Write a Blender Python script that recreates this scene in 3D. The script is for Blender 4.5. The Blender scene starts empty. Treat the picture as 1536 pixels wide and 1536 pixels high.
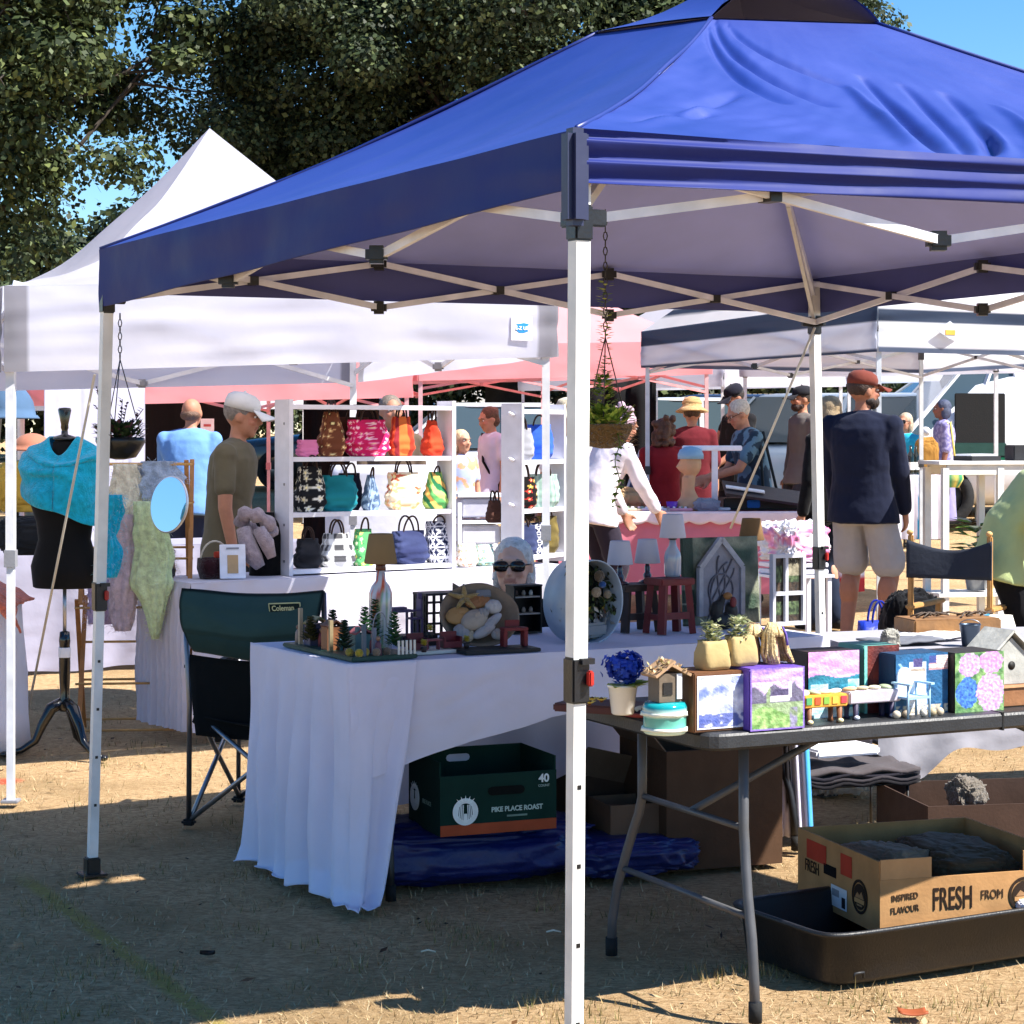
import bpy, bmesh, math, random
import numpy as np
from mathutils import Vector, Matrix, Euler, noise
random.seed(7); rng = np.random.default_rng(7)
sin, cos, pi, R = math.sin, math.cos, math.pi, math.radians
# ---------------------------------------------------------------- camera model (lens + shift), used to lay the place out
FP, CX, HY, CH = 3111.0, 768.0, 650.0, 1.46
def P(px, py, Y): return Vector(((px-CX)*Y/FP, Y, CH-(py-HY)*Y/FP))
def gz(Y): return 0.025*max(0.0, Y-12.0)
def XY(px, Y): return Vector(((px-CX)*Y/FP, Y, gz(Y)))
def ZY(py, Y): return CH-(py-HY)*Y/FP
SC = bpy.context.scene; COL = SC.collection
world = bpy.data.worlds.new("World"); SC.world = world; world.use_nodes = True

def lin(h):
    if not isinstance(h, str): return tuple(h)[:3]
    v = [int(h[i:i+2], 16)/255 for i in (0, 2, 4)]
    return tuple(x/12.92 if x <= .04045 else ((x+.055)/1.055)**2.4 for x in v)
def mixc(a, b, t):
    t = max(0, min(1, t)); return tuple(a[i]*(1-t)+b[i]*t for i in range(3))
def nz(x, y=0., z=0., s=1.): return noise.noise(Vector((x*s, y*s, z*s)))

# ---------------------------------------------------------------- materials: finishes that take the thing's own colour from "Col"
MATS = {}
def finish(name, rough=.8, metal=0, var=.25, vscale=14, bump=.15, bscale=60, sheen=0, trans=0, spec=.5, coat=0, weave=False, dirt=0):
    if name in MATS: return MATS[name]
    m = bpy.data.materials.new(name); m.use_nodes = True; N = m.node_tree.nodes; L = m.node_tree.links
    b = N['Principled BSDF']; out = N['Material Output']
    at = N.new('ShaderNodeAttribute'); at.attribute_name = 'Col'
    tc = N.new('ShaderNodeTexCoord')
    n1 = N.new('ShaderNodeTexNoise'); n1.inputs['Scale'].default_value = vscale; n1.inputs['Detail'].default_value = 5
    L.new(tc.outputs['Object'], n1.inputs['Vector'])
    mr = N.new('ShaderNodeMapRange'); mr.inputs[1].default_value = .25; mr.inputs[2].default_value = .75
    mr.inputs[3].default_value = 1-var; mr.inputs[4].default_value = 1+var*.6
    L.new(n1.outputs['Fac'], mr.inputs[0])
    mx = N.new('ShaderNodeVectorMath'); mx.operation = 'SCALE'
    L.new(at.outputs['Color'], mx.inputs[0]); L.new(mr.outputs[0], mx.inputs['Scale'])
    L.new(mx.outputs[0], b.inputs['Base Color'])
    b.inputs['Roughness'].default_value = rough; b.inputs['Metallic'].default_value = metal
    b.inputs['Specular IOR Level'].default_value = spec
    if sheen: b.inputs['Sheen Weight'].default_value = sheen; b.inputs['Sheen Roughness'].default_value = .4
    if coat: b.inputs['Coat Weight'].default_value = coat
    if rough < .7:
        rr = N.new('ShaderNodeMapRange'); rr.inputs[3].default_value = rough*.8; rr.inputs[4].default_value = min(1, rough*1.35)
        L.new(n1.outputs['Fac'], rr.inputs[0]); L.new(rr.outputs[0], b.inputs['Roughness'])
    if bump:
        n2 = N.new('ShaderNodeTexNoise'); n2.inputs['Scale'].default_value = bscale; n2.inputs['Detail'].default_value = 4
        L.new(tc.outputs['Object'], n2.inputs['Vector'])
        bp = N.new('ShaderNodeBump'); bp.inputs['Strength'].default_value = bump; bp.inputs['Distance'].default_value = .01
        L.new(n2.outputs['Fac'], bp.inputs['Height']); L.new(bp.outputs[0], b.inputs['Normal'])
    if trans:
        t = N.new('ShaderNodeBsdfTranslucent'); L.new(mx.outputs[0], t.inputs['Color'])
        ms = N.new('ShaderNodeMixShader'); ms.inputs[0].default_value = trans
        L.new(b.outputs[0], ms.inputs[1]); L.new(t.outputs[0], ms.inputs[2]); L.new(ms.outputs[0], out.inputs['Surface'])
    MATS[name] = m; return m
cloth = finish('woven_cloth', .95, var=.12, vscale=9, bump=.2, bscale=35, sheen=.1, spec=.2)
linen = finish('thin_linen', .95, var=.06, vscale=5, bump=.35, bscale=14, trans=.22, spec=.15)
tentfab = finish('tent_fabric', .6, var=.06, vscale=3, bump=.5, bscale=5, trans=.58, spec=.4)
nylon = finish('coated_nylon', .45, var=.1, vscale=3, bump=.35, bscale=6, spec=.9)
nylon.node_tree.nodes['Principled BSDF'].inputs['IOR'].default_value = 1.45
valfab = finish('valance_nylon', .6, var=.12, vscale=5, bump=.3, bscale=7, spec=.3)
lining = finish('silvered_lining', .65, var=.1, vscale=4, bump=.3, bscale=5, spec=.3)
wool = finish('fluffy_wool', 1., var=.3, vscale=40, bump=1., bscale=120, sheen=.5, spec=.1, trans=.25)
paint = finish('painted_wood', .55, var=.12, vscale=12, bump=.12, bscale=50)
wood = finish('bare_wood', .6, var=.3, vscale=20, bump=.25, bscale=40)
card = finish('cardboard', .85, var=.22, vscale=11, bump=.1, bscale=90, spec=.2)
artm = finish('dry_brush_paint', .6, var=.28, vscale=70, bump=.35, bscale=120)
plast = finish('moulded_plastic', .35, var=.12, vscale=25, bump=.1, bscale=120)
blackp = finish('worn_plastic', .45, var=.35, vscale=12, bump=.15, bscale=150)
metal = finish('galvanised_metal', .35, metal=.9, var=.2, vscale=15, bump=.08, bscale=30)
steel = finish('powder_coated_steel', .4, var=.2, vscale=11, bump=.05, bscale=60)
gloss = finish('glazed_china', .12, var=.1, vscale=10, bump=.04, bscale=30, coat=.3)
tarp = finish('crinkled_tarpaulin', .42, var=.2, vscale=10, bump=1., bscale=14)
skin = finish('skin', .55, var=.12, vscale=30, bump=.08, bscale=90, spec=.35)
hairm = finish('hair', .55, var=.4, vscale=55, bump=.7, bscale=150)
carp = finish('car_paint', .18, var=.04, vscale=6, bump=0, coat=.6)
rubber = finish('rubber', .85, var=.25, vscale=20, bump=.2)
bark = finish('bark', .95, var=.4, vscale=6, bump=.9, bscale=12)
leafm = finish('leaves', .5, var=.25, vscale=2, bump=0, trans=.28, spec=.22)
strawm = finish('dry_straw', .9, var=.3, vscale=60, bump=0, trans=.15, spec=.2)
def special(name, col, rough=.05, metal=0, transm=0, ior=1.45):
    m = bpy.data.materials.new(name); m.use_nodes = True; b = m.node_tree.nodes['Principled BSDF']
    b.inputs['Base Color'].default_value = (*col, 1); b.inputs['Roughness'].default_value = rough
    b.inputs['Metallic'].default_value = metal; b.inputs['Transmission Weight'].default_value = transm; b.inputs['IOR'].default_value = ior
    return m
mirrorm = special('mirror_glass', (.85, .88, .9), .02, 1)
cglass = special('tinted_car_glass', (.06, .09, .11), .06)
glassm = special('clear_glass', (.9, .95, .95), .05, 0, .9)

# ---------------------------------------------------------------- mesh builder
class MB:
    def __init__(s, col='808080', M=None):
        s.v = []; s.f = []; s.c = []; s.sm = []; s.col = lin(col); s.M = M or Matrix()
    def k(s, col): s.col = lin(col); return s
    def add(s, vs, fs, smooth=False, cols=None):
        b = len(s.v); M = s.M
        s.v += [tuple(M @ Vector(v)) for v in vs]
        s.c += [lin(c) for c in cols] if cols else [s.col]*len(vs)
        s.f += [tuple(i+b for i in q) for q in fs]; s.sm += [smooth]*len(fs)
        return s
    def bm(s, bm, smooth=False):
        bm.verts.ensure_lookup_table(); bm.verts.index_update()
        s.add([v.co[:] for v in bm.verts], [[v.index for v in f.verts] for f in bm.faces], smooth); bm.free(); return s
    def box(s, c, d, rz=0, bev=0, rot=None):
        M = Matrix.Translation(c) @ (rot.to_matrix().to_4x4() if rot else Matrix.Rotation(rz, 4, 'Z'))
        x, y, z = d[0]/2, d[1]/2, d[2]/2
        if bev:
            b = bmesh.new(); bmesh.ops.create_cube(b, size=1)
            for v in b.verts: v.co = Vector((v.co.x*2*x, v.co.y*2*y, v.co.z*2*z))
            bmesh.ops.bevel(b, geom=b.edges[:], offset=min(bev, x*.9, y*.9, z*.9), segments=2, affect='EDGES')
            b.transform(M); return s.bm(b)
        vs = [M @ Vector((sx*x, sy*y, sz*z)) for sz in (-1, 1) for sy in (-1, 1) for sx in (-1, 1)]
        return s.add(vs, [(0, 2, 3, 1), (4, 5, 7, 6), (0, 1, 5, 4), (2, 6, 7, 3), (0, 4, 6, 2), (1, 3, 7, 5)])
    def bar(s, a, b, w, h=None, bev=0):       # square section bar between two points
        a, b = Vector(a), Vector(b); d = b-a
        q = d.to_track_quat('Z', 'Y') if abs(d.normalized().z) < .999 else Euler((0, 0, 0)).to_quaternion()
        return s.box((a+b)/2, (w, h or w, d.length), rot=q.to_euler(), bev=bev)
    def tube(s, pts, r, n=8, cap=True):
        pts = [Vector(p) for p in pts]; k = len(pts); rs = r if isinstance(r, (list, tuple)) else [r]*k
        vs = []; up = None
        for i, p in enumerate(pts):
            t = (pts[min(i+1, k-1)]-pts[max(i-1, 0)]).normalized()
            if up is None:
                up = Vector((0, 0, 1)) if abs(t.z) < .9 else Vector((1, 0, 0))
            x = up.cross(t)
            if x.length < 1e-4: x = t.orthogonal()
            x.normalize(); y = t.cross(x); up = y
            vs += [p+(x*cos(2*pi*j/n)+y*sin(2*pi*j/n))*rs[i] for j in range(n)]
        fs = [(i*n+j, i*n+(j+1) % n, (i+1)*n+(j+1) % n, (i+1)*n+j) for i in range(k-1) for j in range(n)]
        if cap: fs += [tuple(range(n-1, -1, -1)), tuple(range((k-1)*n, k*n))]
        return s.add(vs, fs, True)
    def lathe(s, prof, n=24, c=(0, 0, 0), cols=None, wob=0):
        c = Vector(c); vs = []; cc = []
        for i, (r, z) in enumerate(prof):
            for j in range(n):
                a = 2*pi*j/n; rr = r*(1+wob*nz(cos(a)*2, sin(a)*2, z*9+i))
                vs.append(c+Vector((rr*cos(a), rr*sin(a), z)))
                if cols: cc.append(cols[i] if not callable(cols) else cols(a, i/(len(prof)-1)))
        k = len(prof)
        fs = [(i*n+j, i*n+(j+1) % n, (i+1)*n+(j+1) % n, (i+1)*n+j) for i in range(k-1) for j in range(n)]
        fs += [tuple(range(n-1, -1, -1)), tuple(range((k-1)*n, k*n))]
        return s.add(vs, fs, True, cc or None)
    def loft(s, rings, n=20, e=2.0, cols=None, wob=0, fold=0):  # rings: (center, rx, ry[, rotation Matrix3]); e>2 squarish
        vs = []; cc = []
        for i, rg in enumerate(rings):
            c = Vector(rg[0]); Mx = rg[3] if len(rg) > 3 else None
            for j in range(n):
                a = 2*pi*j/n; ca, sa = cos(a), sin(a)
                x = math.copysign(abs(ca)**(2/e), ca)*rg[1]; y = math.copysign(abs(sa)**(2/e), sa)*rg[2]
                if wob: q = (1+wob*nz(ca*1.7, sa*1.7, i*7/len(rings)))*(1+fold*sin(9*a+.12*i+sin(i*.3))); x *= q; y *= q
                p = Vector((x, y, 0)); vs.append(c+(Mx @ p if Mx else p))
                if cols: cc.append(cols(a, i/(len(rings)-1)))
        k = len(rings)
        fs = [(i*n+j, i*n+(j+1) % n, (i+1)*n+(j+1) % n, (i+1)*n+j) for i in range(k-1) for j in range(n)]
        fs += [tuple(range(n-1, -1, -1)), tuple(range((k-1)*n, k*n))]
        return s.add(vs, fs, True, cc or None)
    def ell(s, c, r, n=12, rot=None, col=None):
        c = Vector(c); r = (r, r, r) if isinstance(r, (int, float)) else r; m = max(6, n*2//3); vs = []
        Mx = rot.to_matrix() if rot else None
        for i in range(m+1):
            ph = pi*i/m
            for j in range(n):
                th = 2*pi*j/n; p = Vector((r[0]*sin(ph)*cos(th), r[1]*sin(ph)*sin(th), -r[2]*cos(ph)))
                vs.append(c+(Mx @ p if Mx else p))
        fs = [(i*n+j, i*n+(j+1) % n, (i+1)*n+(j+1) % n, (i+1)*n+j) for i in range(m) for j in range(n)]
        return s.add(vs, fs, True, [col]*len(vs) if col else None)
    def cone(s, a, b, ra, rb, n=12):            # capsule: closed tapered limb with round ends
        a, b = Vector(a), Vector(b); s.ell(a, ra, n); s.ell(b, rb, n)
        return s.tube([a, b], [ra, rb], n)
    def grid(s, fn, nu, nv, cf=None, smooth=True, thick=0):
        vs = [Vector(fn(i/nu, j/nv)) for j in range(nv+1) for i in range(nu+1)]; w = nu+1
        cc = [cf(i/nu, j/nv) for j in range(nv+1) for i in range(nu+1)] if cf else None
        fs = [(j*w+i, j*w+i+1, (j+1)*w+i+1, (j+1)*w+i) for j in range(nv) for i in range(nu)]
        if thick:
            nr = [Vector()]*0; nrm = [Vector() for _ in vs]
            for q in fs:
                nn = (vs[q[1]]-vs[q[0]]).cross(vs[q[3]]-vs[q[0]])
                for i in q: nrm[i] += nn
            k = len(vs); vs = vs+[v-(nrm[i].normalized()*thick if nrm[i].length else Vector()) for i, v in enumerate(vs)]
            back = [tuple(k+i for i in reversed(q)) for q in fs]
            rim = [i for i in range(w)]+[(j+1)*w-1 for j in range(1, nv+1)]+[nv*w+i for i in range(nu-1, -1, -1)]+[j*w for j in range(nv-1, 0, -1)]
            fs = fs+back+[(rim[(i+1) % len(rim)], rim[i], rim[i]+k, rim[(i+1) % len(rim)]+k) for i in range(len(rim))]
            if cc: cc = cc+cc
        return s.add(vs, fs, smooth, cc)
    def prism(s, pts, z0, z1, cols=None):        # outline in xy extruded along z
        n = len(pts); vs = [(x, y, z0) for x, y in pts]+[(x, y, z1) for x, y in pts]
        fs = [tuple(range(n-1, -1, -1)), tuple(range(n, 2*n))]+[(i, (i+1) % n, n+(i+1) % n, n+i) for i in range(n)]
        return s.add(vs, fs)
    def leaf(s, p, d, up, L, w):
        p, d = Vector(p), Vector(d).normalized(); x = d.cross(Vector(up)); x = (x if x.length > .01 else d.orthogonal()).normalized()
        n = x.cross(d)
        return s.add([p, p+d*L*.45+x*w+n*L*.06, p+d*L, p+d*L*.45-x*w+n*L*.06], [(0, 1, 2, 3)], True)
    def mesh(s, name):
        me = bpy.data.meshes.new(name); me.from_pydata(s.v, [], s.f); me.update()
        me.polygons.foreach_set('use_smooth', s.sm)
        a = me.color_attributes.new('Col', 'FLOAT_COLOR', 'POINT')
        c = np.ones((len(s.v), 4), np.float32); c[:, :3] = s.c; a.data.foreach_set('color', c.ravel()); return me
    def build(s, name, m, parent=None, world=False, label=None):
        if world and parent is not None:
            q = parent; X = Matrix()
            while q is not None: X = q.matrix_basis @ X; q = q.parent
            Xi = X.inverted(); s.v = [tuple(Xi @ Vector(v)) for v in s.v]
        o = bpy.data.objects.new(name, s.mesh(name)); o.data.materials.append(m); COL.objects.link(o)
        if parent is not None: o.parent = parent
        if label: o['label'] = label
        return o
def tag(o, label, cat, group=None):
    o['label'] = label; o['category'] = cat
    if group: o['group'] = group
    return o
def thing(name, label, cat, loc=(0, 0, 0), rz=0, group=None):
    o = bpy.data.objects.new(name, None); COL.objects.link(o); o.location = loc; o.rotation_euler = (0, 0, rz)
    o.empty_display_size = .1; return tag(o, label, cat, group)
def single(name, mb, m, label, cat, loc=None, rz=0, group=None):
    """one-mesh thing: built either in its own frame (loc given) or in world coordinates (origin moved to its base)"""
    if loc is None:
        a = np.array(s_v := mb.v); c = Vector(((a[:, 0].min()+a[:, 0].max())/2, (a[:, 1].min()+a[:, 1].max())/2, a[:, 2].min()))
        mb.v = [tuple(Vector(v)-c) for v in s_v]; loc = c
    o = mb.build(name, m); o.location = loc; o.rotation_euler = (0, 0, rz); return tag(o, label, cat, group)
def struct(o, kind='structure'): o['kind'] = kind; return o
def copy_tree(o, parent=None):
    c = o.copy(); COL.objects.link(c); c.parent = parent
    for ch in list(o.children): copy_tree(ch, c)
    return c
def words(name, body, size, loc, rot, m, parent, col='111111', ext=.0008, sx=1, bold=0, world=False, curve=None):
    cu = bpy.data.curves.new(name, 'FONT'); cu.body = body; cu.size = size; cu.extrude = ext; cu.align_x = 'CENTER'; cu.align_y = 'CENTER'; cu.offset = bold
    o = bpy.data.objects.new('t', cu); COL.objects.link(o); dg = bpy.context.evaluated_depsgraph_get()
    me = bpy.data.meshes.new_from_object(o.evaluated_get(dg)); bpy.data.objects.remove(o)
    mb = MB(col, Matrix.Translation(loc) @ Euler(rot).to_matrix().to_4x4() @ Matrix.Diagonal((sx, 1, 1, 1)))
    mb.add([v.co[:] for v in me.vertices], [tuple(p.vertices) for p in me.polygons]); bpy.data.meshes.remove(me)
    return mb.build(name, m, parent, world)
def blob(mb, voxel, smooth=3, wrinkle=0, wscale=9, colfn=None, col=None, dense=True):
    """fuse the closed shapes of mb into one continuous skin"""
    o = bpy.data.objects.new('b', mb.mesh('b')); COL.objects.link(o)
    r = o.modifiers.new('r', 'REMESH'); r.mode = 'VOXEL'; r.voxel_size = voxel
    if smooth: q = o.modifiers.new('s', 'SMOOTH'); q.iterations = smooth; q.factor = .5
    dg = bpy.context.evaluated_depsgraph_get(); me = bpy.data.meshes.new_from_object(o.evaluated_get(dg)); bpy.data.objects.remove(o)
    n = MB(col or mb.col); vs = [v.co.copy() for v in me.vertices]
    if wrinkle:
        for i, v in enumerate(me.vertices):
            p = v.co; w = nz(p.x*1.2, p.y*1.2, p.z*.6, wscale)+.5*nz(p.x, p.y, p.z+7, wscale*2.3)
            vs[i] = p+v.normal*wrinkle*w
    n.add(vs, [tuple(p.vertices) for p in me.polygons], True, [colfn(v) for v in vs] if colfn else None)
    bpy.data.meshes.remove(me); return n
def fuzz(b, n, L, col, w=.0016):
    r_ = random.Random(len(b.v)); vs = b.v; c0 = sum((Vector(v) for v in vs), Vector())/len(vs)
    for k in range(n):
        p = Vector(r_.choice(vs)); d = Vector((p.x-c0.x, p.y-c0.y, 0)).normalized()+Vector((r_.gauss(0, .7), r_.gauss(0, .5), r_.gauss(-.2, .7))); b.k(mixc(lin(col), lin('ffffff'), r_.random()*.35)); b.leaf(p, d, (0, 0, 1), L*(.5+r_.random()), w)
# ---------------------------------------------------------------- camera, sun, sky
cam = bpy.data.cameras.new('camera'); co = bpy.data.objects.new('camera', cam); COL.objects.link(co)
co.location = (0, 0, CH); co.rotation_euler = (R(90), 0, 0); cam.sensor_width = 36; cam.lens = 36*FP/1536
cam.shift_y = -(768-HY)/1536; cam.clip_start = .05; cam.clip_end = 2000; SC.camera = co
SUNV = Vector((.76, -.30, 1.0)).normalized(); EL = math.asin(SUNV.z)
sl = bpy.data.lights.new('sun', 'SUN'); sl.energy = 5.0; sl.angle = R(.5); sl.color = (1, .955, .88)
so = bpy.data.objects.new('sun', sl); COL.objects.link(so); so.rotation_euler = SUNV.to_track_quat('Z', 'Y').to_euler(); so.location = (8, -4, 12)
wn = world.node_tree.nodes; wl = world.node_tree.links; bg = wn['Background']
sky = wn.new('ShaderNodeTexSky'); sky.sky_type = 'NISHITA'; sky.sun_disc = False; sky.sun_elevation = EL
sky.sun_rotation = math.atan2(SUNV.x, SUNV.y); sky.air_density = 1.0; sky.dust_density = 0; sky.ozone_density = 5; sky.altitude = 0
hsv = wn.new('ShaderNodeHueSaturation'); hsv.inputs['Saturation'].default_value = 1.25; hsv.inputs['Value'].default_value = 1.1; wl.new(sky.outputs[0], hsv.inputs['Color']); wl.new(hsv.outputs[0], bg.inputs['Color']); bg.inputs['Strength'].default_value = .075
SC.view_settings.view_transform = 'Standard'; SC.view_settings.look = 'None'; SC.view_settings.exposure = 1.3; SC.view_settings.gamma = 1
SC.cycles.max_bounces = 8; SC.cycles.diffuse_bounces = 4; SC.cycles.transparent_max_bounces = 8

# ---------------------------------------------------------------- ground
def ground_mat():
    m = bpy.data.materials.new('dry_lawn'); m.use_nodes = True; N = m.node_tree.nodes; L = m.node_tree.links; b = N['Principled BSDF']
    tc = N.new('ShaderNodeTexCoord')
    def nt(sc, det=6, rough=.6, mp=None):
        n = N.new('ShaderNodeTexNoise'); n.inputs['Scale'].default_value = sc; n.inputs['Detail'].default_value = det; n.inputs['Roughness'].default_value = rough
        if mp:
            q = N.new('ShaderNodeMapping'); q.inputs['Scale'].default_value = mp; q.inputs['Rotation'].default_value = (0, 0, .4)
            L.new(tc.outputs['Object'], q.inputs[0]); L.new(q.outputs[0], n.inputs['Vector'])
        else: L.new(tc.outputs['Object'], n.inputs['Vector'])
        return n
    def ramp(src, pts):
        r = N.new('ShaderNodeValToRGB'); e = r.color_ramp.elements
        while len(e) < len(pts): e.new(.5)
        for i, (p, c) in enumerate(pts): e[i].position = p; e[i].color = (*lin(c), 1)
        L.new(src, r.inputs[0]); return r
    def mix(fac, a, c):
        x = N.new('ShaderNodeMixRGB'); L.new(a, x.inputs[1])
        if isinstance(c, str): x.inputs[2].default_value = (*lin(c), 1)
        else: L.new(c, x.inputs[2])
        L.new(fac, x.inputs[0]) if not isinstance(fac, float) else setattr(x.inputs[0], 'default_value', fac); return x.outputs[0]
    def rng_(src, a, c, d=0., e=1.):
        q = N.new('ShaderNodeMapRange'); q.inputs[1].default_value = a; q.inputs[2].default_value = c; q.inputs[3].default_value = d; q.inputs[4].default_value = e
        L.new(src, q.inputs[0]); return q.outputs[0]
    fine = nt(38, 8, .75, (1, 2.2, 1)); big = nt(1.3, 5); mid = nt(7, 6, .7)
    col = ramp(fine.outputs[0], [(.26, '72583e'), (.44, 'b4926a'), (.58, 'd4b48a'), (.75, 'e8d0a6')]).outputs[0]
    col = mix(rng_(big.outputs[0], .46, .66, 0, .7), col, ramp(mid.outputs[0], [(.3, '8c7250'), (.7, 'b69a70')]).outputs[0])
    col = mix(rng_(mid.outputs[0], .58, .72, 0, .7), col, '644c34')
    grn = nt(2.1, 6, .65); col = mix(rng_(grn.outputs[0], .62, .75, 0, .45), col, '6d7040')
    sep = N.new('ShaderNodeSeparateXYZ'); L.new(tc.outputs['Object'], sep.inputs[0])
    def mth(op, a, c):
        q = N.new('ShaderNodeMath'); q.operation = op
        for i, v in enumerate((a, c)):
            if isinstance(v, (int, float)): q.inputs[i].default_value = v
            elif v is not None: L.new(v, q.inputs[i])
        return q.outputs[0]
    # faded yellow marking line sprayed on the grass
    ax, ay, bx, by = -1.66, 6.95, -.62, 4.97; d = math.hypot(bx-ax, by-ay); nx, ny = (by-ay)/d, -(bx-ax)/d
    dist = mth('ABSOLUTE', mth('SUBTRACT', mth('ADD', mth('MULTIPLY', sep.outputs[0], nx), mth('MULTIPLY', sep.outputs[1], ny)), ax*nx+ay*ny), 0)
    dn = mth('ADD', dist, mth('MULTIPLY', mth('SUBTRACT', mid.outputs[0], .5), .05))
    seg = mth('MULTIPLY', rng_(sep.outputs[1], 6.7, 6.95, 1, 0), rng_(dn, .015, .042, .62, 0))
    col = mix(mth('MULTIPLY', seg, rng_(fine.outputs[0], .3, .6)), col, 'a8a02a')
    # red sprayed dot at left
    r2 = mth('SQRT', mth('ADD', mth('POWER', mth('SUBTRACT', sep.outputs[0], -2.15), 2.), mth('POWER', mth('SUBTRACT', sep.outputs[1], 8.8), 2.)), 0)
    col = mix(rng_(mth('ADD', r2, mth('MULTIPLY', mid.outputs[0], .08)), .08, .13, .85, 0), col, 'd8503c')
    L.new(col, b.inputs['Base Color']); b.inputs['Roughness'].default_value = .95; b.inputs['Specular IOR Level'].default_value = .075
    bp = N.new('ShaderNodeBump'); bp.inputs['Strength'].default_value = .9; bp.inputs['Distance'].default_value = .03
    L.new(fine.outputs[0], bp.inputs['Height']); L.new(bp.outputs[0], b.inputs['Normal']); return m
gm = ground_mat()
def gh(x, y):
    return gz(y)+.012*nz(x, y, 0, .9)+.008*nz(x, y, 3, 3.1)-.015
g = MB(); ys = [-30, -8, 0, 3]+[3+.12*i for i in range(1, 70)]+[12, 14, 17, 20, 26, 34, 45, 70, 130, 300, 900]
xs = [-600, -150, -60, -30, -15, -8, -5]+[-4+.14*i for i in range(58)]+[5, 8, 15, 30, 60, 150, 600]
g.v = [(x, y, gh(x, y) if y < 40 else gz(min(y, 60))) for y in ys for x in xs]; w = len(xs)
g.f = [(j*w+i, j*w+i+1, (j+1)*w+i+1, (j+1)*w+i) for j in range(len(ys)-1) for i in range(w-1)]; g.sm = [True]*len(g.f); g.c = [g.col]*len(g.v)
struct(g.build('ground', gm))
# dry grass blades: one mass nobody could count
def quads(name, pos, dirv, side, L, W, cols, m, tri=False):
    n = len(pos); a = pos-side*W[:, None]; b_ = pos+side*W[:, None]; c_ = pos+dirv*L[:, None]
    if tri: V = np.stack([a, b_, c_], 1); k = 3
    else: V = np.stack([pos, pos+dirv*L[:, None]*.5+side*W[:, None], c_, pos+dirv*L[:, None]*.5-side*W[:, None]], 1); k = 4
    me = bpy.data.meshes.new(name); me.vertices.add(n*k); me.vertices.foreach_set('co', V.reshape(-1).astype(np.float32))
    me.loops.add(n*k); me.loops.foreach_set('vertex_index', np.arange(n*k, dtype=np.int32)); me.polygons.add(n)
    me.polygons.foreach_set('loop_start', np.arange(0, n*k, k, dtype=np.int32)); me.update(); me.validate()
    at = me.color_attributes.new('Col', 'FLOAT_COLOR', 'POINT'); c = np.ones((n*k, 4), np.float32); c[:, :3] = np.repeat(cols, k, 0); at.data.foreach_set('color', c.ravel())
    me.materials.append(m); return me
def unit(a): return a/np.maximum(np.linalg.norm(a, axis=-1, keepdims=True), 1e-6)
n = 90000; yy = 4.4+7.6*rng.random(n)**1.5; xx = (rng.random(n)-.5)*.62*yy
keep = np.array([noise.noise(Vector((x*2.3, y*2.3, 5))) for x, y in zip(xx, yy)]) > -.25+rng.random(n)*.35-.2; xx, yy = xx[keep], yy[keep]; n = len(xx)
pos = np.stack([xx, yy, np.array([gh(x, y) for x, y in zip(xx, yy)])-.002], 1)
az = rng.random(n)*6.283; tilt = .25+.75*rng.random(n)**.5; dv = np.stack([np.cos(az)*tilt, np.sin(az)*tilt, 1.08-tilt], 1); sd = unit(np.stack([-np.sin(az), np.cos(az), np.zeros(n)], 1))
pal = np.array([lin(c) for c in ('bca27c', 'a08a64', 'd0bc96', '86704e', '767046', 'b09a74')]); pc = pal[rng.choice(6, n, p=[.3, .22, .16, .14, .06, .12])]
gme = quads('dry_grass', pos, unit(dv), sd, .012+.03*rng.random(n)**2, .0012+.0012*rng.random(n), pc, strawm, True)
n = 26000; yy = 4.4+7*rng.random(n)**1.4; xx = (rng.random(n)-.5)*.6*yy; keep = np.array([noise.noise(Vector((x*3.1, y*3.1, 9)))+.5*noise.noise(Vector((x*9, y*9, 2))) for x, y in zip(xx, yy)]) > .34; xx, yy = xx[keep], yy[keep]; n = len(xx)
tp_ = np.stack([xx, yy, np.array([gh(x, y) for x, y in zip(xx, yy)])-.002], 1); az = rng.random(n)*6.283; tl = .2+.5*rng.random(n); tdv = unit(np.stack([np.cos(az)*tl, np.sin(az)*tl, np.ones(n)], 1)); tsd = unit(np.stack([-np.sin(az), np.cos(az), np.zeros(n)], 1))
tpal = np.array([lin(c) for c in ('8a7a4c', '6c6a3c', 'b49a6a', '7a6844')]); to_ = bpy.data.objects.new('grass_tufts', quads('grass_tufts', tp_, tdv, tsd, .02+.035*rng.random(n)**1.5, .0012+.001*rng.random(n), tpal[rng.integers(0, 4, n)], strawm, True)); COL.objects.link(to_); to_['kind'] = 'stuff'; tag(to_, 'taller tufts of dull green and straw grass across the lawn', 'grass')
n = 420; yy = 4.5+6.5*rng.random(n)**1.4; xx = (rng.random(n)-.5)*.6*yy; lp_ = np.stack([xx, yy, np.array([gh(x, y) for x, y in zip(xx, yy)])+.012], 1); az = rng.random(n)*6.283
ldv = unit(np.stack([np.cos(az), np.sin(az), .35*rng.random(n)], 1)); lsd = unit(np.stack([-np.sin(az), np.cos(az), .3*rng.random(n)], 1)); lpal = np.array([lin(c) for c in ('4a3420', '2e241a', '8a6a40', '6a4a2c', 'c8b48c', '3a3420')])
lo_ = bpy.data.objects.new('leaf_litter', quads('leaf_litter', lp_, ldv, lsd, .012+.035*rng.random(n)**2, .003+.009*rng.random(n)**2, lpal[rng.integers(0, 6, n)], leafm)); COL.objects.link(lo_); lo_['kind'] = 'stuff'; tag(lo_, 'scattered dark leaf scraps and straw bits over the trodden lawn', 'leaf litter')
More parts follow.
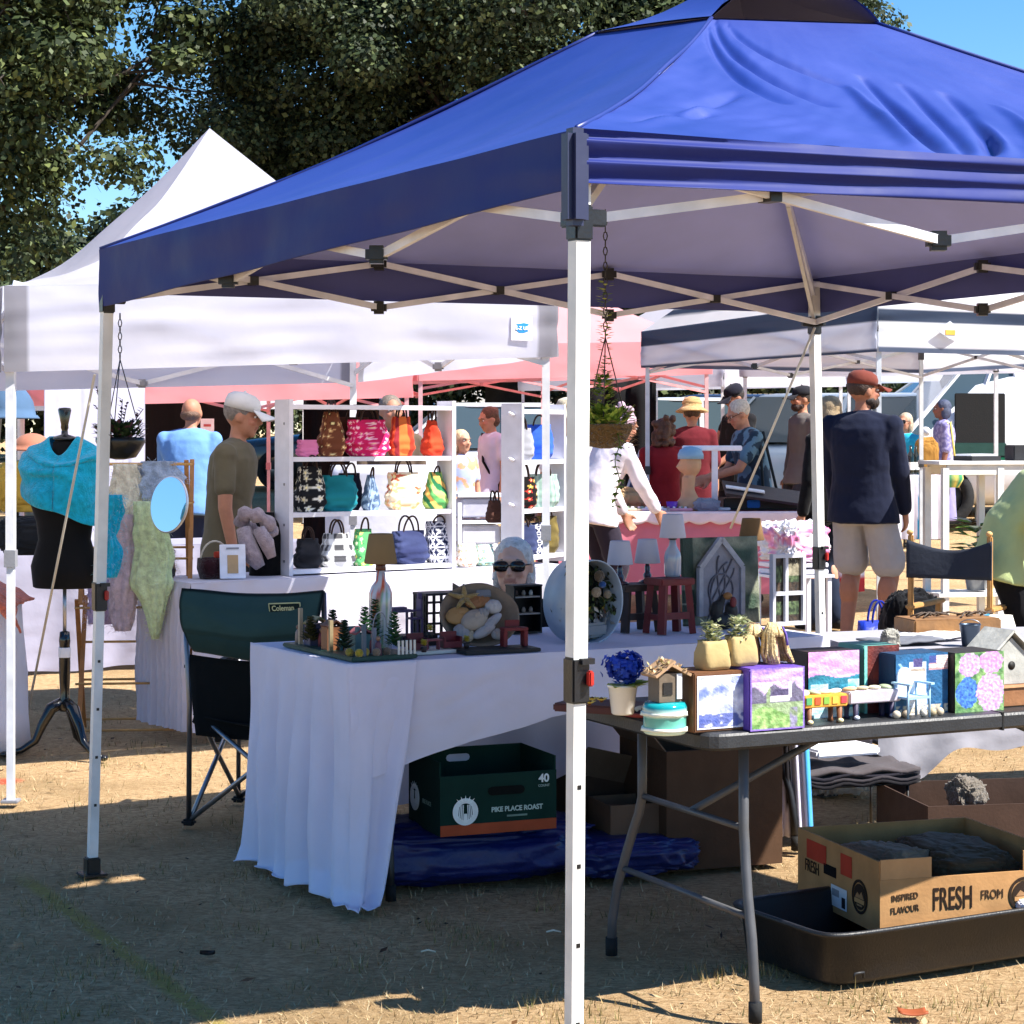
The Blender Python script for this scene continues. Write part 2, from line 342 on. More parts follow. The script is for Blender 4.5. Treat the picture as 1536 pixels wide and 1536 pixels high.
go = bpy.data.objects.new('dry_grass', gme); COL.objects.link(go); go['kind'] = 'stuff'; tag(go, 'short dry straw coloured grass covering the market lawn', 'grass')

# ---------------------------------------------------------------- trees
def crown(name, clumps, per, leaf, cols, parent, spread, gate=None):
    pos = []; nr = []
    for (c, r, k) in clumps:
        m = int(per*k); d = unit(rng.normal(size=(m, 3))); rr = r*rng.random(m)**.45
        p = np.array(c)+d*rr[:, None]*np.array([1, 1, .62]); pos.append(p); nr.append(unit(d+np.array([0, 0, .6])+.6*rng.normal(size=(m, 3))))
    pos = np.concatenate(pos); nr = np.concatenate(nr); n = len(pos)
    t = unit(np.cross(nr, rng.normal(size=(n, 3)))); s = np.cross(nr, t); L = leaf*(.6+.8*rng.random(n))
    pal = np.array([lin(c) for c in cols]); pc = pal[rng.integers(0, len(cols), n)]*(.7+.6*rng.random((n, 1)))
    me = quads(name, pos, t, s, L, L*.36, pc, leafm)
    o = bpy.data.objects.new(name, me); COL.objects.link(o); o.parent = parent; return o
def tree(name, label, base, H, rx, rz_, zc, n_cl, per, leaf, cols, seed, shell=.55, clr=.9, limbs=9, group='trees behind the market', tr=.25, ry=None):
    rs = np.random.default_rng(seed); t = thing(name, label, 'tree', base, 0, group); ry = ry or rx
    b = MB('3e362e'); top = zc+rz_*.35
    pts = [Vector((.12*sin(z*1.3+seed), .1*cos(z*1.1), z)) for z in np.linspace(-.1, top, 9)]
    b.tube(pts, [tr*(1.25-.95*i/8) for i in range(9)], 10)
    cl = []
    for i in range(n_cl):
        d = unit(rs.normal(size=3)); rr = shell+(1-shell)*rs.random()
        cl.append(((d[0]*rx*rr, d[1]*ry*rr, zc+d[2]*rz_*rr), clr*(.55+.8*rs.random()), .5+rs.random()))
    for i in range(limbs):
        c = Vector(cl[int(rs.integers(0, n_cl))][0]); s = pts[int(3+rs.integers(0, 5))]; mid = s.lerp(c, .5)+Vector((0, 0, -.25+.5*rs.random()))
        b.tube([s, s.lerp(mid, .5)+Vector((0, 0, .1)), mid, c], [tr*.34, tr*.25, tr*.16, tr*.05], 6)
        for q in range(3):
            e = c+Vector(rs.normal(size=3))*clr; b.tube([mid.lerp(c, .3+.2*q), e], [tr*.12, tr*.03], 5)
    b.build('trunk', bark, t); crown('crown', cl, per, leaf, cols, t, clr); return t
dk = ('36422c', '2a3422', '465336', '606a44', '303a28')
lt = ('3e4a2e', '4e5a38', '333e28', '66703f', '3a452c')
tree('leafy_tree', 'big dense dark green tree rising behind the white tent and blue canopy', (.1, 29, gz(29)), 10, 5.3, 4.6, 5.6, 340, 1500, .078, dk, 3, .45, .9, 16, tr=.38, ry=3.4)
tree('leafy_tree', 'lighter airy tree at the far left with sky showing between its branches', (-6.9, 27, gz(27)), 9, 3.1, 3.0, 6.4, 140, 520, .1, lt, 5, .3, .68, 30, tr=.2, ry=2.2)
for i, (x, y, h, r) in enumerate([(-9.5, 48, 6.5, 4), (-3.5, 52, 5.6, 4.4), (2.5, 50, 5.2, 4.2), (8.6, 55, 5.0, 4.2), (14.5, 56, 5.4, 4.5)]):
    lab = ['dark bushy tree beyond the parked cars at the left edge', 'dark spreading tree seen under the white tent beyond the bag shelves', 'dark tree beyond the parked cars behind the straw hat shopper',
           'dark tree beyond the silver car behind the two capped men', 'dark tree behind the white vans at the right edge'][i]
    tree('bushy_tree', lab, (x, y, gz(y)), h, r, h*.45, h*.47, 70, 420, .2, dk, 20+i, .5, 1.3, 5, tr=.3, group='dark trees beyond the car park')

hg = thing('hedge', 'long dark clipped hedge closing the far side of the car park', 'hedge', (0, 47, gz(47)))
rs_ = np.random.default_rng(77); crown('foliage', [((-19+38*k/119, rs_.normal()*.4, .5+2.4*rs_.random()), .8, .6+.8*rs_.random()) for k in range(120)], 260, .16, dk, hg, 1)
# ---------------------------------------------------------------- pop-up tents
U = Vector((-.497, .868, 0)); V = Vector((.868, .497, 0))
def trusses(name, t, a, b, zl, zh, n, col, w=.016, jc='15151a', hinges=True):
    """scissor bars along one side, n crossing units from corner a to corner b"""
    d = b-a; nrm = Vector((-d.y, d.x, 0)).normalized()*.012
    for i in range(n):
        p, q = a+d*(i/n), a+d*((i+1)/n)
        for sg, z0, z1 in ((1, zl, zh), (-1, zh, zl)):
            m = MB(col); m.bar(p+nrm*sg+Vector((0, 0, z0)), q+nrm*sg+Vector((0, 0, z1)), w, w*1.6); o = m.build('brace_bar', steel, t)
        if hinges:
            c = (p+q)/2+Vector((0, 0, (zl+zh)/2)); MB(jc).bar(c-nrm*2, c+nrm*2, .03).build('hinge', plast, o)
            if i:
                for z in (zl, zh): MB(jc).box(p+Vector((0, 0, z)), (.055, .05, .045), bev=.01).build('hinge', plast, o)
def tent(label, corners, zvb, zvt, peak, roofcol, valcol, name='canopy_tent', colfn=None, vcolfn=None, m=None, group='pop-up market tents', leg='d8d8da', legs=None, sag=.12, nu=20, nv=14, vv=6, wr=1.0, truss=True, bands=None, lw=.034, hinges=True, jc='2a2a2e', trcol='c8c8cc'):
    """corners: ground points round the tent; zvb / zvt: valance bottom / eave heights per corner"""
    c = [Vector((p[0], p[1], 0)) for p in corners]; o = c[0]; t = thing(name, label, 'tent', (o.x, o.y, gz(o.y)), 0, group); m = m or tentfab
    base = Vector((o.x, o.y, gz(o.y))); ctr = sum(c, Vector())/4; roof = MB(roofcol); val = MB(valcol)
    apex = Vector((ctr.x, ctr.y, peak))
    for i in range(4):
        j = (i+1) % 4; A = Vector((c[i].x, c[i].y, zvt[i])); B = Vector((c[j].x, c[j].y, zvt[j]))
        A2 = Vector((c[i].x, c[i].y, zvb[i])); B2 = Vector((c[j].x, c[j].y, zvb[j])); out = Vector((B.y-A.y, A.x-B.x, 0)).normalized()
        if out.dot(A-ctr) < 0: out = -out
        def rf(u, v):
            e = A.lerp(B, u); p = e.lerp(apex, v); s = sin(pi*v)
            return p-base+Vector((0, 0, -sag*s-.05*s*sin(pi*u)+.012*nz(p.x, p.y, p.z, 3)*s*2+wr*.014*nz(u*22, v*2.5, i)*s))
        roof.grid(rf, nu, nv, (lambda u, v: colfn(i, u, v)) if colfn else None)
        def vf(u, v):
            p = A.lerp(B, u).lerp(A2.lerp(B2, u), v); q = out*(.004+.012*v*nz(u*6, v, i*5.)+.008*sin(u*31+i)*v+wr*.016*nz(u*5+v*.6, v*5, i*3.)*(v*(1.2-v)*3))
            return p+q-base
        val.grid(vf, nu*3, vv, (lambda u, v: vcolfn(i, u, v)) if vcolfn else None)
    r = roof.build('roof', m, t); val.build('valance', m, t)
    for i in range(4):
        k = MB(leg); z0 = gz(c[i].y)-base.z; p = c[i]-base; p.z = 0; lean = (legs or {}).get(i, (0, 0)); ft = p+Vector((lean[0], lean[1], z0)); inn = (ctr-c[i]); inn.z = 0; inn = inn.normalized()*.05
        tp = p+inn+Vector((0, 0, zvt[i]-.03-base.z)); ft = ft+inn; mdp = ft.lerp(tp, .48)
        k.bar(mdp, tp, lw); k.bar(ft, mdp, lw*.82); lo = k.build('leg', steel, t)
        MB(jc).box(mdp, (lw*1.3, lw*1.3, lw*2)).build('clamp', plast, lo); MB(jc).box(ft+Vector((0, 0, .006)), (lw*2, lw*2, .012), bev=.003).build('foot', plast, lo)
        MB(jc).box(ft.lerp(tp, .93), (lw*1.35, lw*1.35, lw*2)).build('slider', plast, lo)
        if truss and i < 4:
            j = (i+1) % 4; ins = [(ctr-c[q]).normalized()*.06 for q in (i, j)]; trusses('truss', t, c[i]-base+ins[0], c[j]-base+ins[1], (zvb[i]+zvb[j])/2+.02-base.z, (zvt[i]+zvt[j])/2-.04-base.z, 2, trcol, .014, jc, hinges)
    return t
def sq(a, b, depth):   # corners from front-left a, front-right b, going back
    a, b = Vector(a), Vector(b); d = (b-a); pp = Vector((-d.y, d.x)).normalized()*depth
    return [a, b, b+pp, a+pp]
# white tent
WL, WR = Vector((-2.0, 8.16)), Vector((.198, 9.21)); wc = sq(WL, WR, 2.44)
grey_band = lambda i, u, v: '98969e' if (u < .035 or u > .965) else 'd4d4e0'
wt = tent('white peaked pop-up tent over the handbag stall', wc, [1.70, 1.80, 1.74, 1.66], [2.04, 2.15, 2.1, 2.02], 2.9, 'ccccd8', 'cacada', vcolfn=grey_band, sag=.2, nu=48, nv=30, vv=20, wr=.7, leg='e4e4e8', jc='8a8a90', trcol='dcdce0')
lg = P(778, 493, 9.14); vd = (WR-WL).normalized(); rz0 = math.atan2(vd.y, vd.x); nf = Vector((vd.y, -vd.x, 0))
e = MB('f4f4f8'); Mx = Matrix.Translation(lg+nf*.03) @ Matrix.Rotation(rz0, 4, 'Z') @ Matrix.Rotation(R(90), 4, 'X'); e.M = Mx
e.box((0, 0, 0), (.1, .105, .002)); eo = e.build('logo_patch', cloth, wt, True)
e = MB('2f86c8', Mx); pts = [(-.032, -.006), (-.02, .012), (-.028, .018), (.01, .024), (.036, .02), (.024, .006), (.032, -.012), (.008, -.02), (-.012, -.02)]; e.prism(pts, .001, .003); e.build('emblem', cloth, eo, True)
words('lettering', 'E-Z UP', .022, Vector(Mx @ Vector((0, 0, .004))), (R(90), 0, rz0), cloth, eo, 'f4f4f8', world=True, bold=.0006)
# pink tents
def pcor(px, Y): v = XY(px, Y); return Vector((v.x, v.y))
pA = pcor(628, 17.4); pB = pA+Vector((V.x, V.y))*3
pk = ('f0b8be', 'eaa4aa')
tent('pink pop-up tent behind the long pink table', sq(pA, pB, 3), [1.9, 2.0, 2.0, 1.9], [2.2, 2.3, 2.3, 2.2], 3.35, pk[0], pk[1], leg='d8b0b4', trcol='d89094', jc='c08088')
pC = pA-Vector((V.x, V.y))*3.06
tent('pink pop-up tent at left, its underside seen past the white tent', sq(pC, pA-Vector((V.x, V.y))*.06, 3), [1.67, 1.76, 1.8, 1.7], [2.04, 2.14, 2.2, 2.1], 3.2, pk[0], pk[1], leg='d8b0b4', trcol='d89094', jc='c08088')
# striped tent at right
sM = pcor(1317, 14.5); sc = [sM, sM+Vector((V.x, V.y))*3, sM+Vector((V.x+U.x, V.y+U.y))*3, sM+Vector((U.x, U.y))*3]
stripe = lambda i, u, v: '3a4860' if (v*7) % 1 > .5 else 'eef0f6'
vstr = lambda i, u, v: ('36435a' if v < .44 else ('3c485e' if v > .93 else 'd4d8e6')) if i == 3 else '36435a' if .16 < v < .44 else ('56627a' if v > .9 else 'eef0f6')  # left face: pale bands darkened to stand in for its shade
stt = tent('grey and white striped pop-up tent on the right', sc, [2.03, 2.03, 2.0, 2.0], [2.4, 2.4, 2.33, 2.3], 3.75, 'd6dae2', 'd6dae2', colfn=stripe, vcolfn=vstr, nv=42, vv=25, leg='c8ccd0', sag=.02)
s_ = MB('dfe2e8')
s_.M = Matrix.Translation(Vector(sM.to_3d())+V*.62+Vector((V.y, -V.x, 0))*.03+Vector((0, 0, 2.19))) @ Matrix.Rotation(math.atan2(V.y, V.x), 4, 'Z') @ Matrix.Rotation(R(90), 4, 'X')
s_ = MB('b4bac6', s_.M); s_.prism([(-.12, -.0), (0, .07), (.12, -.0), (0, -.06)], .012, .016); s_.k('d8a048').box((0, -.012, .018), (.09, .035, .003)); s_.build('logo_patch', cloth, stt, True)
# white canopies farther back
def back_tent(label, pxa, Ya, pxb, Yb, pvb, pvt, rise, c1='dcdce6', depth=3, **kw):
    a, b = pcor(pxa, Ya), pcor(pxb, Yb); zb = [ZY(pvb, Ya), ZY(pvb, Yb)]; zt = [ZY(pvt, Ya), ZY(pvt, Yb)]
    return tent(label, sq(a, b, depth), [zb[0], zb[1], zb[1], zb[0]], [zt[0], zt[1], zt[1], zt[0]], max(zt)+rise, c1, c1, nu=12, truss=False, **kw)
back_tent('white canopy far back behind the man in the blue shirt', 222, 24, 462, 25.6, 613, 592, .9)
back_tent('lavender white canopy above the man in the black cap', 1086, 21.5, 1268, 23, 580, 540, .8)
back_tent('white canopy above the white van at right', 1275, 24, 1470, 26, 572, 548, .5)
back_tent('white canopy corner at the far right edge', 1497, 19, 1680, 20.6, 556, 524, .6)
back_tent('bright blue tarpaulin canopy at the far left edge', -120, 17, 42, 18.6, 604, 570, .6, '2a74c8', jc='2a5a98')
# ---------------------------------------------------------------- blue canopy (nearest)
bF, bL, bR, bN = (Vector(p) for p in ((.133, 4.262, 0), (-1.367, 6.883, 0), (1.22, 8.363, 0), (2.72, 5.742, 0)))
bt = thing('canopy_tent', 'deep blue pop-up canopy with a vented cap, nearest the camera', 'tent', bF, 0, 'pop-up market tents')
bc = (bF+bR)/2; TOPZ = 2.86
eav = {0: 2.085, 1: 2.07, 2: 2.09, 3: 2.13}; cs = [bF, bL, bR, bN]
def bz(i): v = cs[i].copy(); v.z = eav[i]; return v
hub = [bc+(c-bc)*.2+Vector((0, 0, z)) for c, z in zip(cs, (2.64, 2.70, 2.70, 2.685))]
roof = MB('1b3382'); lin_ = MB('a4acec')
def roof_pt(i, u, v, off=0):
    j = (i+1) % 4; e = bz(i).lerp(bz(j), u); h = hub[i].lerp(hub[j], u); p = e.lerp(h, v); s = sin(pi*v)
    n = Vector((e.y-h.y, 0, 0)); z = -.035*s-.03*sin(pi*u)*s
    z += .010*nz(p.x, p.y, i, 2.2)*(1-(2*v-1)**4)
    if i == 3:                       # panel facing the camera's right: long drag folds fanning out from the hem and the cap corner
        for (u0, v0, u1, v1, w, a) in FOLDS:
            du, dv = u1-u0, v1-v0; L2 = du*du+dv*dv; t = max(0, min(1, ((u-u0)*du+(v-v0)*dv)/L2)); d = math.hypot(u-u0-du*t, (v-v0-dv*t)*.6)
            z += a*math.exp(-(d/w)**2)*sin(pi*min(1, max(.02, t)))**.6
        z += .012*nz(u*14, v*3, 4)*(v)*(1-v)*2+.004*nz(u*34+v*9, v*14, 6)*(1-v)
    else: z += .006*nz(u*12, v*2.5, i+.5)*sin(pi*v)
    return p+Vector((0, 0, z-off))
FOLDS = [(.62, .02, .40, .62, .016, -.035), (.64, .02, .47, .66, .014, -.03), (.665, .02, .545, .7, .016, -.04), (.69, .02, .62, .62, .016, .03), (.55, .05, .34, .55, .014, .022),
         (.60, .02, .44, .5, .013, .028), (.97, .97, .70, .45, .02, -.03), (.985, .93, .78, .42, .018, -.026), (.9, .95, .62, .6, .016, -.022), (.93, .3, .86, .5, .02, -.02), (.97, .12, .90, .26, .018, -.024), (.95, .1, .9, .32, .014, .02)]
FOLDS = [(a, b, c, d, w*.72, z*.95) for a, b, c, d, w, z in FOLDS]
for i in range(4):
    nu, nv = (280, 110) if i == 3 else (60, 24)
    roof.grid(lambda u, v: roof_pt(i, u, v)-bF, nu, nv)
    lin_.grid(lambda u, v: roof_pt(i, u, v, .035 if i == 3 else .008)-bF, nu//3, nv//3)
ro = roof.build('roof', nylon, bt); lin_.build('lining', lining, ro)
# vent cap: a small pyramid held above the opening
hood = MB('1b3382'); hl = MB('3a3a58'); hb = [bc+(c-bc)*.206+Vector((0, 0, z+.0)) for c, z in zip(cs, (2.64, 2.7, 2.7, 2.685))]; ap = Vector((bc.x, bc.y, TOPZ))
for i in range(4):
    j = (i+1) % 4
    f_ = lambda u, v: hb[i].lerp(hb[j], u).lerp(ap, v)+Vector((0, 0, .005+(.11 if i == 3 else .004)*sin(pi*u)**.7*(1-v)-.03*sin(pi*v)))-bF
    hood.grid(f_, 16, 8); hl.grid(lambda u, v: f_(u, v)-Vector((0, 0, .005)), 8, 4)
ho = hood.build('vent_cap', nylon, bt); hl.build('lining', lining, ho)
me_ = MB('2c2c44')
for i in range(4):
    j = (i+1) % 4; me_.grid(lambda u, v: hub[i].lerp(hub[j], u).lerp(hb[i].lerp(hb[j], u), v*.98)*1.0-bF+(bc+Vector((0, 0, 0))-hub[i].lerp(hub[j], u))*Vector((1, 1, 0)).length*.012*0, 8, 2)
me_.build('mesh_vent', lining, bt)
# valances: F-L hangs flat, the camera side (N-F) is bunched into folds
val = MB('15246a'); vin = MB('50548c')
def hem(i, u):
    if i == 0: return .12+.072*u
    if i == 3: return .095+.02*u
    return .145
for i in range(4):
    j = (i+1) % 4; a, b_ = bz(i), bz(j); out = Vector(((b_-a).y, -(b_-a).x, 0)).normalized()
    if out.dot(a-bc) < 0: out = -out
    def vf(u, v):
        p = a.lerp(b_, u); h = hem(i, u); z = -h*v; o = .004
        if i == 3:
            near = 1-u; k = (1-near)    # fold depth strongest at the near corner (u = 1)
            o += (.004+.02*k**1.5)*abs(sin(pi*(v*2.6+.25*sin(u*4))))*(1-.3*v)+.004*nz(u*9, v*3, 2); z = -h*(v+.05*sin(v*pi*5.2)*k)
        else: o += .005*nz(u*9, v*2.2, i)+.006*v*sin(u*19+i)+(.004 if .42 < v < .5 else 0)
        return p+out*o+Vector((0, 0, z))-bF
    val.grid(vf, 90 if i in (0, 3) else 30, 26 if i == 3 else 12); vin.grid(lambda u, v: vf(u, v)-out*.006, 40, 12)
for i in range(4):
    sm_ = MB('0c2470'); sm_.tube([roof_pt(i, 0, v)-bF+Vector((0, 0, .003)) for v in np.linspace(0, 1, 16)], .006, 6); sm_.build('seam', nylon, ro)
vo = val.build('valance', valfab, bt); vin.build('lining', lining, vo)
MB('0b1440').box(bF*0+Vector((-.004, -.012, 1.985)), (.05, .05, .2), rz=R(30), bev=.012).build('corner_pocket', nylon, bt)
# legs: outer tube above the clamp, inner tube below it
lean = {0: (-.014, 0), 1: (-.05, -.02), 2: (.045, .03), 3: (.02, 0)}
for i, c in enumerate(cs):
    inn = (bc-c); inn.z = 0; inn = inn.normalized()*.03; lx = Vector((*lean[i], 0)); rz = R(29.8)
    b0 = c-bF+inn; tp = b0+Vector((0, 0, eav[i]-.02)); ft = b0+lx; mz = (.96, .93, .97, .95)[i]; md = ft.lerp(tp, mz/tp.z)
    col = 'e4e2dc'
    def sqb(a, b, w, col):
        m = MB(col); d = b-a; X = Matrix.Rotation(rz, 4, 'Z'); vs = []
        for p in (a, b):
            for sx, sy in ((-1, -1), (1, -1), (1, 1), (-1, 1)):
                vs.append(p+X.to_3x3() @ Vector((sx*w/2, sy*w/2, 0)))
        m.add(vs, [(0, 1, 5, 4), (1, 2, 6, 5), (2, 3, 7, 6), (3, 0, 4, 7), (3, 2, 1, 0), (4, 5, 6, 7)]); return m
    lo = sqb(md, tp, .034, col).build('leg', steel, bt); sqb(ft, md, .029, col).build('inner_leg', steel, lo)
    m = MB('18181c'); m.box(md+Vector((0, 0, -.01)), (.042, .042, .095), rz, .004); m.box(md+Vector((.02, -.012, .03)), (.03, .02, .012), rz); m.build('clamp', plast, lo)
    MB('b02820').box(md+Vector((.028, -.02, -.005)), (.012, .016, .032), rz, .003).build('release_button', plast, lo)
    s = MB('18181c'); sp = ft.lerp(tp, 1.895/tp.z); s.box(sp, (.043, .043, .075), rz, .004); s.box(sp+V*(.04 if i in (0, 1) else -.04)+Vector((0, 0, .012)), (.045, .02, .035), rz, .003); s.box(sp+(U if i in (0, 3) else -U)*.04+Vector((0, 0, .012)), (.02, .045, .035), rz, .003); s.build('slider', plast, lo)
    f = MB('141416'); f.box(ft+Vector((0, 0, .004)), (.085, .085, .008), rz, .003); f.box(ft+Vector((0, 0, .03)), (.046, .046, .06), rz, .004); f.build('foot', plast, lo)
    for k in range(4): MB('141416').box(ft.lerp(md, .25+.17*k)+Matrix.Rotation(rz, 3, 'Z') @ Vector((.0, -.0147, 0)), (.009, .002, .009), rz).build('adjuster_hole', plast, lo)
    hp = hub[i]-bF; hm = MB('dcdce4'); hm.bar(tp-Vector((0, 0, .05)), tp.lerp(hp, .5)-Vector((0, 0, .075)), .016, .028); hm.bar(tp.lerp(hp, .5)-Vector((0, 0, .075)), Vector((bc.x, bc.y, 2.62))-bF, .016, .026); hm.build('roof_rafter', steel, bt)
    hm = MB('cfccc6'); hm.bar(sp+Vector((0, 0, .02)), tp.lerp(hp, .48)-Vector((0, 0, .08)), .014, .022); hm.build('roof_strut', steel, bt)
for i in range(4):
    j = (i+1) % 4; ia = (bc-cs[i]).normalized()*.06; ib = (bc-cs[j]).normalized()*.06
    trusses('truss', bt, cs[i]-bF+ia, cs[j]-bF+ib, 1.905, 2.06, 3, 'e4e4ec', .013, '141418')
# ---- things hung from the canopy
def basket(label, top, cz, kind, S):
    t = thing('hanging_basket', label, 'plant basket', (top[0], top[1], cz), 0, 'hanging baskets under the blue canopy'); z0 = top[2]-cz
    c = MB('3a3a3c')
    nlk = int((z0-.26)/.022)
    for k in range(nlk):
        z = z0-.011-k*.022; ax = Vector((.006, 0, 0)) if k % 2 else Vector((0, .006, 0))
        pts = [Vector((0, 0, z))+ax*cos(a)+Vector((0, 0, .0135*sin(a))) for a in np.linspace(0, 2*pi, 7)]; c.tube(pts, .0018, 4, False)
    for k in range(3):
        a = k*2.094+.4; c.tube([(0, 0, z0-nlk*.022), (.095*S*cos(a), .095*S*sin(a), .03)], .0018, 4)
    ch = c.build('chain', steel, t); ch['kind'] = 'stuff'
    b = MB('8a6c44' if kind else '1c1c1a', Matrix.Scale(S, 4))
    b.lathe([(.02, -.085), (.07, -.075), (.1, -.04), (.115, 0), (.112, .018), (.02, .02)], 20, wob=.12)
    r_ = random.Random(4 if kind else 9)
    if kind:
        for k in range(260):
            a = r_.random()*6.28; z = -.08+.11*r_.random(); q = Vector((cos(a)*.1, sin(a)*.1, z)); b.k(r_.choice(('a8875a', 'c2a270', '7a5c38', '967448'))); b.leaf(q, Vector((cos(a+1.4*r_.random()), sin(a), -.6+r_.random())), (0, 0, 1), .05, .003)
    b.build('moss_liner' if kind else 'pot', wool if kind else plast, t)
    p = MB(M=Matrix.Scale(S, 4)); cols = ('7a9a3c', 'a0bc54', '5a7a30', 'c0cc68') if kind else ('34442a', '46583a', '3a4a2c', '6a4650')
    for k in range(480):
        a = r_.random()*6.28; rr = .1*r_.random()**.5; q = Vector((cos(a)*rr, sin(a)*rr, .01+.07*r_.random())); p.k(r_.choice(cols))
        p.leaf(q, (cos(a)*.8, sin(a)*.8, r_.uniform(-.2, 1.1)), (0, 0, 1), .025+.025*r_.random(), .011)
    if kind:
        for k in range(110): z = .2+.42*r_.random(); a = r_.random()*6.28; p.k(r_.choice(cols)); p.leaf((cos(a)*.014, sin(a)*.014, z), (cos(a), sin(a), .2), (0, 0, 1), .03, .011)
    if kind:   # a vine climbing the chain and one trailing below
        for k in range(150):
            z = .02+.2*r_.random(); a = r_.random()*6.28; rr = .05*(1-z/.24)+.012; p.k(r_.choice(cols)); p.leaf((cos(a)*rr-.01, sin(a)*rr, z), (cos(a), sin(a), .4), (0, 0, 1), .034, .011)
        vine = [Vector((.045+.01*sin(z*40), -.1, -.02-z)) for z in np.linspace(0, .3, 12)]; p.k('5a7a30').tube(vine, .002, 4)
        for v in vine:
            for k in range(5): p.k(r_.choice(cols)); p.leaf(v, (r_.uniform(-1, 1), r_.uniform(-1, 1), -.3), (0, 0, 1), .03, .01)
    else:
        for k in range(7):
            a = r_.random()*6.28; e = Vector((cos(a)*.11, sin(a)*.11, .1+.16*r_.random())); p.k('5a4440').tube([(0, 0, .02), e*.6, e], .002, 4)
            for w_ in range(7): p.k(r_.choice(('6a4048', '4a2c34', '3a4a2a'))); p.leaf(e*(.5+.08*w_), (r_.uniform(-1, 1), r_.uniform(-1, 1), .4), (0, 0, 1), .03, .008)
    f_ = p.build('foliage', leafm, t); f_['kind'] = 'stuff'; return t
q = P(908, 315, 6.1); basket('moss lined hanging basket of bright green trailing vine on a long chain', q, ZY(640, 6.1)-.005, 1, .7)
q = P(180, 470, 6.95); basket('dark hanging pot of purple and green plants beside the far left canopy leg', q, ZY(662, 6.95), 0, .72)
single('guy_rope', MB('d8d2c4').tube([P(142, 562, 8.6), P(33, 1112, 9.85)], .006, 6), linen, 'pale rope slanting past the turquoise shawl down to the grass', 'rope')
single('guy_rope', MB('dcdad4').tube([P(1222, 492, 8.25), P(1160, 640, 8.7), P(1096, 792, 9.2)], .006, 6), linen, 'pale rope slanting down leftward from the rear canopy leg', 'rope')
# ---------------------------------------------------------------- tables and cloths
class Tab:   # a table frame: a along the front edge, b into the depth
    def __init__(s, x, y, deg, L, D, z): s.o = Vector((x, y, 0)); s.an = R(deg); s.d = Vector((cos(s.an), sin(s.an), 0)); s.n = Vector((-sin(s.an), cos(s.an), 0)); s.L, s.D, s.z = L, D, z
    def at(s, a, b, z=0): return s.o+s.d*a+s.n*b+Vector((0, 0, s.z+z))
    def px(s, px, b, z=0):     # the spot at depth b that the sight line through column px meets
        k = (px-CX)/FP; q = s.o+s.n*b; a = (k*q.y-q.x)/(s.d.x-k*s.d.y); return s.at(a, b, z)
WT = Tab(-.5, 6.42, 29.8, 1.85, .74, .74)
BT = Tab(.478, 5.09, 26, 1.83, .72, .72)
def draped(name, label, T, drops, cat='tablecloth', col='dcdcea', group='white table cloths', m=None, folds=11, amp=.03, over=.012, gz0=0, top=True):
    """cloth over a table: drops = {'f','l','r','b'} -> function u -> drop length"""
    c = MB(col); zt = T.z+.006
    pt = lambda a, b, z: T.o+T.d*a+T.n*b+Vector((0, 0, z))
    if top: c.grid(lambda u, v: pt(-over+(T.L+2*over)*u, -over+(T.D+2*over)*v, zt+.002*nz(u*8, v*4, 1)), 40, 16)
    for k, fn in drops.items():
        def g_(u, v):
            dr = fn(u); s = v*dr; fold = amp*min(1, s/.25)*(sin(u*folds*2*pi*1.0+1.3*sin(u*9))*.6+.6*nz(u*folds*1.3, 0, ord(k[0]))+.25*nz(u*20, v*3, 2)); o = over+fold+.10*amp*0; lie = 0; z = zt-s
            if z < gz0+.012: lie = (gz0+.012-z); z = gz0+.012+.01*abs(sin(u*40))
            o += lie*.8+.012*min(1, s/.05)+.010*nz(u*13, s*9, 8)+.006*nz(u*30+s*14, s*20, 9)
            if k == 'f': return pt(-over+(T.L+2*over)*u, -o, z)
            if k == 'b': return pt(-over+(T.L+2*over)*u, T.D+o, z)
            if k == 'l': return pt(-o, T.D+over-(T.D+2*over)*u, z)
            return pt(T.L+o, -over+(T.D+2*over)*u, z)
        c.grid(g_, 110 if k in 'fb' else 60, 26)
    o = single(name, c, m or linen, label, cat, group=group); return o
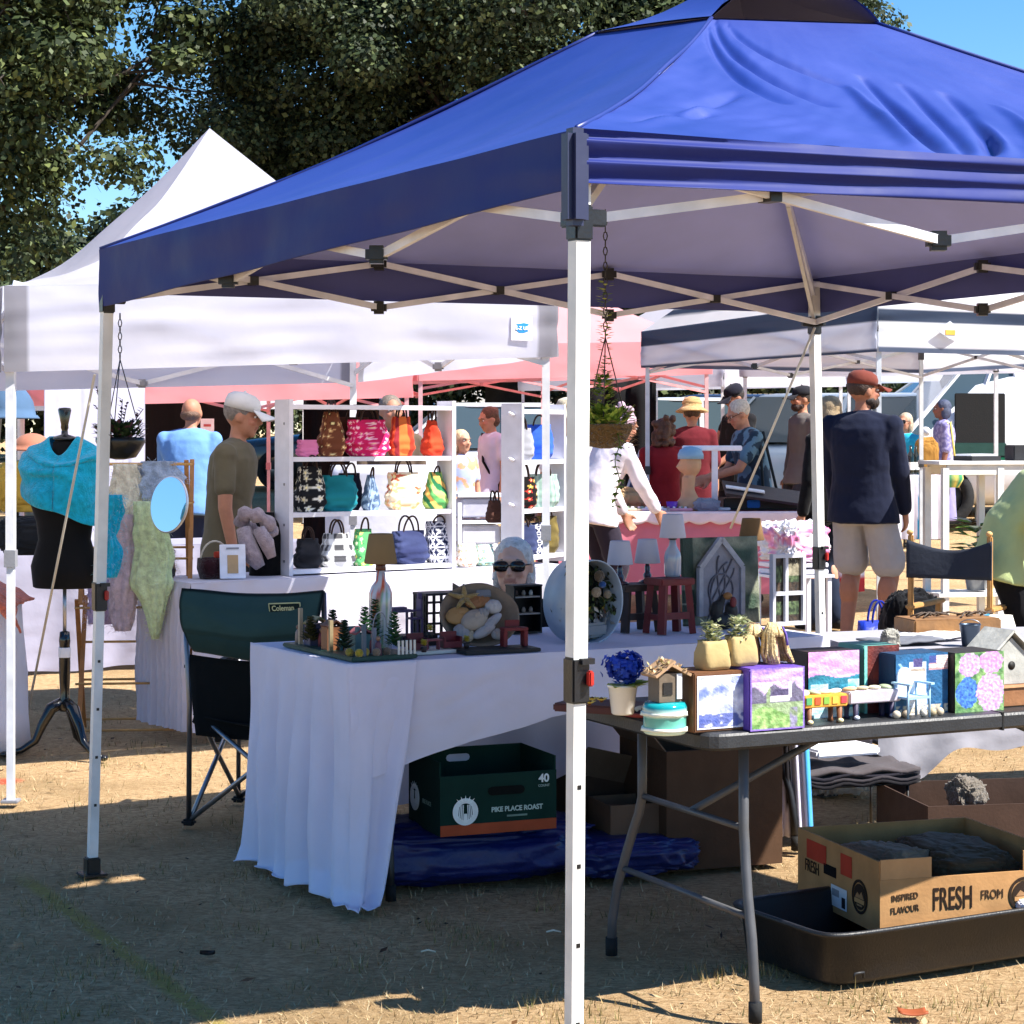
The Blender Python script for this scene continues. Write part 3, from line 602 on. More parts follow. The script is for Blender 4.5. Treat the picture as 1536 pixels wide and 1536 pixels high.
def folding_table(label, T, legcol='2a2a2c', topcol='2c2e33', group='folding tables', thick=.045, name='folding_table', gz0=0):
    t = thing(name, label, 'table', T.o+Vector((0, 0, gz0)), T.an, group); m = MB(topcol); L, D = T.L, T.D; zt = T.z-gz0
    r = .06; pts = []
    for cx, cy, a0 in ((L-r, r, -90), (L-r, D-r, 0), (r, D-r, 90), (r, r, 180)):
        pts += [(cx+r*cos(R(a0+q)), cy+r*sin(R(a0+q))) for q in (0, 22, 45, 68, 90)]
    def ring(ins, z): return [(x+(L/2-x)*2*ins/L, y+(D/2-y)*2*ins/D, z) for x, y in pts]
    rg = [ring(.012, zt-thick), ring(0, zt-thick+.008), ring(0, zt-.008), ring(.004, zt-.002), ring(.012, zt)]; n = len(pts)
    vs = sum(rg, []); fs = [(i*n+j, i*n+(j+1) % n, (i+1)*n+(j+1) % n, (i+1)*n+j) for i in range(4) for j in range(n)]+[tuple(range(n-1, -1, -1)), tuple(range(4*n, 5*n))]
    m.add(vs, fs); m.build('tabletop', blackp, t)
    MB('121214').box((L/2, D/2, zt-thick*.5), (.006, D+.002, thick+.003)).build('fold_seam', blackp, t)
    for sx, s1 in ((.17, 1), (L-.17, -1)):
        for sy, s2 in ((.1, 1), (D-.1, -1)):
            l = MB(legcol); l.tube([(sx, sy, zt-thick), (sx, sy, .46), (sx-.004*s1, sy-.012*s2, .41), (sx-.012*s1, sy-.03*s2, .36), (sx-.02*s1, sy-.05*s2, .3), (sx-.03*s1, sy-.085*s2, .2), (sx-.036*s1, sy-.105*s2, .1), (sx-.036*s1, sy-.11*s2, 0)], .0135, 10)
            o = l.build('leg', steel, t); MB('0c0c0d').lathe([(.017, 0), (.017, .05)], 10, (sx-.036*s1, sy-.11*s2, 0)).build('foot_cap', rubber, o)
        MB(legcol).tube([(sx, .1, .46), (sx, D-.1, .46)], .009, 8).build('cross_bar', steel, t)
        MB(legcol).tube([(sx-.024*s1, .04, .25), (sx-.024*s1, D-.04, .25)], .009, 8).build('cross_bar', steel, t)
        MB(legcol).tube([(sx, D/2, .46), (sx+.5*s1, D/2, zt-thick-.012)], .011, 8).build('brace', steel, t)
    return t
folding_table('black plastic folding table with bent steel legs, crowded with painted boxes', BT, '4a4a4c', '26282c')
folding_table('folding table under the thin white cloth of the craft stall', WT, '1a1a1c')
fr = lambda u: (.86+.03*sin(u*90) if u < .075 else .30+.04*sin(u*6)-.07*u) if True else 0
def front_drop(u):
    return .335-.115*min(1, (u-.07)/.32)-.03*u+.008*sin(u*23)
draped('tablecloth', 'thin white cloth draped over the craft table, its left corner pooling on the grass', WT, {'f': front_drop}, folds=5, amp=.028, col='e8e6f6')
# the gathered fall of cloth wrapping the left end and the corner, its foot kicked out over the grass
c = MB('e8e6f6')
def fall(u, v):
    Lp = WT.D+.03; s0 = u*(Lp+.22); g1 = min(1, v*2.2); f = (.020*sin(s0*46+.8)+.028*nz(s0*11, v*1.2, 2)+.014*nz(s0*26, v*2.5, 6))*g1
    dn = .755+.03*sin(s0*9); z = .748-dn*v; kick = max(0, v-.9)*10
    if s0 < Lp:                                   # end of the table, from the back corner forward
        b = Lp-.015-s0; o = .016+.025*v**1.5+f; q = WT.at(-o, b-.02*v, 0)
        if kick: q = q+(-WT.d*.02-WT.n*.05*(1-b/Lp))*kick
    else:                                         # round the corner, swept back toward the corner at the foot
        a = s0-Lp; o = .02+.05*v**1.5+f; q = WT.at(a*(1-.62*v**1.3)-.03*v, -o, 0)
        if kick: q = q+(-WT.n*.08-WT.d*.05)*kick
    q.z = max(.012+.012*abs(sin(s0*30))*kick, z); return q
c.grid(fall, 150, 60, thick=.0025); single('cloth_swag', c, linen, 'gathered white cloth at the left end of the craft table, trailing on grass', 'tablecloth', group='white table cloths')
c = MB('cfcde0'); BK = Tab(*(WT.at(0, WT.D)[:2]), 29.8, 1.85, .01, .735)
c.grid(lambda u, v: WT.at(-.01+1.87*u, WT.D+.03+.02*sin(u*40)*v+.02*nz(u*9, v*2, 5), -.6*v), 90, 14); single('back_cloth', c, linen, 'white sheet hanging down the far side of the craft table', 'tablecloth', group='white table cloths')
# tables farther back
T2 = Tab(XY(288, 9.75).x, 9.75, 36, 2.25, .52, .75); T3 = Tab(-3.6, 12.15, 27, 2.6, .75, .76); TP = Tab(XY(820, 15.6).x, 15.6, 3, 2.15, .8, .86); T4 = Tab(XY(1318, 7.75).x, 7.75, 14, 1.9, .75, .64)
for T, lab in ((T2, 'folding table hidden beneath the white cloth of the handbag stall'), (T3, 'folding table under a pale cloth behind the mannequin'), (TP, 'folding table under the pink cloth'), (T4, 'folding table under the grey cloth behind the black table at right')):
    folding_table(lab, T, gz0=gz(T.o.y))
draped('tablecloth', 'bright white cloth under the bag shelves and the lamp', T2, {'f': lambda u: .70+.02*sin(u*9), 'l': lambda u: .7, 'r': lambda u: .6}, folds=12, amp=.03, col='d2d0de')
draped('tablecloth', 'pale cloth toned lavender grey for shade, hanging behind the mannequin and drying rack', T3, {'f': lambda u: .74+.01*sin(u*20), 'r': lambda u: .72}, folds=8, amp=.035, col='a2a0b4')  # tent shade on this pale cloth is put into its grey colour
draped('tablecloth', 'pink cloth with a scalloped edge on the long table under the pink tent', TP, {'f': lambda u: .62, 'l': lambda u: .6, 'r': lambda u: .6}, folds=5, amp=.008, col='ee8ca0', group='coloured table cloths', gz0=.1)
c = MB('f6dfe4'); c.grid(lambda u, v: TP.at(-.05+2.24*u, -.045-.006*v, .012-.1*v*(.75+.25*abs(sin(u*44)))), 130, 4, thick=.002); single('lace_runner', c, cloth, 'white lace edge along the front of the pink tablecloth', 'table runner')
draped('tablecloth', 'grey cloth hanging loose from the table behind the black one', T4, {'f': lambda u: .38+.1*math.exp(-((u-.09)/.05)**2)-.03*u+.015*sin(u*30), 'l': lambda u: .42}, folds=6, amp=.02, col='aaa8b0')
# ---------------------------------------------------------------- things on the ground under and near the tables
def carton(label, loc, rz, w, d, h, col, name='cardboard_box', cat='box', flap=None, group='boxes under the tables', th=.006, cut=None, parts=None, sides=None):
    """open-topped box: four walls of real thickness and a bottom; frame origin = near-left corner"""
    t = thing(name, label, cat, loc, rz, group); sides = sides or {}
    m = MB(col); m.box((w/2, d/2, th/2), (w, d, th)); m.build('base', card, t)
    for k, (c_, s_) in {'front': ((w/2, th/2, h/2), (w, th, h)), 'back': ((w/2, d-th/2, h/2), (w, th, h)), 'left': ((th/2, d/2, h/2), (th, d-2*th, h)), 'right': ((w-th/2, d/2, h/2), (th, d-2*th, h))}.items():
        hh = sides.get(k, h); MB(col).box((c_[0], c_[1], th+(hh-th)/2), (s_[0], s_[1], hh-th)).build('side_panel', card, t)
    for f in flap or []:
        side, L, an = f; F = MB(mixc(lin(col), (.5, .4, .3), .15))
        if side == 'left': F.box((-cos(an)*L/2, d/2, h+sin(an)*L/2), (L, d*.97, .004), rot=Euler((0, an, 0)))
        if side == 'right': F.box((w+cos(an)*L/2, d/2, h+sin(an)*L/2), (L, d*.97, .004), rot=Euler((0, -an, 0)))
        if side == 'front': F.box((w/2, -cos(an)*L/2, h+sin(an)*L/2), (w*.97, L, .004), rot=Euler((-an, 0, 0)))
        if side == 'back': F.box((w/2, d+cos(an)*L/2, h+sin(an)*L/2), (w*.97, L, .004), rot=Euler((an, 0, 0)))
        F.build('flap', card, t)
    return t
# green coffee carton on the blue tarp bag
q = P(660, 1256, 6.55); CT = carton('dark green coffee carton with a round white emblem and the number 40', (q.x, q.y, q.z), R(22), .40, .30, .235, '0c2e26', th=.005, sides={'left': .235, 'front': .19, 'back': .235, 'right': .235})
def on_front(t, x, z, name, fn, m=card):   # build something flat on the front face of a box
    mb = MB(); mb.M = Matrix.Translation((x, -.0015, z)) @ Matrix.Rotation(R(90), 4, 'X'); fn(mb); return mb.build(name, m, t)
on_front(CT, .2, .018, 'band', lambda b: b.k('a04a2c').box((0, 0, 0), (.398, .034, .002)))
def ringp(b, r0, r1, z0, z1, n=36):
    vs = [(r*cos(2*pi*i/n), r*sin(2*pi*i/n), z) for z in (z0, z1) for r in (r0, r1) for i in range(n)]
    f = lambda a, i: a*n+i % n
    b.add(vs, [q for i in range(n) for q in ((f(2, i), f(3, i), f(3, i+1), f(2, i+1)), (f(1, i), f(1, i+1), f(3, i+1), f(3, i)), (f(0, i), f(2, i), f(2, i+1), f(0, i+1)))])
def emblem(b):
    b.k('dfe6e2'); ringp(b, .027, .043, 0, .002); b.k('e8eeea')
    for i in range(5): a = R(54+18*i); b.prism([(.030*cos(a-.12), .030*sin(a-.12)+.004), (.052*cos(a), .052*sin(a)), (.030*cos(a+.12), .030*sin(a+.12)+.004)], .002, .003)
    for sx in (-1, 1):
        for k in range(4):
            b.prism([(sx*(.006+.005*k), .022), (sx*(.0085+.005*k), .022), (sx*(.0115+.006*k), -.028+.004*k), (sx*(.008+.006*k), -.03+.004*k)], .001, .0025)
    b.prism([(-.005, -.006), (.005, -.006), (.007, -.034), (-.007, -.034)], .001, .0026)
on_front(CT, .085, .075, 'emblem', emblem)
words('lettering', 'PIKE PLACE ROAST', .022, (.262, -.003, .075), (R(90), 0, 0), card, CT, 'b8cabf', bold=.0006, sx=.95)
words('lettering', '40', .036, (.355, -.003, .165), (R(90), 0, 0), card, CT, 'dfe6e2', bold=.001); words('lettering', 'COUNT', .011, (.355, -.003, .142), (R(90), 0, 0), card, CT, 'a8bab0')
on_front(CT, .262, .053, 'small_print', lambda b: b.k('6d8478').box((0, 0, .001), (.07, .006, .001)))
on_front(CT, .225, .135, 'hand_hole', lambda b: b.k('030806').prism([(-.05+.014*cos(R(a)), .014*sin(R(a))) for a in (90, 135, 180, 225, 270)]+[(.05+.014*cos(R(a)), .014*sin(R(a))) for a in (-90, -45, 0, 45, 90)], 0, .001))
hb_ = MB('c8c6d6'); hb_.M = Matrix.Translation((.17, .2935, .2)) @ Matrix.Rotation(R(90), 4, 'X'); hb_.prism([(-.03+.012*cos(R(a)), .012*sin(R(a))) for a in (90, 135, 180, 225, 270)]+[(.03+.012*cos(R(a)), .012*sin(R(a))) for a in (-90, -45, 0, 45, 90)], 0, .0005); hb_.build('hand_hole', card, CT)
words('lettering', 'PIKE PLACE', .02, (-.002, .12, .09), (R(90), 0, R(-90)), card, CT, '6d8478', sx=.8)
em = MB(); em.M = Matrix.Translation((-.0012, .235, .09)) @ Matrix.Rotation(R(-90), 4, 'Z') @ Matrix.Rotation(R(90), 4, 'X'); emblem(em); em.build('emblem', card, CT)
# blue tarpaulin bag lying flat below the carton
def lump(c, rx, ry, rz, an, seed, n=130, amp=.16, flat=.0):
    m = MB(); Z = Matrix.Rotation(an, 3, 'Z'); c = Vector(c); vs = []; k = n//2
    for i in range(k+1):
        ph = pi*i/k
        for j in range(n):
            th = 2*pi*j/n; d = Vector((sin(ph)*cos(th), sin(ph)*sin(th), cos(ph))); p = Vector([math.copysign(abs(q)**.6, q) for q in d])
            w = 1+amp*nz(d.x*1.6, d.y*1.6, d.z*1.6+seed)+amp*.7*abs(nz(d.x*4, d.y*4, d.z*4+seed))+amp*.5*abs(nz(d.x*8, d.y*8, d.z*8+seed))-amp*.35*abs(nz(d.x*17, d.y*17, d.z*17+seed)); p = Vector((p.x*rx*w, p.y*ry*w, max(-.98, p.z*w)*rz)); vs.append(c+Z @ p+Vector((0, 0, rz)))
    return vs, [(i*n+j, (i+1)*n+j, (i+1)*n+(j+1) % n, i*n+(j+1) % n) for i in range(k) for j in range(n)]
def bagl(name, label, cat, c, r, an, seed, col, m=tarp, group=None, amp=.16, flecks=None):
    b = MB(col); vs, fs = lump(c, *r, an, seed, amp=amp); b.add(vs, fs, True); return single(name, b, m, label, cat, group=group)
q = P(690, 1290, 6.85); bagl('tarpaulin_bag', 'crumpled navy blue tarpaulin bag lying under the craft table', 'bag', (q.x-.02, q.y, 0), (.44, .2, .095), R(16), 3, '0c1a58')
q = P(930, 1275, 6.9); bagl('tarpaulin_bag', 'smaller dark blue tarpaulin bundle right of the white pole under the table', 'bag', (q.x, q.y+.05, 0), (.24, .18, .06), R(20), 8, '0c1c58')
q = P(1000, 1290, 6.9)
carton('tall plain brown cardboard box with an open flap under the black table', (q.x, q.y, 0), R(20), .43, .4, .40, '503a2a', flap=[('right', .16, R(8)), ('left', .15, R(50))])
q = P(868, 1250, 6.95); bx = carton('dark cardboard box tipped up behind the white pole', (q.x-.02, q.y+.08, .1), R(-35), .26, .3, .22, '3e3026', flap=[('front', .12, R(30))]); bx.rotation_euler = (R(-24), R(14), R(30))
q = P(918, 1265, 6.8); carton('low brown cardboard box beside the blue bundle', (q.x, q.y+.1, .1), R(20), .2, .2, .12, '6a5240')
# fresh-produce box in a black tote at lower right
q = P(1320, 1395, 5.68); FBX = carton('brown produce box lettered FRESH sitting in the black tray', (q.x, q.y, .085), R(17), .56, .53, .2, 'b08456', flap=None, sides={'front': .15, 'left': .2, 'right': .2, 'back': .2})
MB('b88c5e').box((.08, .003, .178), (.155, .006, .055)).build('corner_tab', card, FBX); MB('b88c5e').box((.5, .003, .178), (.11, .006, .055)).build('corner_tab', card, FBX)
words('lettering', 'FRESH', .088, (.222, -.0015, .085), (R(90), 0, R(0)), card, FBX, '2a1c14', sx=.52, bold=.0005); words('lettering', 'INSPIRED', .025, (.075, -.0015, .1), (R(90), R(-4), 0), card, FBX, '4a3626', sx=.8); words('lettering', 'FLAVOUR', .025, (.075, -.0015, .066), (R(90), R(-4), 0), card, FBX, '4a3626', sx=.8)
words('lettering', 'FROM', .036, (.345, -.0015, .09), (R(90), 0, 0), card, FBX, '4a3626', sx=.75)
def seal(b): b.k('2e2118'); ringp(b, .040, .048, 0, .001); ringp(b, 0.001, .036, 0, .0008); b.k('9a7450').prism([(-.026, -.004), (-.012, .012), (0, .004), (.012, .016), (.027, -.004)], .0008, .0016); b.k('b08456').box((0, -.012, .0012), (.06, .012, .001)); b.k('9a7450').prism([(-.014+0*1, -.026), (.014, -.026), (.018, -.021), (-.018, -.021)], .0008, .0016)
on_front(FBX, .445, .085, 'round_seal', seal)
def on_left(t, y, z, name, fn, m=card):
    b = MB(); b.M = Matrix.Translation((-.0015, y, z)) @ Matrix.Rotation(R(-90), 4, 'Z') @ Matrix.Rotation(R(90), 4, 'X'); fn(b); return b.build(name, m, t)
on_left(FBX, .12, .08, 'round_seal', seal); words('lettering', 'FRESH', .05, (-.0015, .43, .1), (R(90), 0, R(-90)), card, FBX, '3a291c', sx=.7)
on_left(FBX, .40, .152, 'red_print', lambda b: b.k('b4402c').box((0, 0, 0), (.13, .055, .001))); on_left(FBX, .205, .15, 'red_print', lambda b: b.k('b4402c').box((0, 0, 0), (.07, .06, .001)))
on_left(FBX, .25, .05, 'shipping_label', lambda b: (b.k('d8d8dc').box((0, 0, .0005), (.1, .06, .001)), b.k('222224').box((.03, -.01, .0012), (.022, .03, .001)), b.k('8a8a90').box((-.02, .01, .0012), (.045, .02, .001))))
on_left(FBX, .31, .115, 'hand_hole', lambda b: b.k('0c0806').box((0, 0, 0), (.08, .03, .001)))
bagl('folded_blanket', 'grey mottled bundle tucked in the produce box', 'bundle', FBX.matrix_basis @ Vector((.17, .3, .03)), (.10, .14, .075), R(30), 5, '8a7460', m=cloth)
bagl('folded_blanket', 'brown fluffy bundle filling the right of the produce box', 'bundle', FBX.matrix_basis @ Vector((.38, .28, .03)), (.14, .2, .075), R(10), 9, '5a4430', m=cloth)
q = P(1247, 1487, 5.42); tr = thing('storage_tray', 'black plastic tray with a rolled rim under the produce box', 'tray', (q.x, q.y, 0), R(29))
def tray(w, d, h, fl, rim):
    t_ = MB('16171b'); rr = lambda e, z: ((w/2, d/2, z), w/2+e, d/2+e)
    t_.loft([rr(-.03, .0), rr(-.012, .008), rr(0, .02), rr(fl, h-.012), rr(fl+rim, h-.010), rr(fl+rim+.004, h-.002), rr(fl+rim, h+.004), rr(fl+.002, h+.002), rr(fl-.006, h-.006), rr(-.008, .024), rr(-.04, .014)], 64, 9); return t_
tray(.86, .43, .15, .012, .014).build('tub', blackp, tr); MB('1a1a1c').tube([(.06, -.02, .03), (.06, -.021, .045), (.09, -.021, .045), (.09, -.02, .03)], .004, 6).build('moulded_lug', blackp, tr)
# more clutter behind
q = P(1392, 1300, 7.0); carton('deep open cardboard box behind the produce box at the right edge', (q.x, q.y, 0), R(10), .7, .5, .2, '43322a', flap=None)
rk = thing('wire_rack', 'low black wire rack holding dark folded cloth under the grey tablecloth', 'rack', (P(1200, 1215, 7.35).x, 7.35, 0), R(16)); m = MB('101012')
for x in (0, .42):
    for y in (0, .3): MB('101012').tube([(x, y, 0), (x, y, .2)], .005, 6).build('leg', steel, rk)
for k in range(9): m.tube([(0, .3*k/8, .2), (.42, .3*k/8, .2)], .003, 5)
m.tube([(0, 0, .2), (.42, 0, .2), (.42, .3, .2), (0, .3, .2), (0, 0, .2)], .005, 6); m.build('shelf', steel, rk)
fm = MB('2a2628'); fm.M = rk.matrix_basis.copy()
for k in range(4): fm.k(('1c1a1e', '383438', '24222a', '4a4446')[k]).grid(lambda u, v: Vector((-.04+.5*u, -.02+.33*v, .215+.014*k+.012*nz(u*5, v*5, k*3.)+.004*sin(u*20))), 20, 12, thick=.012)
single('folded_cloth', fm, cloth, 'stack of dark folded cloths on the low wire rack', 'cloth')
pm = MB('f2f2fa'); pm.M = rk.matrix_basis @ Matrix.Translation((.12, .07, .31)) @ Matrix.Rotation(R(8), 4, 'Z'); pm.box((.1, .06, 0), (.27, .16, .03), bev=.008); single('paper_parcel', pm, paint, 'white paper parcel lying on the dark cloths', 'parcel')
q = P(1252, 1165, 8.4); bagl('plastic_bag', 'translucent white plastic bag slumped on the sunny grass', 'bag', (q.x, q.y, 0), (.12, .1, .13), .3, 12, 'd8d4cc', m=tentfab, amp=.3)
q = P(1178, 1250, 7.3); c = MB('d8d8ea'); c.grid(lambda u, v: Vector((q.x-.04+.11*u+.03*v, q.y+.02*sin(u*20), .62-.58*v)), 20, 14, lambda u, v: '4aa0dc' if u > .82 else ('222024' if .1 < u-.12*v < .3 else 'd4d2e4'), thick=.003); single('hanging_cloth', c, cloth, 'striped white, black and blue cloth hanging behind the black table', 'cloth')
bagl('burlap_sack', 'rough torn burlap bundle with dark top under the grey cloth', 'sack', (P(1440, 1200, 7.5).x, 7.4, .12), (.055, .05, .05), .5, 21, '8a8074', m=wool, amp=.4)
q = P(1528, 1400, 5.85); bagl('cloth_bundle', 'white cloth bundle at the right edge beside the tray', 'cloth', (q.x+.03, q.y, .12), (.06, .08, .02), .3, 31, 'e6e4ee', m=cloth)
# debris on the lawn
for i, (px, py, col, lab) in enumerate([(830, 1404, 'e8e0c8', 'thin pale twig on the shaded grass right of centre'), (642, 1434, 'd8ccb0', 'short pale straw stalk on the shaded grass left of the pole'), (312, 1436, '2a2018', 'dark curled leaf on the shaded grass at lower left')]):
    Y = CH*FP/(py-HY); q = P(px, py, Y)
    if i < 2: single('twig', MB(col).tube([(q.x-.02, q.y, .012), (q.x, q.y+.004, .016), (q.x+.022, q.y, .012)], [.0025, .003, .002], 6), wood, lab, 'twig')
    else: lf = MB(col).grid(lambda u, v: (q.x-.02+.04*u, q.y-.02+.04*v*(1-(2*u-1)**2*.7), .012+.006*(2*u-1)**2+.004*sin(v*9)), 8, 8, thick=.002); single('dead_leaf', lf, leafm, lab, 'leaf')
q = P(1370, 1527, 4542/877); lf = MB('a85a38').grid(lambda u, v: (q.x-.035+.07*u, q.y-.015+.05*v, .010+.006*(2*u-1)**2+.004*sin(v*9)), 8, 8, thick=.002); single('dead_leaf', lf, leafm, 'rust coloured dry leaf on the sunny grass below the tray', 'leaf')
# ---------------------------------------------------------------- green camp chair
q = XY(300, 7.66); cc = thing('camp_chair', 'dark green folding camp chair seen from behind beside the white table', 'chair', (q.x+.215, 7.66, 0), R(-14))
for a, b in (((-.27, 0, .02), (.24, 0, .42)), ((.27, 0, .02), (-.24, 0, .42)), ((-.27, 0, .02), (-.25, .48, .42)), ((-.27, .5, .02), (-.25, .02, .42)), ((.27, 0, .02), (.25, .48, .42)), ((.27, .5, .02), (.25, .02, .42)), ((-.27, .5, .02), (.24, .5, .42)), ((.27, .5, .02), (-.24, .5, .42))):
    MB('9a9aa0').tube([a, b], .0095, 8).build('leg', metal, cc)
for sx in (-1, 1):
    MB('7e7e84').tube([(sx*.275, .0, .02), (sx*.268, -.01, .45), (sx*.272, -.05, .88)], .0105, 8).build('back_post', metal, cc); MB('7e7e84').tube([(sx*.275, .5, .02), (sx*.27, .49, .6)], .0095, 8).build('arm_post', metal, cc)
    a = MB('101114'); a.grid(lambda u, v: (sx*(.27+.03*(v-.5)), -.02+.52*u, .6-.015*sin(pi*u)), 14, 4, thick=.012); a.build('armrest', cloth, cc)
    a = MB('0e1012'); a.grid(lambda u, v: (sx*(.262-.02*sin(pi*v)), .0+.46*u*(1-.3*v), .585-v*(.2+.05*sin(pi*u))), 12, 8); a.build('side_panel', cloth, cc)
    for y in (0, .5): MB('0a0a0b').box((sx*.275, y, .012), (.05, .04, .024), bev=.008).build('foot', rubber, cc)
s = MB('14181a'); s.grid(lambda u, v: (-.25+.5*u, -.02+.5*v, .42-.07*sin(pi*u)*sin(pi*(.15+.7*v))), 16, 14, thick=.006); s.build('seat', cloth, cc)
s = MB('101416'); s.grid(lambda u, v: ((-.265+.53*u)*(1-.1*v), -.02-.03*v+.03*v*v+.06*sin(pi*u)*(v), .64-.3*v-.02*sin(pi*u)), 20, 14, thick=.005); s.build('seat_back', cloth, cc)
def bk(u, v): return ((-.28+.56*u)*(1-.2*v*v), -.055+.05*sin(pi*u)*(1-v)-.055*sin(pi*v)*(.6+.4*sin(pi*u))+.006*nz(u*6, v*5, 3)-.012*abs(sin(v*9))*v, .885-.025*sin(pi*u)*(1-v)-(.25-.03*abs(2*u-1))*v)
s = MB('34504a'); s.grid(bk, 44, 30, lambda u, v: '15201f' if (v < .035 or u < .02 or u > .98) else ('364f4a' if v < .62 else '2c423e'), thick=.014); s.build('backrest', cloth, cc)
lp = Vector(bk(.74, .2)); lm = Matrix.Translation(lp+Vector((0, -.024, 0))) @ Matrix.Rotation(R(-3), 4, 'Y') @ Matrix.Rotation(R(102), 4, 'X')
s = MB('d8d4a0', lm); s.box((0, 0, 0), (.125, .042, .004), bev=.004); lo = s.build('logo_patch', cloth, cc); s = MB('1c2a28', lm); s.box((0, 0, .003), (.115, .034, .002)); s.build('patch_field', cloth, lo)
words('lettering', 'Coleman', .028, tuple(lm @ Vector((-.006, .001, .0045))), (R(102), R(-3), 0), cloth, lo, 'e0dca8', sx=.85, bold=.0004)
# ---------------------------------------------------------------- mannequin in a shawl
q = XY(97, 9.4); mn = thing('dress_form', 'black headless dress form on a black tripod wearing a turquoise shawl', 'mannequin', (q.x, q.y, 0), R(-8))
s = MB('141416'); s.loft([((0, 0, .76), .135, .095), ((0, 0, .765), .145, .105), ((0, 0, .86), .155, .115), ((0, 0, .98), .12, .09), ((0, 0, 1.06), .13, .1), ((0, -.01, 1.15), .155, .12), ((0, 0, 1.25), .165, .095), ((0, 0, 1.315), .13, .07), ((0, 0, 1.345), .06, .055), ((0, 0, 1.42), .052, .05), ((0, 0, 1.43), .04, .04)], 40)
s.build('torso', cloth, mn)
MB('0c0c0d').lathe([(.053, 1.428), (.058, 1.435), (.05, 1.445), (.016, 1.455), (.014, 1.475), (.018, 1.485), (.017, 1.5), (.03, 1.565), (.026, 1.575), (.005, 1.577)], 20).build('neck_cap', gloss, mn)
MB('b8b8bc').tube([(0, 0, .56), (0, 0, .78)], .009, 8).build('pole', metal, mn)
s = MB('121213'); s.lathe([(.02, .2), (.03, .21), (.028, .24), (.02, .27), (.024, .34), (.026, .42), (.024, .5), (.026, .52), (.022, .56), (.01, .565)], 18); s.build('column', gloss, mn)
MB('e4e4e8').lathe([(.0272, .445), (.0275, .447), (.0275, .488), (.0272, .49)], 18).build('paper_label', card, mn)
for k, a in enumerate((R(200), R(330), R(85))):
    d = Vector((cos(a), sin(a), 0)); s = MB('121213'); s.tube([d*.01+Vector((0, 0, .24)), d*.06+Vector((0, 0, .215)), d*.1+Vector((0, 0, .14)), d*.13+Vector((0, 0, .07)), d*.19+Vector((0, 0, .03)), d*.26+Vector((0, 0, .012))], [.026, .028, .022, .018, .015, .012], 10); s.ell(d*.265+Vector((0, 0, .014)), (.02, .02, .014)); s.build('leg', gloss, mn)
def shawl(u, v):
    a = 2*pi*u-.5*pi; sx, sy = cos(a), sin(a); fr = max(0, -sy)
    K = [(0, .062, .058, 1.44-.085*fr**2), (.1, .085, .072, 1.425-.085*fr**2), (.22, .135, .09, 1.40-.075*fr), (.34, .188, .11, 1.365-.045*fr), (.45, .196, .125, 1.31-.01*fr), (1, .178, .14, 1.135-.07*sx-.035*fr+.02*sin(3*a))]
    for (v0, a0, b0, z0), (v1, a1, b1, z1) in zip(K, K[1:]):
        if v <= v1: t = (v-v0)/(v1-v0); break
    rx, ry, z = a0+(a1-a0)*t, b0+(b1-b0)*t, z0+(z1-z0)*t; g = min(1, v*3)
    w = 1+g*(.05*sin(2*a+13*v+.6)*fr+.04*nz(u*7, v*4, 1)+.05*sin(5*a-9*v)*v)
    roll = .024*math.exp(-((v-.27-.05*sx)/.045)**2)+.014*math.exp(-((v-.52-.1*sx)/.05)**2)*fr
    return (rx*sx*w+roll*sx, ry*sy*w+roll*sy-.012, z+.010*sin(3*a+10*v)*g)
s = MB('22c4e8'); s.grid(shawl, 110, 60, thick=.008); s.M = mn.matrix_basis.copy()
s.v = [tuple(mn.matrix_basis @ Vector(v)) for v in s.v]; fuzz(s, 1500, .016, '22c4e8', .0012); single('shawl', s, wool, 'fluffy turquoise shawl wrapped round the black dress form', 'shawl')
# tail of the shawl on the right
def hang(name, label, cat, px, pt, pb, wpx, Y, col, m=wool, prof=None, cols=None, group='scarves hung on the drying rack', twist=0, th=.03):
    w = wpx*Y/FP/2; zt, zb = ZY(pt, Y), ZY(pb, Y); x = (px-CX)*Y/FP; n = 22; rg = []; sd = px*.13; fz = 1 if m is wool else 0
    for i in range(n+1):
        t = i/n; k = (prof(t) if prof else .75+.25*sin(pi*t)+.2*t); rg.append(((x+.02*nz(t*3, sd, 0)+twist*t, Y+.012*nz(t*4, sd, 4), zb+(zt-zb)*(1-t)), w*k*(1+.12*nz(t*6, sd, 7)), th*(.7+.4*nz(t*4, sd, 9)+.3)))
    b = MB(col); b.loft(list(reversed(rg)), 60, 2.0, cols, wob=.25, fold=.16)
    if fz: fuzz(b, 700, .022, col); return single(name, b, m, label, cat, group=group)
hang('shawl_end', 'ruffled turquoise shawl end hanging beside the far left canopy leg', 'shawl', 166, 742, 866, 30, 9.35, '22c0e4', prof=lambda t: .5+.8*abs(sin(pi*t*1.6+.6))*(1-.3*t), group='shawls')
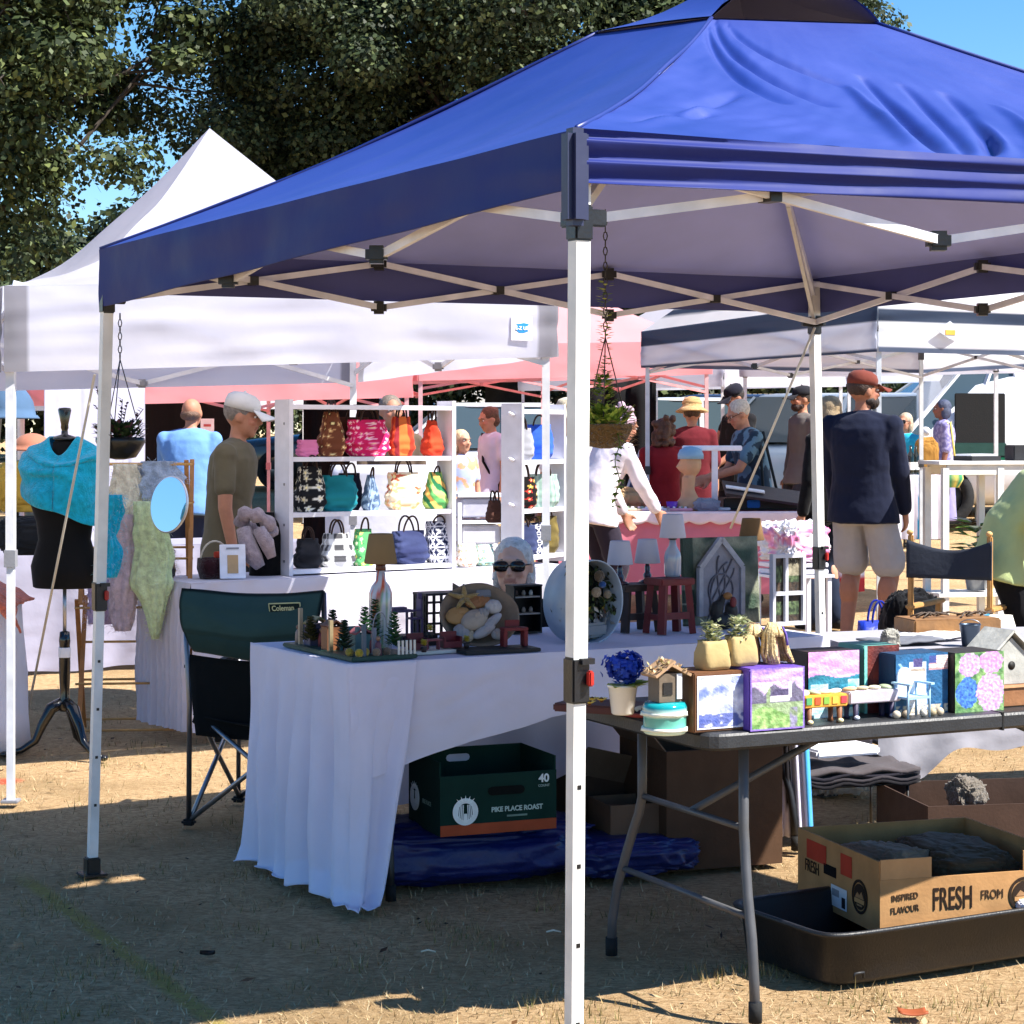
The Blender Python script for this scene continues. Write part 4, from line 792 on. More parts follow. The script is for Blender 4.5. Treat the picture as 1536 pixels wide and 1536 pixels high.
# ---------------------------------------------------------------- drying rack, scarves, round mirror
q = XY(122, 10.1); dr = thing('drying_rack', 'wooden folding drying rack hung with fluffy scarves', 'rack', (q.x, q.y, 0), R(6)); LR = .52
for x in (0, LR):
    for s0 in (1, -1):
        MB('a8713c').bar((x+s0*.008, -s0*.22, 0), (x+s0*.008, s0*.13, .66), .022, .012).build('frame_bar', wood, dr); MB('b07a44').bar((x-s0*.008, s0*.13, .64), (x-s0*.008, -s0*.12, 1.33), .022, .012).build('frame_bar', wood, dr)
for y, z in ((-.2, .04), (.2, .04), (-.09, .25), (.09, .25), (.12, .62), (-.12, .62), (.04, .44), (-.04, .85), (.05, .9), (.1, 1.12), (-.1, 1.12), (-.12, 1.31), (.12, 1.31)):
    MB('c49658').tube([(-.02, y, z), (LR+.02, y, z)], .0065, 6).build('rung', wood, dr)
Y0 = 9.98
hang('scarf', 'cream fluffy scarf draped at the top of the drying rack', 'scarf', 186, 696, 800, 44, Y0, 'fff8e4')
hang('scarf', 'mottled mauve grey fluffy scarf, longest on the left of the rack', 'scarf', 186, 772, 946, 40, Y0-.1, 'dccad6', prof=lambda t: .75+.35*sin(pi*t)-.45*max(0, t-.85)*6*.5)
hang('scarf', 'pale lime green fluffy scarf tapering to a point', 'scarf', 220, 752, 958, 50, Y0-.12, 'e4f6c8', prof=lambda t: (.75+.35*sin(pi*t))*(1-.75*max(0, t-.6)/.4), twist=.04)
hang('scarf', 'sage and brown mottled scarf behind the lime one', 'scarf', 212, 756, 880, 44, Y0+.06, 'ccccb4')
hang('scarf', 'grey blue furry collar lying over the top rung', 'scarf', 236, 692, 752, 62, Y0+.05, 'bccce4', th=.06)
hang('scarf', 'purple striped woven scarf at the right end of the rack', 'scarf', 292, 698, 800, 34, Y0+.35, '7a5a90', m=cloth, cols=lambda a, t: '9a80b4' if int(a*4) % 2 else '64407a')
hang('scarf', 'pale lilac scarf half hidden behind the canopy leg', 'scarf', 150, 868, 936, 38, Y0+.02, 'd8c4e8')
hang('scarf', 'pale aqua scarf hanging low on the rack', 'scarf', 152, 930, 1030, 44, Y0+.05, 'a4ccc8', m=linen, prof=lambda t: .7+.3*t)
hang('scarf', 'tan patterned scarf hanging at the right behind the mirror', 'scarf', 244, 826, 900, 26, Y0+.1, 'a88c70')
q = P(255, 757, 9.72); mi = thing('round_mirror', 'round mirror reflecting blue sky, leaning on the drying rack', 'mirror', q, 0); mi.rotation_euler = (R(-8), 0, R(-34))
s = MB('c8ccd4', Matrix.Rotation(R(90), 4, 'X') @ Matrix.Diagonal((.112, .13, 1, 1))); s.lathe([(1, -.006), (1.04, 0), (1.04, .008), (1, .01)], 48); s.build('rim', metal, mi)
s = MB('ffffff', Matrix.Rotation(R(90), 4, 'X') @ Matrix.Diagonal((.112, .13, 1, 1))); s.lathe([(.99, .009), (.99, .012)], 48); s.sm = [False]*len(s.f); s.build('glass', mirrorm, mi)
# coral garment on the white covered stand at the left edge
q = XY(-28, 9.55); c = MB('ecebf4'); c.loft([((q.x, q.y, z), .17+.05*(1-z/.72)**2, .16+.04*(1-z/.72)) for z in (.02, .15, .35, .55, .7, .715)], 60, 4, wob=.09); single('covered_stand', c, linen, 'stand under a crumpled white cloth at the left edge', 'stand')
c = MB('e8846c'); c.grid(lambda u, v: (q.x-.15+.36*u+.03*v*(u-.3), q.y-.19-.05*sin(pi*v)+.03*nz(u*5, v*4, 2), .80-.11*u*u-.1*v*(1+.5*sin(u*7))-.02*sin(u*25)*v), 50, 20, thick=.01)
c.grid(lambda u, v: (q.x-.15+.36*u, q.y-.19+.35*v, .80-.11*u*u+.01*nz(u*7, v*7, 1)), 30, 20, thick=.01); single('garment', c, wool, 'coral pink ruffled garment laid over the covered stand', 'clothing')
# ---------------------------------------------------------------- painted boxes on the black table
def artbox(label, pl, pr, b, h, dep, side, fn, frame=0, z=0, name='painted_box', rz=0, res=56):
    A = BT.px(pl, b, z); B = BT.px(pr, b, z); w = (B-A).length; t = thing(name, label, 'painting', A, BT.an+rz, 'painted boxes on the black table')
    m = MB(side); m.box((w/2, dep/2, h/2), (w, dep, h), bev=.003); m.build('box', paint, t)
    g = MB(); f0 = frame; g.grid(lambda u, v: (f0+(w-2*f0)*u, -.0022, f0+(h-2*f0)*v), res, res, fn, False); g.build('picture', artm, t); return t
def p_blue(u, v):
    n = nz(u*3+v*2, v*4-u, 1)+.5*nz(u*9, v*9, 2); c = mixc(lin('6f80c0'), lin('eef0fa'), .5+.9*n)
    if v < .28 and n < .05: c = mixc(c, lin('3a4ea0'), .8)
    return c if .03 < u < .97 and .03 < v < .97 else lin('e8e6f0')
def p_manor(u, v):
    if u < .03 or u > .97 or v < .02 or v > .97: return lin('8468c4')
    n = nz(u*8, v*8, 3)
    if v > .78: return mixc(lin('a07ccc'), lin('d8c4e8'), .5+nz(u*2, v*12, 1))
    sk = mixc(lin('d4bede'), lin('b9a0d8'), .5+nz(u*2, v*9, 4))
    tr = .56+.16*abs(sin(u*8.5+1))+.05*n
    if .36 < u < .72 and .46 < v < .55: return lin('e8e0f0')
    if .34+.1*(v-.55)/.1 < u < .7 and .55 <= v < .65: return lin('4c4468')
    if .70 < u < .76 and .5 < v < .76-.0*u: return lin('eee8f4')
    if .44 < v < tr and not (.3 < u < .36): return mixc(lin('5a5470'), lin('6d6a80'), .5+n)
    if v >= tr: return sk
    if u > .72 and u < .86 and v < .34: return mixc(lin('8c88a8'), lin('78886a'), .5+2*n)
    return mixc(lin('5c8a44'), lin('a8c880'), .45+1.2*nz(u*10, v*10, 6)) if v < .3+.08*sin(u*6) else mixc(lin('7a9068'), lin('9aae88'), .5+n)
def p_sea(u, v):
    n = nz(u*3, v*14, 2)
    if v > .62+.03*sin(u*7): return mixc(lin('c888d0'), lin('eeb4dc'), .5+1.3*n)
    if (abs(v-.45) < .05 and .05 < u < .42+.1*n) or (abs(v-.5) < .06 and u > .78): return mixc(lin('d8f0f0'), lin('58b0c0'), .3+n)
    if v < .22+.1*sin(u*5+1): return mixc(lin('9ad8dc'), lin('e6f6f4'), .5+n)
    return mixc(lin('146a80'), lin('2a88a0'), .5+n)
def p_light(u, v):
    c = mixc(lin('14507c'), lin('20689a'), .5+nz(u*5, v*5, 7)); n = nz(u*14, v*14, 3)
    lw = .18-.03*v
    if abs(u-.42) < lw and v < .86: c = lin('eef2fa') if u < .46 else lin('c8d4ec')
    if abs(u-.42) < .09 and .78 < v < .92: c = lin('4a4478')
    if abs(u-.42) < .15 and .70 < v < .76: c = lin('a89888')
    if u > .64 and .72 < v < .95: c = lin('3c4c90') if (u < .78 and v > .83) else (lin('d89a98') if int(v*60) % 2 else lin('f0e4e4'))
    if v < .16 and n > -.1: c = mixc(lin('8a7a64'), lin('e8dcc4'), .5+n)
    if abs(u-.12-.05*sin(v*20)) < .03 and .5 < v < .85: c = lin('9ac4dc')
    return c
def p_hyd(u, v):
    c = mixc(lin('3e7040'), lin('8ab070'), .5+1.3*nz(u*9, v*9, 1))
    for cx, cy, rx, ry, a, b in ((.3, .8, .23, .2, 'd8b4e0', 'b084c4'), (.74, .83, .24, .19, 'e0a8e0', 'b87cc0'), (.24, .33, .23, .25, '4c88dc', '2454ac'), (.72, .32, .28, .32, 'e4b8e4', 'b488c8')):
        d = ((u-cx)/rx)**2+((v-cy)/ry)**2+.3*nz(u*16, v*16, 2)
        if d < 1: c = mixc(lin(a), lin(b), .45+1.5*nz(u*22, v*22, 5))
    return c
def p_teal(u, v): return mixc(lin('4a1418'), lin('8a3424'), .4+nz(u*3, v*3, 1)) if u > .08 else lin('7ad0c4')
artbox('wood sided box painted with a tangle of blue and white branches', 1041, 1121, .035, .148, .13, '6a4428', p_blue, .008)
artbox('purple sided box painted with a manor house among dark trees over a green meadow', 1125, 1206, -.01+.012, .155, .13, '5c40a0', p_manor)
artbox('box painted with a pink sky over a teal sea with white foam', 1212, 1288, .13, .172, .1, '2a1c20', p_sea)
artbox('teal edged box painted dark red, between the seascape and the lighthouse', 1296, 1348, .15, .178, .12, '5a9a90', p_teal)
artbox('blue box painted with a white lighthouse and a small flag', 1343, 1421, .075, .16, .11, '143a5c', p_light)
artbox('box painted with pink and blue hydrangea heads', 1432, 1505, .05, .158, .13, '231c18', p_hyd)
artbox('small orange painted block behind the lighthouse box', 1322, 1340, .19, .175, .05, '6a2a1c', lambda u, v: 'b8603c' if v > .4 else '5a2418')
def onb(name, label, cat, px, b, group=None, z=0, rz=0): return thing(name, label, cat, BT.px(px, b, z), BT.an+rz, group)
# little benches in front of the paintings
for lab, pl, pr, b, cA, cB, cols in (('toy bench painted orange with coloured squares', 1207, 1272, .03, 'e0a038', '7a4a28', ('4a9a5c', 'd05028', '7aa840', 'e8b848', 'c83c48')), ('toy bench painted pale grey with purple legs', 1275, 1352, .05, 'b8b0bc', '2c2444', None)):
    A, B = BT.px(pl, b), BT.px(pr, b); w = (B-A).length; t = thing('toy_bench', lab, 'toy bench', A, BT.an, 'toy benches')
    m = MB(cA); m.box((w/2, .03, .058), (w, .06, .032), bev=.003)
    m.build('seat', paint, t)
    if cols:
        for i, c in enumerate(cols): MB(c).box((w*(.1+.2*i), -.001, .06), (w*.13, .003, .018)).build('coloured_square', paint, t)
    for x in (.15, .85):
        for y in (.01, .05): MB(cB).lathe([(.009, .0), (.006, .008), (.008, .042)], 10, (w*x, y, 0)).build('leg', paint, t); 
    for x in (.15, .85): MB('e8d8a0' if cols else 'c8ccd8').ell((w*x, .004, .006), (.008, .008, .006)).build('foot_knob', paint, t)
    r_ = random.Random(int(pl)); 
    for k in range(7):
        bb = MB(r_.choice(('d8cca0', 'c8a878', 'e8e0c0', '9aa888', 'd0b080'))); bb.ell((w*(.12+.12*k), .03, .078), (.02, .017, .006), rot=Euler((0, r_.uniform(-.3, .3), r_.random()*3))); o = bb; o.M = Matrix(); v0 = [tuple(t.matrix_basis @ Vector(v)) for v in o.v]; o.v = v0
        if k % 2 == 0: single('seashell', o, paint, ['pale shell on the left of the orange toy bench', 'tan shell second along the orange toy bench', 'shell third along the orange toy bench', 'shell at the right end of the orange toy bench'][k//2] if cols else ['shell at the left end of the grey toy bench', 'cream shell second along the grey toy bench', 'shell third along the grey toy bench', 'shell at the right end of the grey toy bench'][k//2], 'shell', group='shells on the toy benches')
# pale blue toy chair before the lighthouse
t = onb('toy_chair', 'pale blue toy armchair standing before the lighthouse painting', 'toy chair', 1362, .015, rz=R(6)); m = MB('8fb4d0')
for x, y in ((0, 0), (.075, 0), (0, .05), (.075, .05)): MB('8fb4d0').tube([(x, y, 0), (x, y, .085)], .0032, 6).build('leg', paint, t)
m.box((.0375, .025, .052), (.08, .055, .006)); m.build('seat', paint, t)
for x in (0, .075): MB('9ac0dc').box((x, .022, .088), (.012, .07, .005)).build('armrest', paint, t)
m = MB('bcd0e4'); m.prism([(.012, .055), (.063, .055), (.063, .105)]+[(.0375+.0255*cos(R(a)), .105+.022*sin(R(a))) for a in range(0, 181, 20)], 0, .005); m.v = [(x, .052+z, y) for x, y, z in m.v]; m.build('backrest', paint, t)
for i, px in enumerate((1345, 1358, 1385, 1398, 1410)):
    single('pebble', MB(('c8bca8', '8a7c68', 'd8d0c0', 'a89878', 'b8a890')[i]).ell(BT.px(px, .035, .01), (.012, .01, .011), rot=Euler((0, 0, i))), paint, ['pale pebble left of the toy chair', 'brown pebble just left of the toy chair leg', 'cream pebble under the toy chair', 'tan pebble right of the toy chair', 'grey pebble beside the hydrangea box'][i], 'pebble', group='pebbles round the toy chair')
# weathered birdhouse at right
t = onb('birdhouse', 'weathered grey toy birdhouse on a wooden block at the right edge', 'birdhouse', 1492, .1); m = MB('a8a8a2')
m.prism([(0, .06), (.115, .06), (.115, .135), (.0575, .185), (0, .135)], 0, .1); m.v = [(x, z, y) for x, y, z in m.v]; m.build('body', wood, t)
m = MB('b8b8b2'); m.box((.02, .05, .172), (.1, .125, .006), rot=Euler((0, R(-41), 0))); m.box((.095, .05, .172), (.1, .125, .006), rot=Euler((0, R(41), 0))); m.build('roof', wood, t)
m = MB('8a5c38'); m.box((.0575, .04, .03), (.15, .12, .058), bev=.003); m.build('base', wood, t); MB('c8956a').box((.0575, -.022, .056), (.152, .006, .006)).build('base_trim', wood, t); MB('14100c').tube([(.0575, -.001, .11), (.0575, .006, .11)], .012, 14).build('entry_hole', wood, t)
# sacks with succulents and dolls' hair standing on the boxes
def sack(label, px, b, z, s):
    t = onb('burlap_sack', label, 'sack planter', px, b, 'burlap sack planters', z); m = MB('b09a6c')
    m.loft([((0, 0, 0), .037*s, .03*s), ((0, 0, .01*s), .042*s, .034*s), ((0, 0, .04*s), .04*s, .032*s), ((0, 0, .062*s), .036*s, .028*s), ((0, 0, .07*s), .034*s, .025*s), ((0, 0, .066*s), .028*s, .02*s)], 36, 3.6, wob=.22); m.build('sack', cloth, t)
    m = MB(); r_ = random.Random(px)
    for k in range(150):
        a = r_.random()*6.28; e = r_.uniform(-.5, 1); p = Vector((cos(a)*.024*s*r_.random(), sin(a)*.02*s*r_.random(), .064*s+.05*s*r_.random())); m.k(r_.choice(('b8bc90', '9aa47a', 'd8d8b4', '7c8660'))); m.leaf(p, (cos(a), sin(a), e), (0, 0, 1), .018*s, .006*s)
    o = m.build('succulent', leafm, t); o['kind'] = 'stuff'
sack('mustard burlap sack planter with a pale succulent, left of the pair', 1068, .09, .15, 1.02)
sack('mustard burlap sack planter with a leafy succulent, right of the pair', 1109, .085, .157, 1.04)
def wig(label, px, b, z, s, col):
    t = onb('yarn_doll', label, 'doll', px, b, 'yarn dolls on the boxes', z); m = MB('d8b090'); m.loft([((0, 0, 0), .02*s, .016*s), ((0, 0, .03*s), .018*s, .014*s), ((0, 0, .06*s), .012*s, .01*s), ((0, 0, .075*s), .008*s, .008*s)], 14); m.ell((0, -.002, .09*s), (.018*s, .018*s, .02*s)); m.build('body', skin, t)
    h = MB(col); r_ = random.Random(px)
    for k in range(90):
        a = r_.random()*6.28; h.k(mixc(lin(col), lin('8a6a40'), r_.random()*.5)); p0 = Vector((cos(a)*.012*s, sin(a)*.012*s, .108*s)); p1 = Vector((cos(a)*.026*s, sin(a)*.026*s, .085*s)); p2 = Vector((cos(a)*(.03+.012*r_.random())*s+.008*s, sin(a)*.03*s, .03*s)); p3 = Vector((cos(a)*.04*s+.018*s, sin(a)*.036*s, .003))
        if sin(a) < -.75 and abs(cos(a)) < .5: p2, p3 = p1, p1+Vector((0, 0, -.01))
        h.tube([p0, p1, p2, p3], .0035*s, 5)
    h.build('yarn_hair', hairm, t); m = MB('6a58a8'); m.tube([(.012*s, -.026*s, .1*s), (.024*s, -.024*s, .08*s), (.026*s, -.03*s, .05*s)], .003, 5); m.build('ribbon', cloth, t)
wig('yarn doll with long blond hair and a purple ribbon on top of the manor box', 1160, .07, .156, .95, 'e0c890'); wig('yarn doll with long blond hair just behind the right burlap sack', 1131, .12, .156, .9, 'dcc08c')
# teal birdhouse tin, red pot, white pot with blue flower, red-brown board
t = onb('birdhouse', 'toy birdhouse with a mossy roof on a round teal tin', 'birdhouse', 997, .07); m = MB('148a90'); m.lathe([(.05, 0), (.053, .004), (.053, .014), (.053, .04), (.055, .05), (.055, .066), (.05, .076), (.03, .079)], 36, cols=['d8ecd8', 'd8ecd8', '6ab8a8', '58a898', 'e8f0e0', '148a90', '1898a0', '148a90']); m.build('tin', gloss, t)
for zz in (.012, .05):
    m = MB('e6eadc'); m.lathe([(.05, zz-.004), (.0575, zz-.004), (.0575, zz+.004), (.05, zz+.004)], 60, wob=.12); m.build('lace_trim', cloth, t)
m = MB('6a5c4c'); m.box((0, .0, .115), (.062, .055, .07)); m.build('house', wood, t); MB('14100e').box((-.008, -.0285, .113), (.026, .003, .03)).build('doorway', wood, t); MB('d8dce4').box((.024, -.0295, .118), (.014, .004, .062)).build('white_post', wood, t)
m = MB('a88868'); m.box((-.018, 0, .162), (.066, .075, .007), rot=Euler((0, R(-33), 0))); m.box((.028, 0, .158), (.06, .075, .007), rot=Euler((0, R(27), 0))); r_ = random.Random(3)
for k in range(120): m.k(r_.choice(('b89c78', '8a7450', 'c8b490', '9a8a5a'))); x = r_.uniform(-.045, .055); m.leaf((x, r_.uniform(-.038, .038), .178-abs(x)*.62), (r_.uniform(-1, 1), r_.uniform(-1, 1), .4), (0, 0, 1), .014, .004)
m.build('roof', wood, t)
t = onb('flower_pot', 'red pot with a striped band and light green leaves', 'plant pot', 1031, .2); m = MB('8a2c28'); m.lathe([(.02, 0), (.022, .02), (.03, .06), (.031, .066), (.034, .067), (.034, .084), (.03, .086), (.02, .08)], 28, cols=['8a2c28', '8a2c28', 'a83830', 'b85040', 'b85040', '7ab8c8', 'd04838', '4a2a20']); m.build('pot', paint, t)
m = MB(); r_ = random.Random(8)
for k in range(110): a = r_.random()*6.28; m.k(r_.choice(('9ab060', '7a9448', 'b8c888', '5c7838'))); m.leaf((.018*cos(a), .018*sin(a), .08+.04*r_.random()), (cos(a), sin(a), .3+r_.random()), (0, 0, 1), .03, .008)
o = m.build('foliage', leafm, t); o['kind'] = 'stuff'
t = onb('flower_pot', 'beige pot painted with pale flowers behind the teal tin', 'plant pot', 1022, .34); m = MB('b0926a'); m.lathe([(.048, 0), (.05, .02), (.044, .1), (.04, .106), (.02, .1)], 28, cols=lambda a, k: 'e8e4c8' if nz(cos(a)*4, sin(a)*4, k*5) > .25 else 'b0926a'); m.build('pot', paint, t); MB('c8c8d0').lathe([(.006, .1), (.008, .125), (.004, .13)], 10).build('knob', gloss, t)
t = onb('flower_pot', 'small white pot holding a deep blue hydrangea', 'plant pot', 934, .25, z=.026); m = MB('e6e4dc'); m.lathe([(.026, 0), (.029, .004), (.037, .068), (.04, .07), (.04, .076), (.033, .077), (.03, .06)], 30); m.build('pot', gloss, t)
m = MB(); r_ = random.Random(5)
for k in range(260):
    d = Vector((r_.gauss(0, 1), r_.gauss(0, 1), r_.gauss(0, 1))).normalized(); rr_ = r_.uniform(.6, 1.15)*(1+.35*nz(d.x*2, d.y*2, d.z*2)); p = Vector((.004, 0, .12))+Vector((d.x*.046, d.y*.042, d.z*.034))*rr_; m.k(r_.choice(('3050c0', '2038a0', '5070dc', '4060cc'))); x = d.orthogonal().normalized()
    for q in range(4): m.leaf(p, Matrix.Rotation(q*1.57, 3, d) @ x+d*.35, d, .012, .0048)
m.build('flower_head', leafm, t); m = MB(); 
for a, l in ((3.6, .06), (4.6, .06), (5.2, .055), (5.9, .085), (.3, .07), (5.6, .06)): m.k('8aa84a').leaf((.01*cos(a), .01*sin(a), .075), (cos(a), sin(a), .1), (0, 0, 1), l, .02); m.k('a8c060').leaf((.01*cos(a), .01*sin(a), .077), (cos(a+.3), sin(a+.3), -.1), (0, 0, 1), l*.8, .016)
m.build('leaves', leafm, t)
A = BT.px(826, .66); t = thing('wooden_slab', 'long dark red wooden slab overhanging the left end of the black table', 'board', A, BT.an+R(-12)); m = MB('4a1c1c'); m.box((.17, -.2, .012), (.4, .14, .022), rz=R(-40), bev=.004); m.build('board', wood, t)
for i, (px, b) in enumerate(((873, .47), (888, .42), (902, .40), (884, .36))):
    t = onb('yellow_flower', ['yellow artificial flower nearest the white pole', 'yellow artificial flower second from the white pole', 'yellow artificial flower beside the white pot', 'small yellow artificial flower at the front of the red slab'][i], 'flower', px, b, 'yellow flowers on the red slab', z=.03); m = MB()
    for k in range(12): a = k*.524; m.k(('d8c848', 'e8e090')[k % 2]).leaf((0, 0, .01), (cos(a), sin(a), .5), (0, 0, 1), .022, .008)
    m.build('petals', leafm, t); MB('6a4020').ell((0, 0, .014), .007).build('flower_centre', wool, t)
t = onb('red_plate', 'small dark red painted dish under the shells beside the slab', 'dish', 962, .36, z=.0); m = MB('7a2830'); m.lathe([(.03, 0), (.05, .004), (.06, .014), (.057, .015), (.045, .008), (.01, .007)], 26); m.build('dish', paint, t); MB('e0d4b4').ell((0, 0, .018), (.022, .016, .01)).build('shell', paint, t)
# ---------------------------------------------------------------- wares on the white craft table
def onw(name, label, cat, px, b, group=None, z=.008, rz=0): return thing(name, label, cat, WT.px(px, b, z), WT.an+rz, group)
def lamp(label, px, b, z, kind, hb, hs, rb, rt, shade):
    t = onw('table_lamp', label, 'lamp', px, b, 'small lamps on the craft table', z); m = MB()
    if kind == 'bottle':
        fl = lambda a, k: ('c85c3c' if nz(cos(a)*3, sin(a)*3, k*5) > .2 and k > .35 else ('7a9a78' if nz(cos(a)*4, sin(a)*4, k*4+9) > .12 and k < .6 else 'c6c8d0'))
        m.lathe([(.03, 0), (.037, .006), (.038, .03), (.038, hb*.5), (.038, hb*.66), (.03, hb*.74), (.017, hb*.8), (.014, hb*.92)], 30, cols=fl); m.build('bottle_base', gloss, t)
        MB('5a2c20').lathe([(.016, hb*.92), (.018, hb*.93), (.016, hb), (.006, hb+.01)], 16).build('lamp_neck', plast, t)
    elif kind == 'glass':
        m.k('98a0b0').lathe([(.026, 0), (.03, .01), (.031, hb*.5), (.028, hb*.62), (.014, hb*.8), (.011, hb*.95)], 26, cols=lambda a, k: '8a9cb8' if nz(cos(a)*4, sin(a)*4, k*6) > .1 and k < .6 else 'a8aebc'); m.build('bottle_base', gloss, t); MB('2a2226').lathe([(.012, hb*.95), (.016, hb*.96), (.014, hb+.01)], 14).build('lamp_neck', plast, t)
    else:
        m.k('3a2028').lathe([(.032, 0), (.03, .008), (.012, .014), (.016, .03), (.009, .04), (.011, .055), (.006, .07), (.005, hb)], 20); m.build('candlestick_base', gloss, t)
    s = MB(shade); n = 40; pr = [(rb, hb), (rb+.0015, hb+.002), (rt+.0015, hb+hs-.002), (rt, hb+hs), (rt-.003, hb+hs-.001), (rb-.003, hb+.001)]
    vs = [(r*cos(2*pi*j/n), r*sin(2*pi*j/n), z_) for r, z_ in pr for j in range(n)]; s.add(vs, [(i*n+j, i*n+(j+1) % n, ((i+1) % 6)*n+(j+1) % n, ((i+1) % 6)*n+j) for i in range(6) for j in range(n)], True); s.build('lamp_shade', linen, t); return t
lamp('lamp with a tan shade on a bottle painted with poppies', 571, .30, .008, 'bottle', .285, .098, .053, .038, '9a8260')
lamp('left of the two short white shaded lamps on the dark stool', 930, .44, .178, 'stick', .072, .085, .046, .034, 'd2d2e0'); lamp('right of the two short white shaded lamps, beside the red stool', 971, .46, .178, 'stick', .072, .087, .046, .033, 'd2d2e0')
lamp('taller lamp with a white shade on a glass bottle above the red stool', 1009, .36, .205, 'glass', .14, .085, .047, .035, 'd6d6e4')
lamp('lamp with a brown shade behind the gothic window board', 1127, .66, .008, 'glass', .30, .085, .048, .034, '8a6c4c')
def stool(label, px, b, w, d, h, col):
    t = onw('toy_stool', label, 'stool', px, b, 'small wooden stools on the craft table'); MB(col).box((0, 0, h-.012), (w, d, .024), bev=.004).build('seat', wood, t)
    for sx in (-1, 1):
        for sy in (-1, 1): MB(col).bar((sx*w*.46, sy*d*.42, 0), (sx*w*.36, sy*d*.34, h-.02), .026, .024).build('leg', wood, t)
        MB(col).bar((sx*w*.42, -d*.38, h*.3), (sx*w*.42, d*.38, h*.3), .014, .02).build('side_rail', wood, t)
    MB(col).bar((-w*.41, -d*.4, h*.33), (w*.41, -d*.4, h*.33), .014, .024).build('front_rail', wood, t)
stool('dark wooden stool carrying two white shaded lamps', 950, .45, .155, .13, .17, '3a2c28'); stool('red painted wooden stool left of the gothic window board', 1004, .32, .145, .12, .197, '6a1c1e')
# gothic window board
t = onw('painted_board', 'mottled grey green board with a house shaped arch frame on it', 'panel', 1027, .50); W_, H_ = .345, .325
m = MB(); m.grid(lambda u, v: (W_*u, .02*v, H_*v), 60, 60, lambda u, v: mixc(lin('2e4432'), lin('8a8c78'), .6+1.2*nz(u*4, v*6+.6*nz(u*3, v*3, 1), 2)) if not (u < .14 and nz(v*6, 0, 1) > -.2) else '24382a', thick=.012); m.build('panel', artm, t)
m = MB('a4a4ac')
pts = [(.06, .035), (.06, .215), (.155, .32), (.25, .215), (.25, .035)]
for a, b_ in zip(pts, pts[1:]): m.bar((a[0], -.012, a[1]), (b_[0], -.012, b_[1]), .018, .02)
o = m.build('arch_frame', wood, t); m = MB(); m.prism(pts, 0, .006); m.v = [(x, -.003-z, y) for x, y, z in m.v]; m.c = [mixc(lin('70707c'), lin('9a9aa6'), .5)]*len(m.v); m.build('arch_panel', wood, o)
m = MB('5c5c68')
for k in range(5): m.tube([(.155+.06*sin(a*1.3+k)*cos(k*1.25), -.012, .14+.1*sin(a)+.012*k-.03) for a in np.linspace(-1.2, 1.4, 14)], .0035, 5)
m.tube([(.155+.055*cos(a), -.012, .13+.06*sin(a)) for a in np.linspace(0, 6.28, 24)], .004, 5); m.build('carved_scrolls', wood, o)
# ENJOY window frame
t = onw('window_frame', 'white four pane window frame with dark plant pictures and the word ENJOY', 'frame', 1157, .36); W_, H_ = .152, .265; mb = MB('c6c6d0')
for x in (0, .058, W_-.012): mb.box((x+.006, 0, H_/2), (.013, .022, H_))
for z in (.006, .118, H_-.008): MB('c6c6d0').box((W_/2, -.001, z), (W_-.001, .021, .014)).build('rail', paint, t)
mb.build('stiles', paint, t)
for i, (x0, x1, z0, z1) in enumerate(((.012, .06, .01, .115), (.068, W_-.01, .01, .115), (.012, .06, .123, .256), (.068, W_-.01, .123, .256))):
    m = MB(); m.grid(lambda u, v: (x0+(x1-x0)*u, .003, z0+(z1-z0)*v), 22, 28, lambda u, v: (mixc(lin('6a6450'), lin('a49c84'), .5+nz(u*5, v*5, i)) if (i == 3 and v > .45) else (mixc(lin('20301c'), lin('5c7048'), .4+1.4*nz(u*6, v*6, i)) if .15 < u < .85 and .25 < v < .75 else mixc(lin('14100e'), lin('4a3828'), .35+1.2*nz(u*5, v*5, i+4)))), False, thick=.004); m.build('pane_picture', artm, t)
words('lettering', 'ENJOY', .026, (.105, .0015, .236), (R(90), 0, 0), paint, t, '2a241c', sx=.75, bold=.0005)
# dark wooden carving, black cabinet
t = onw('bird_carving', 'dark carved bird group beneath the gothic arch', 'carving', 1085, .33); m = MB('171310'); m.ell((0, 0, .03), (.06, .03, .03)); m.ell((-.03, 0, .075), (.028, .02, .035), rot=Euler((0, .5, 0))); m.ell((.035, 0, .07), (.028, .02, .03), rot=Euler((0, -.6, 0))); m.tube([(-.02, 0, .08), (.0, 0, .12), (.02, 0, .125)], [.014, .012, .006], 8); m = blob(m, .004, 3, .003, 30); m.build('birds', wood, t); MB('8a5c28').ell((.012, -.01, .122), (.02, .01, .014)).build('orange_head', wood, t); MB('6a1c1c').ell((.03, -.02, .1), (.014, .008, .02)).build('red_wing', wood, t)
t = onw('toy_cabinet', 'small black open shelf unit left of the round metal box', 'cabinet', 772, .55); m = MB('121114'); w, d, h = .11, .06, .17
for b_ in (((w/2, d, h/2), (w, .005, h)), ((0, d/2, h/2), (.006, d, h)), ((w, d/2, h/2), (.006, d, h)), ((w/2, d/2, h), (w+.01, d, .006)), ((w/2, d/2-.003, .004), (w-.008, d-.01, .006))): m.box(*b_)
m.build('case', paint, t)
for z in (.07, .13): MB('b8b4a8').box((w/2, d/2-.004, z), (w-.008, d-.012, .005)).build('shelf', paint, t)
r_ = random.Random(2)
for k in range(6): MB(r_.choice(('a8a090', '5a4438', 'd8d4c8'))).lathe([(.006, 0), (.008, .01), (.004, .02)], 8, (.018+.03*(k % 3), d/2-.01, .0735 if k < 3 else .1335)).build('toy_jar', paint, t)
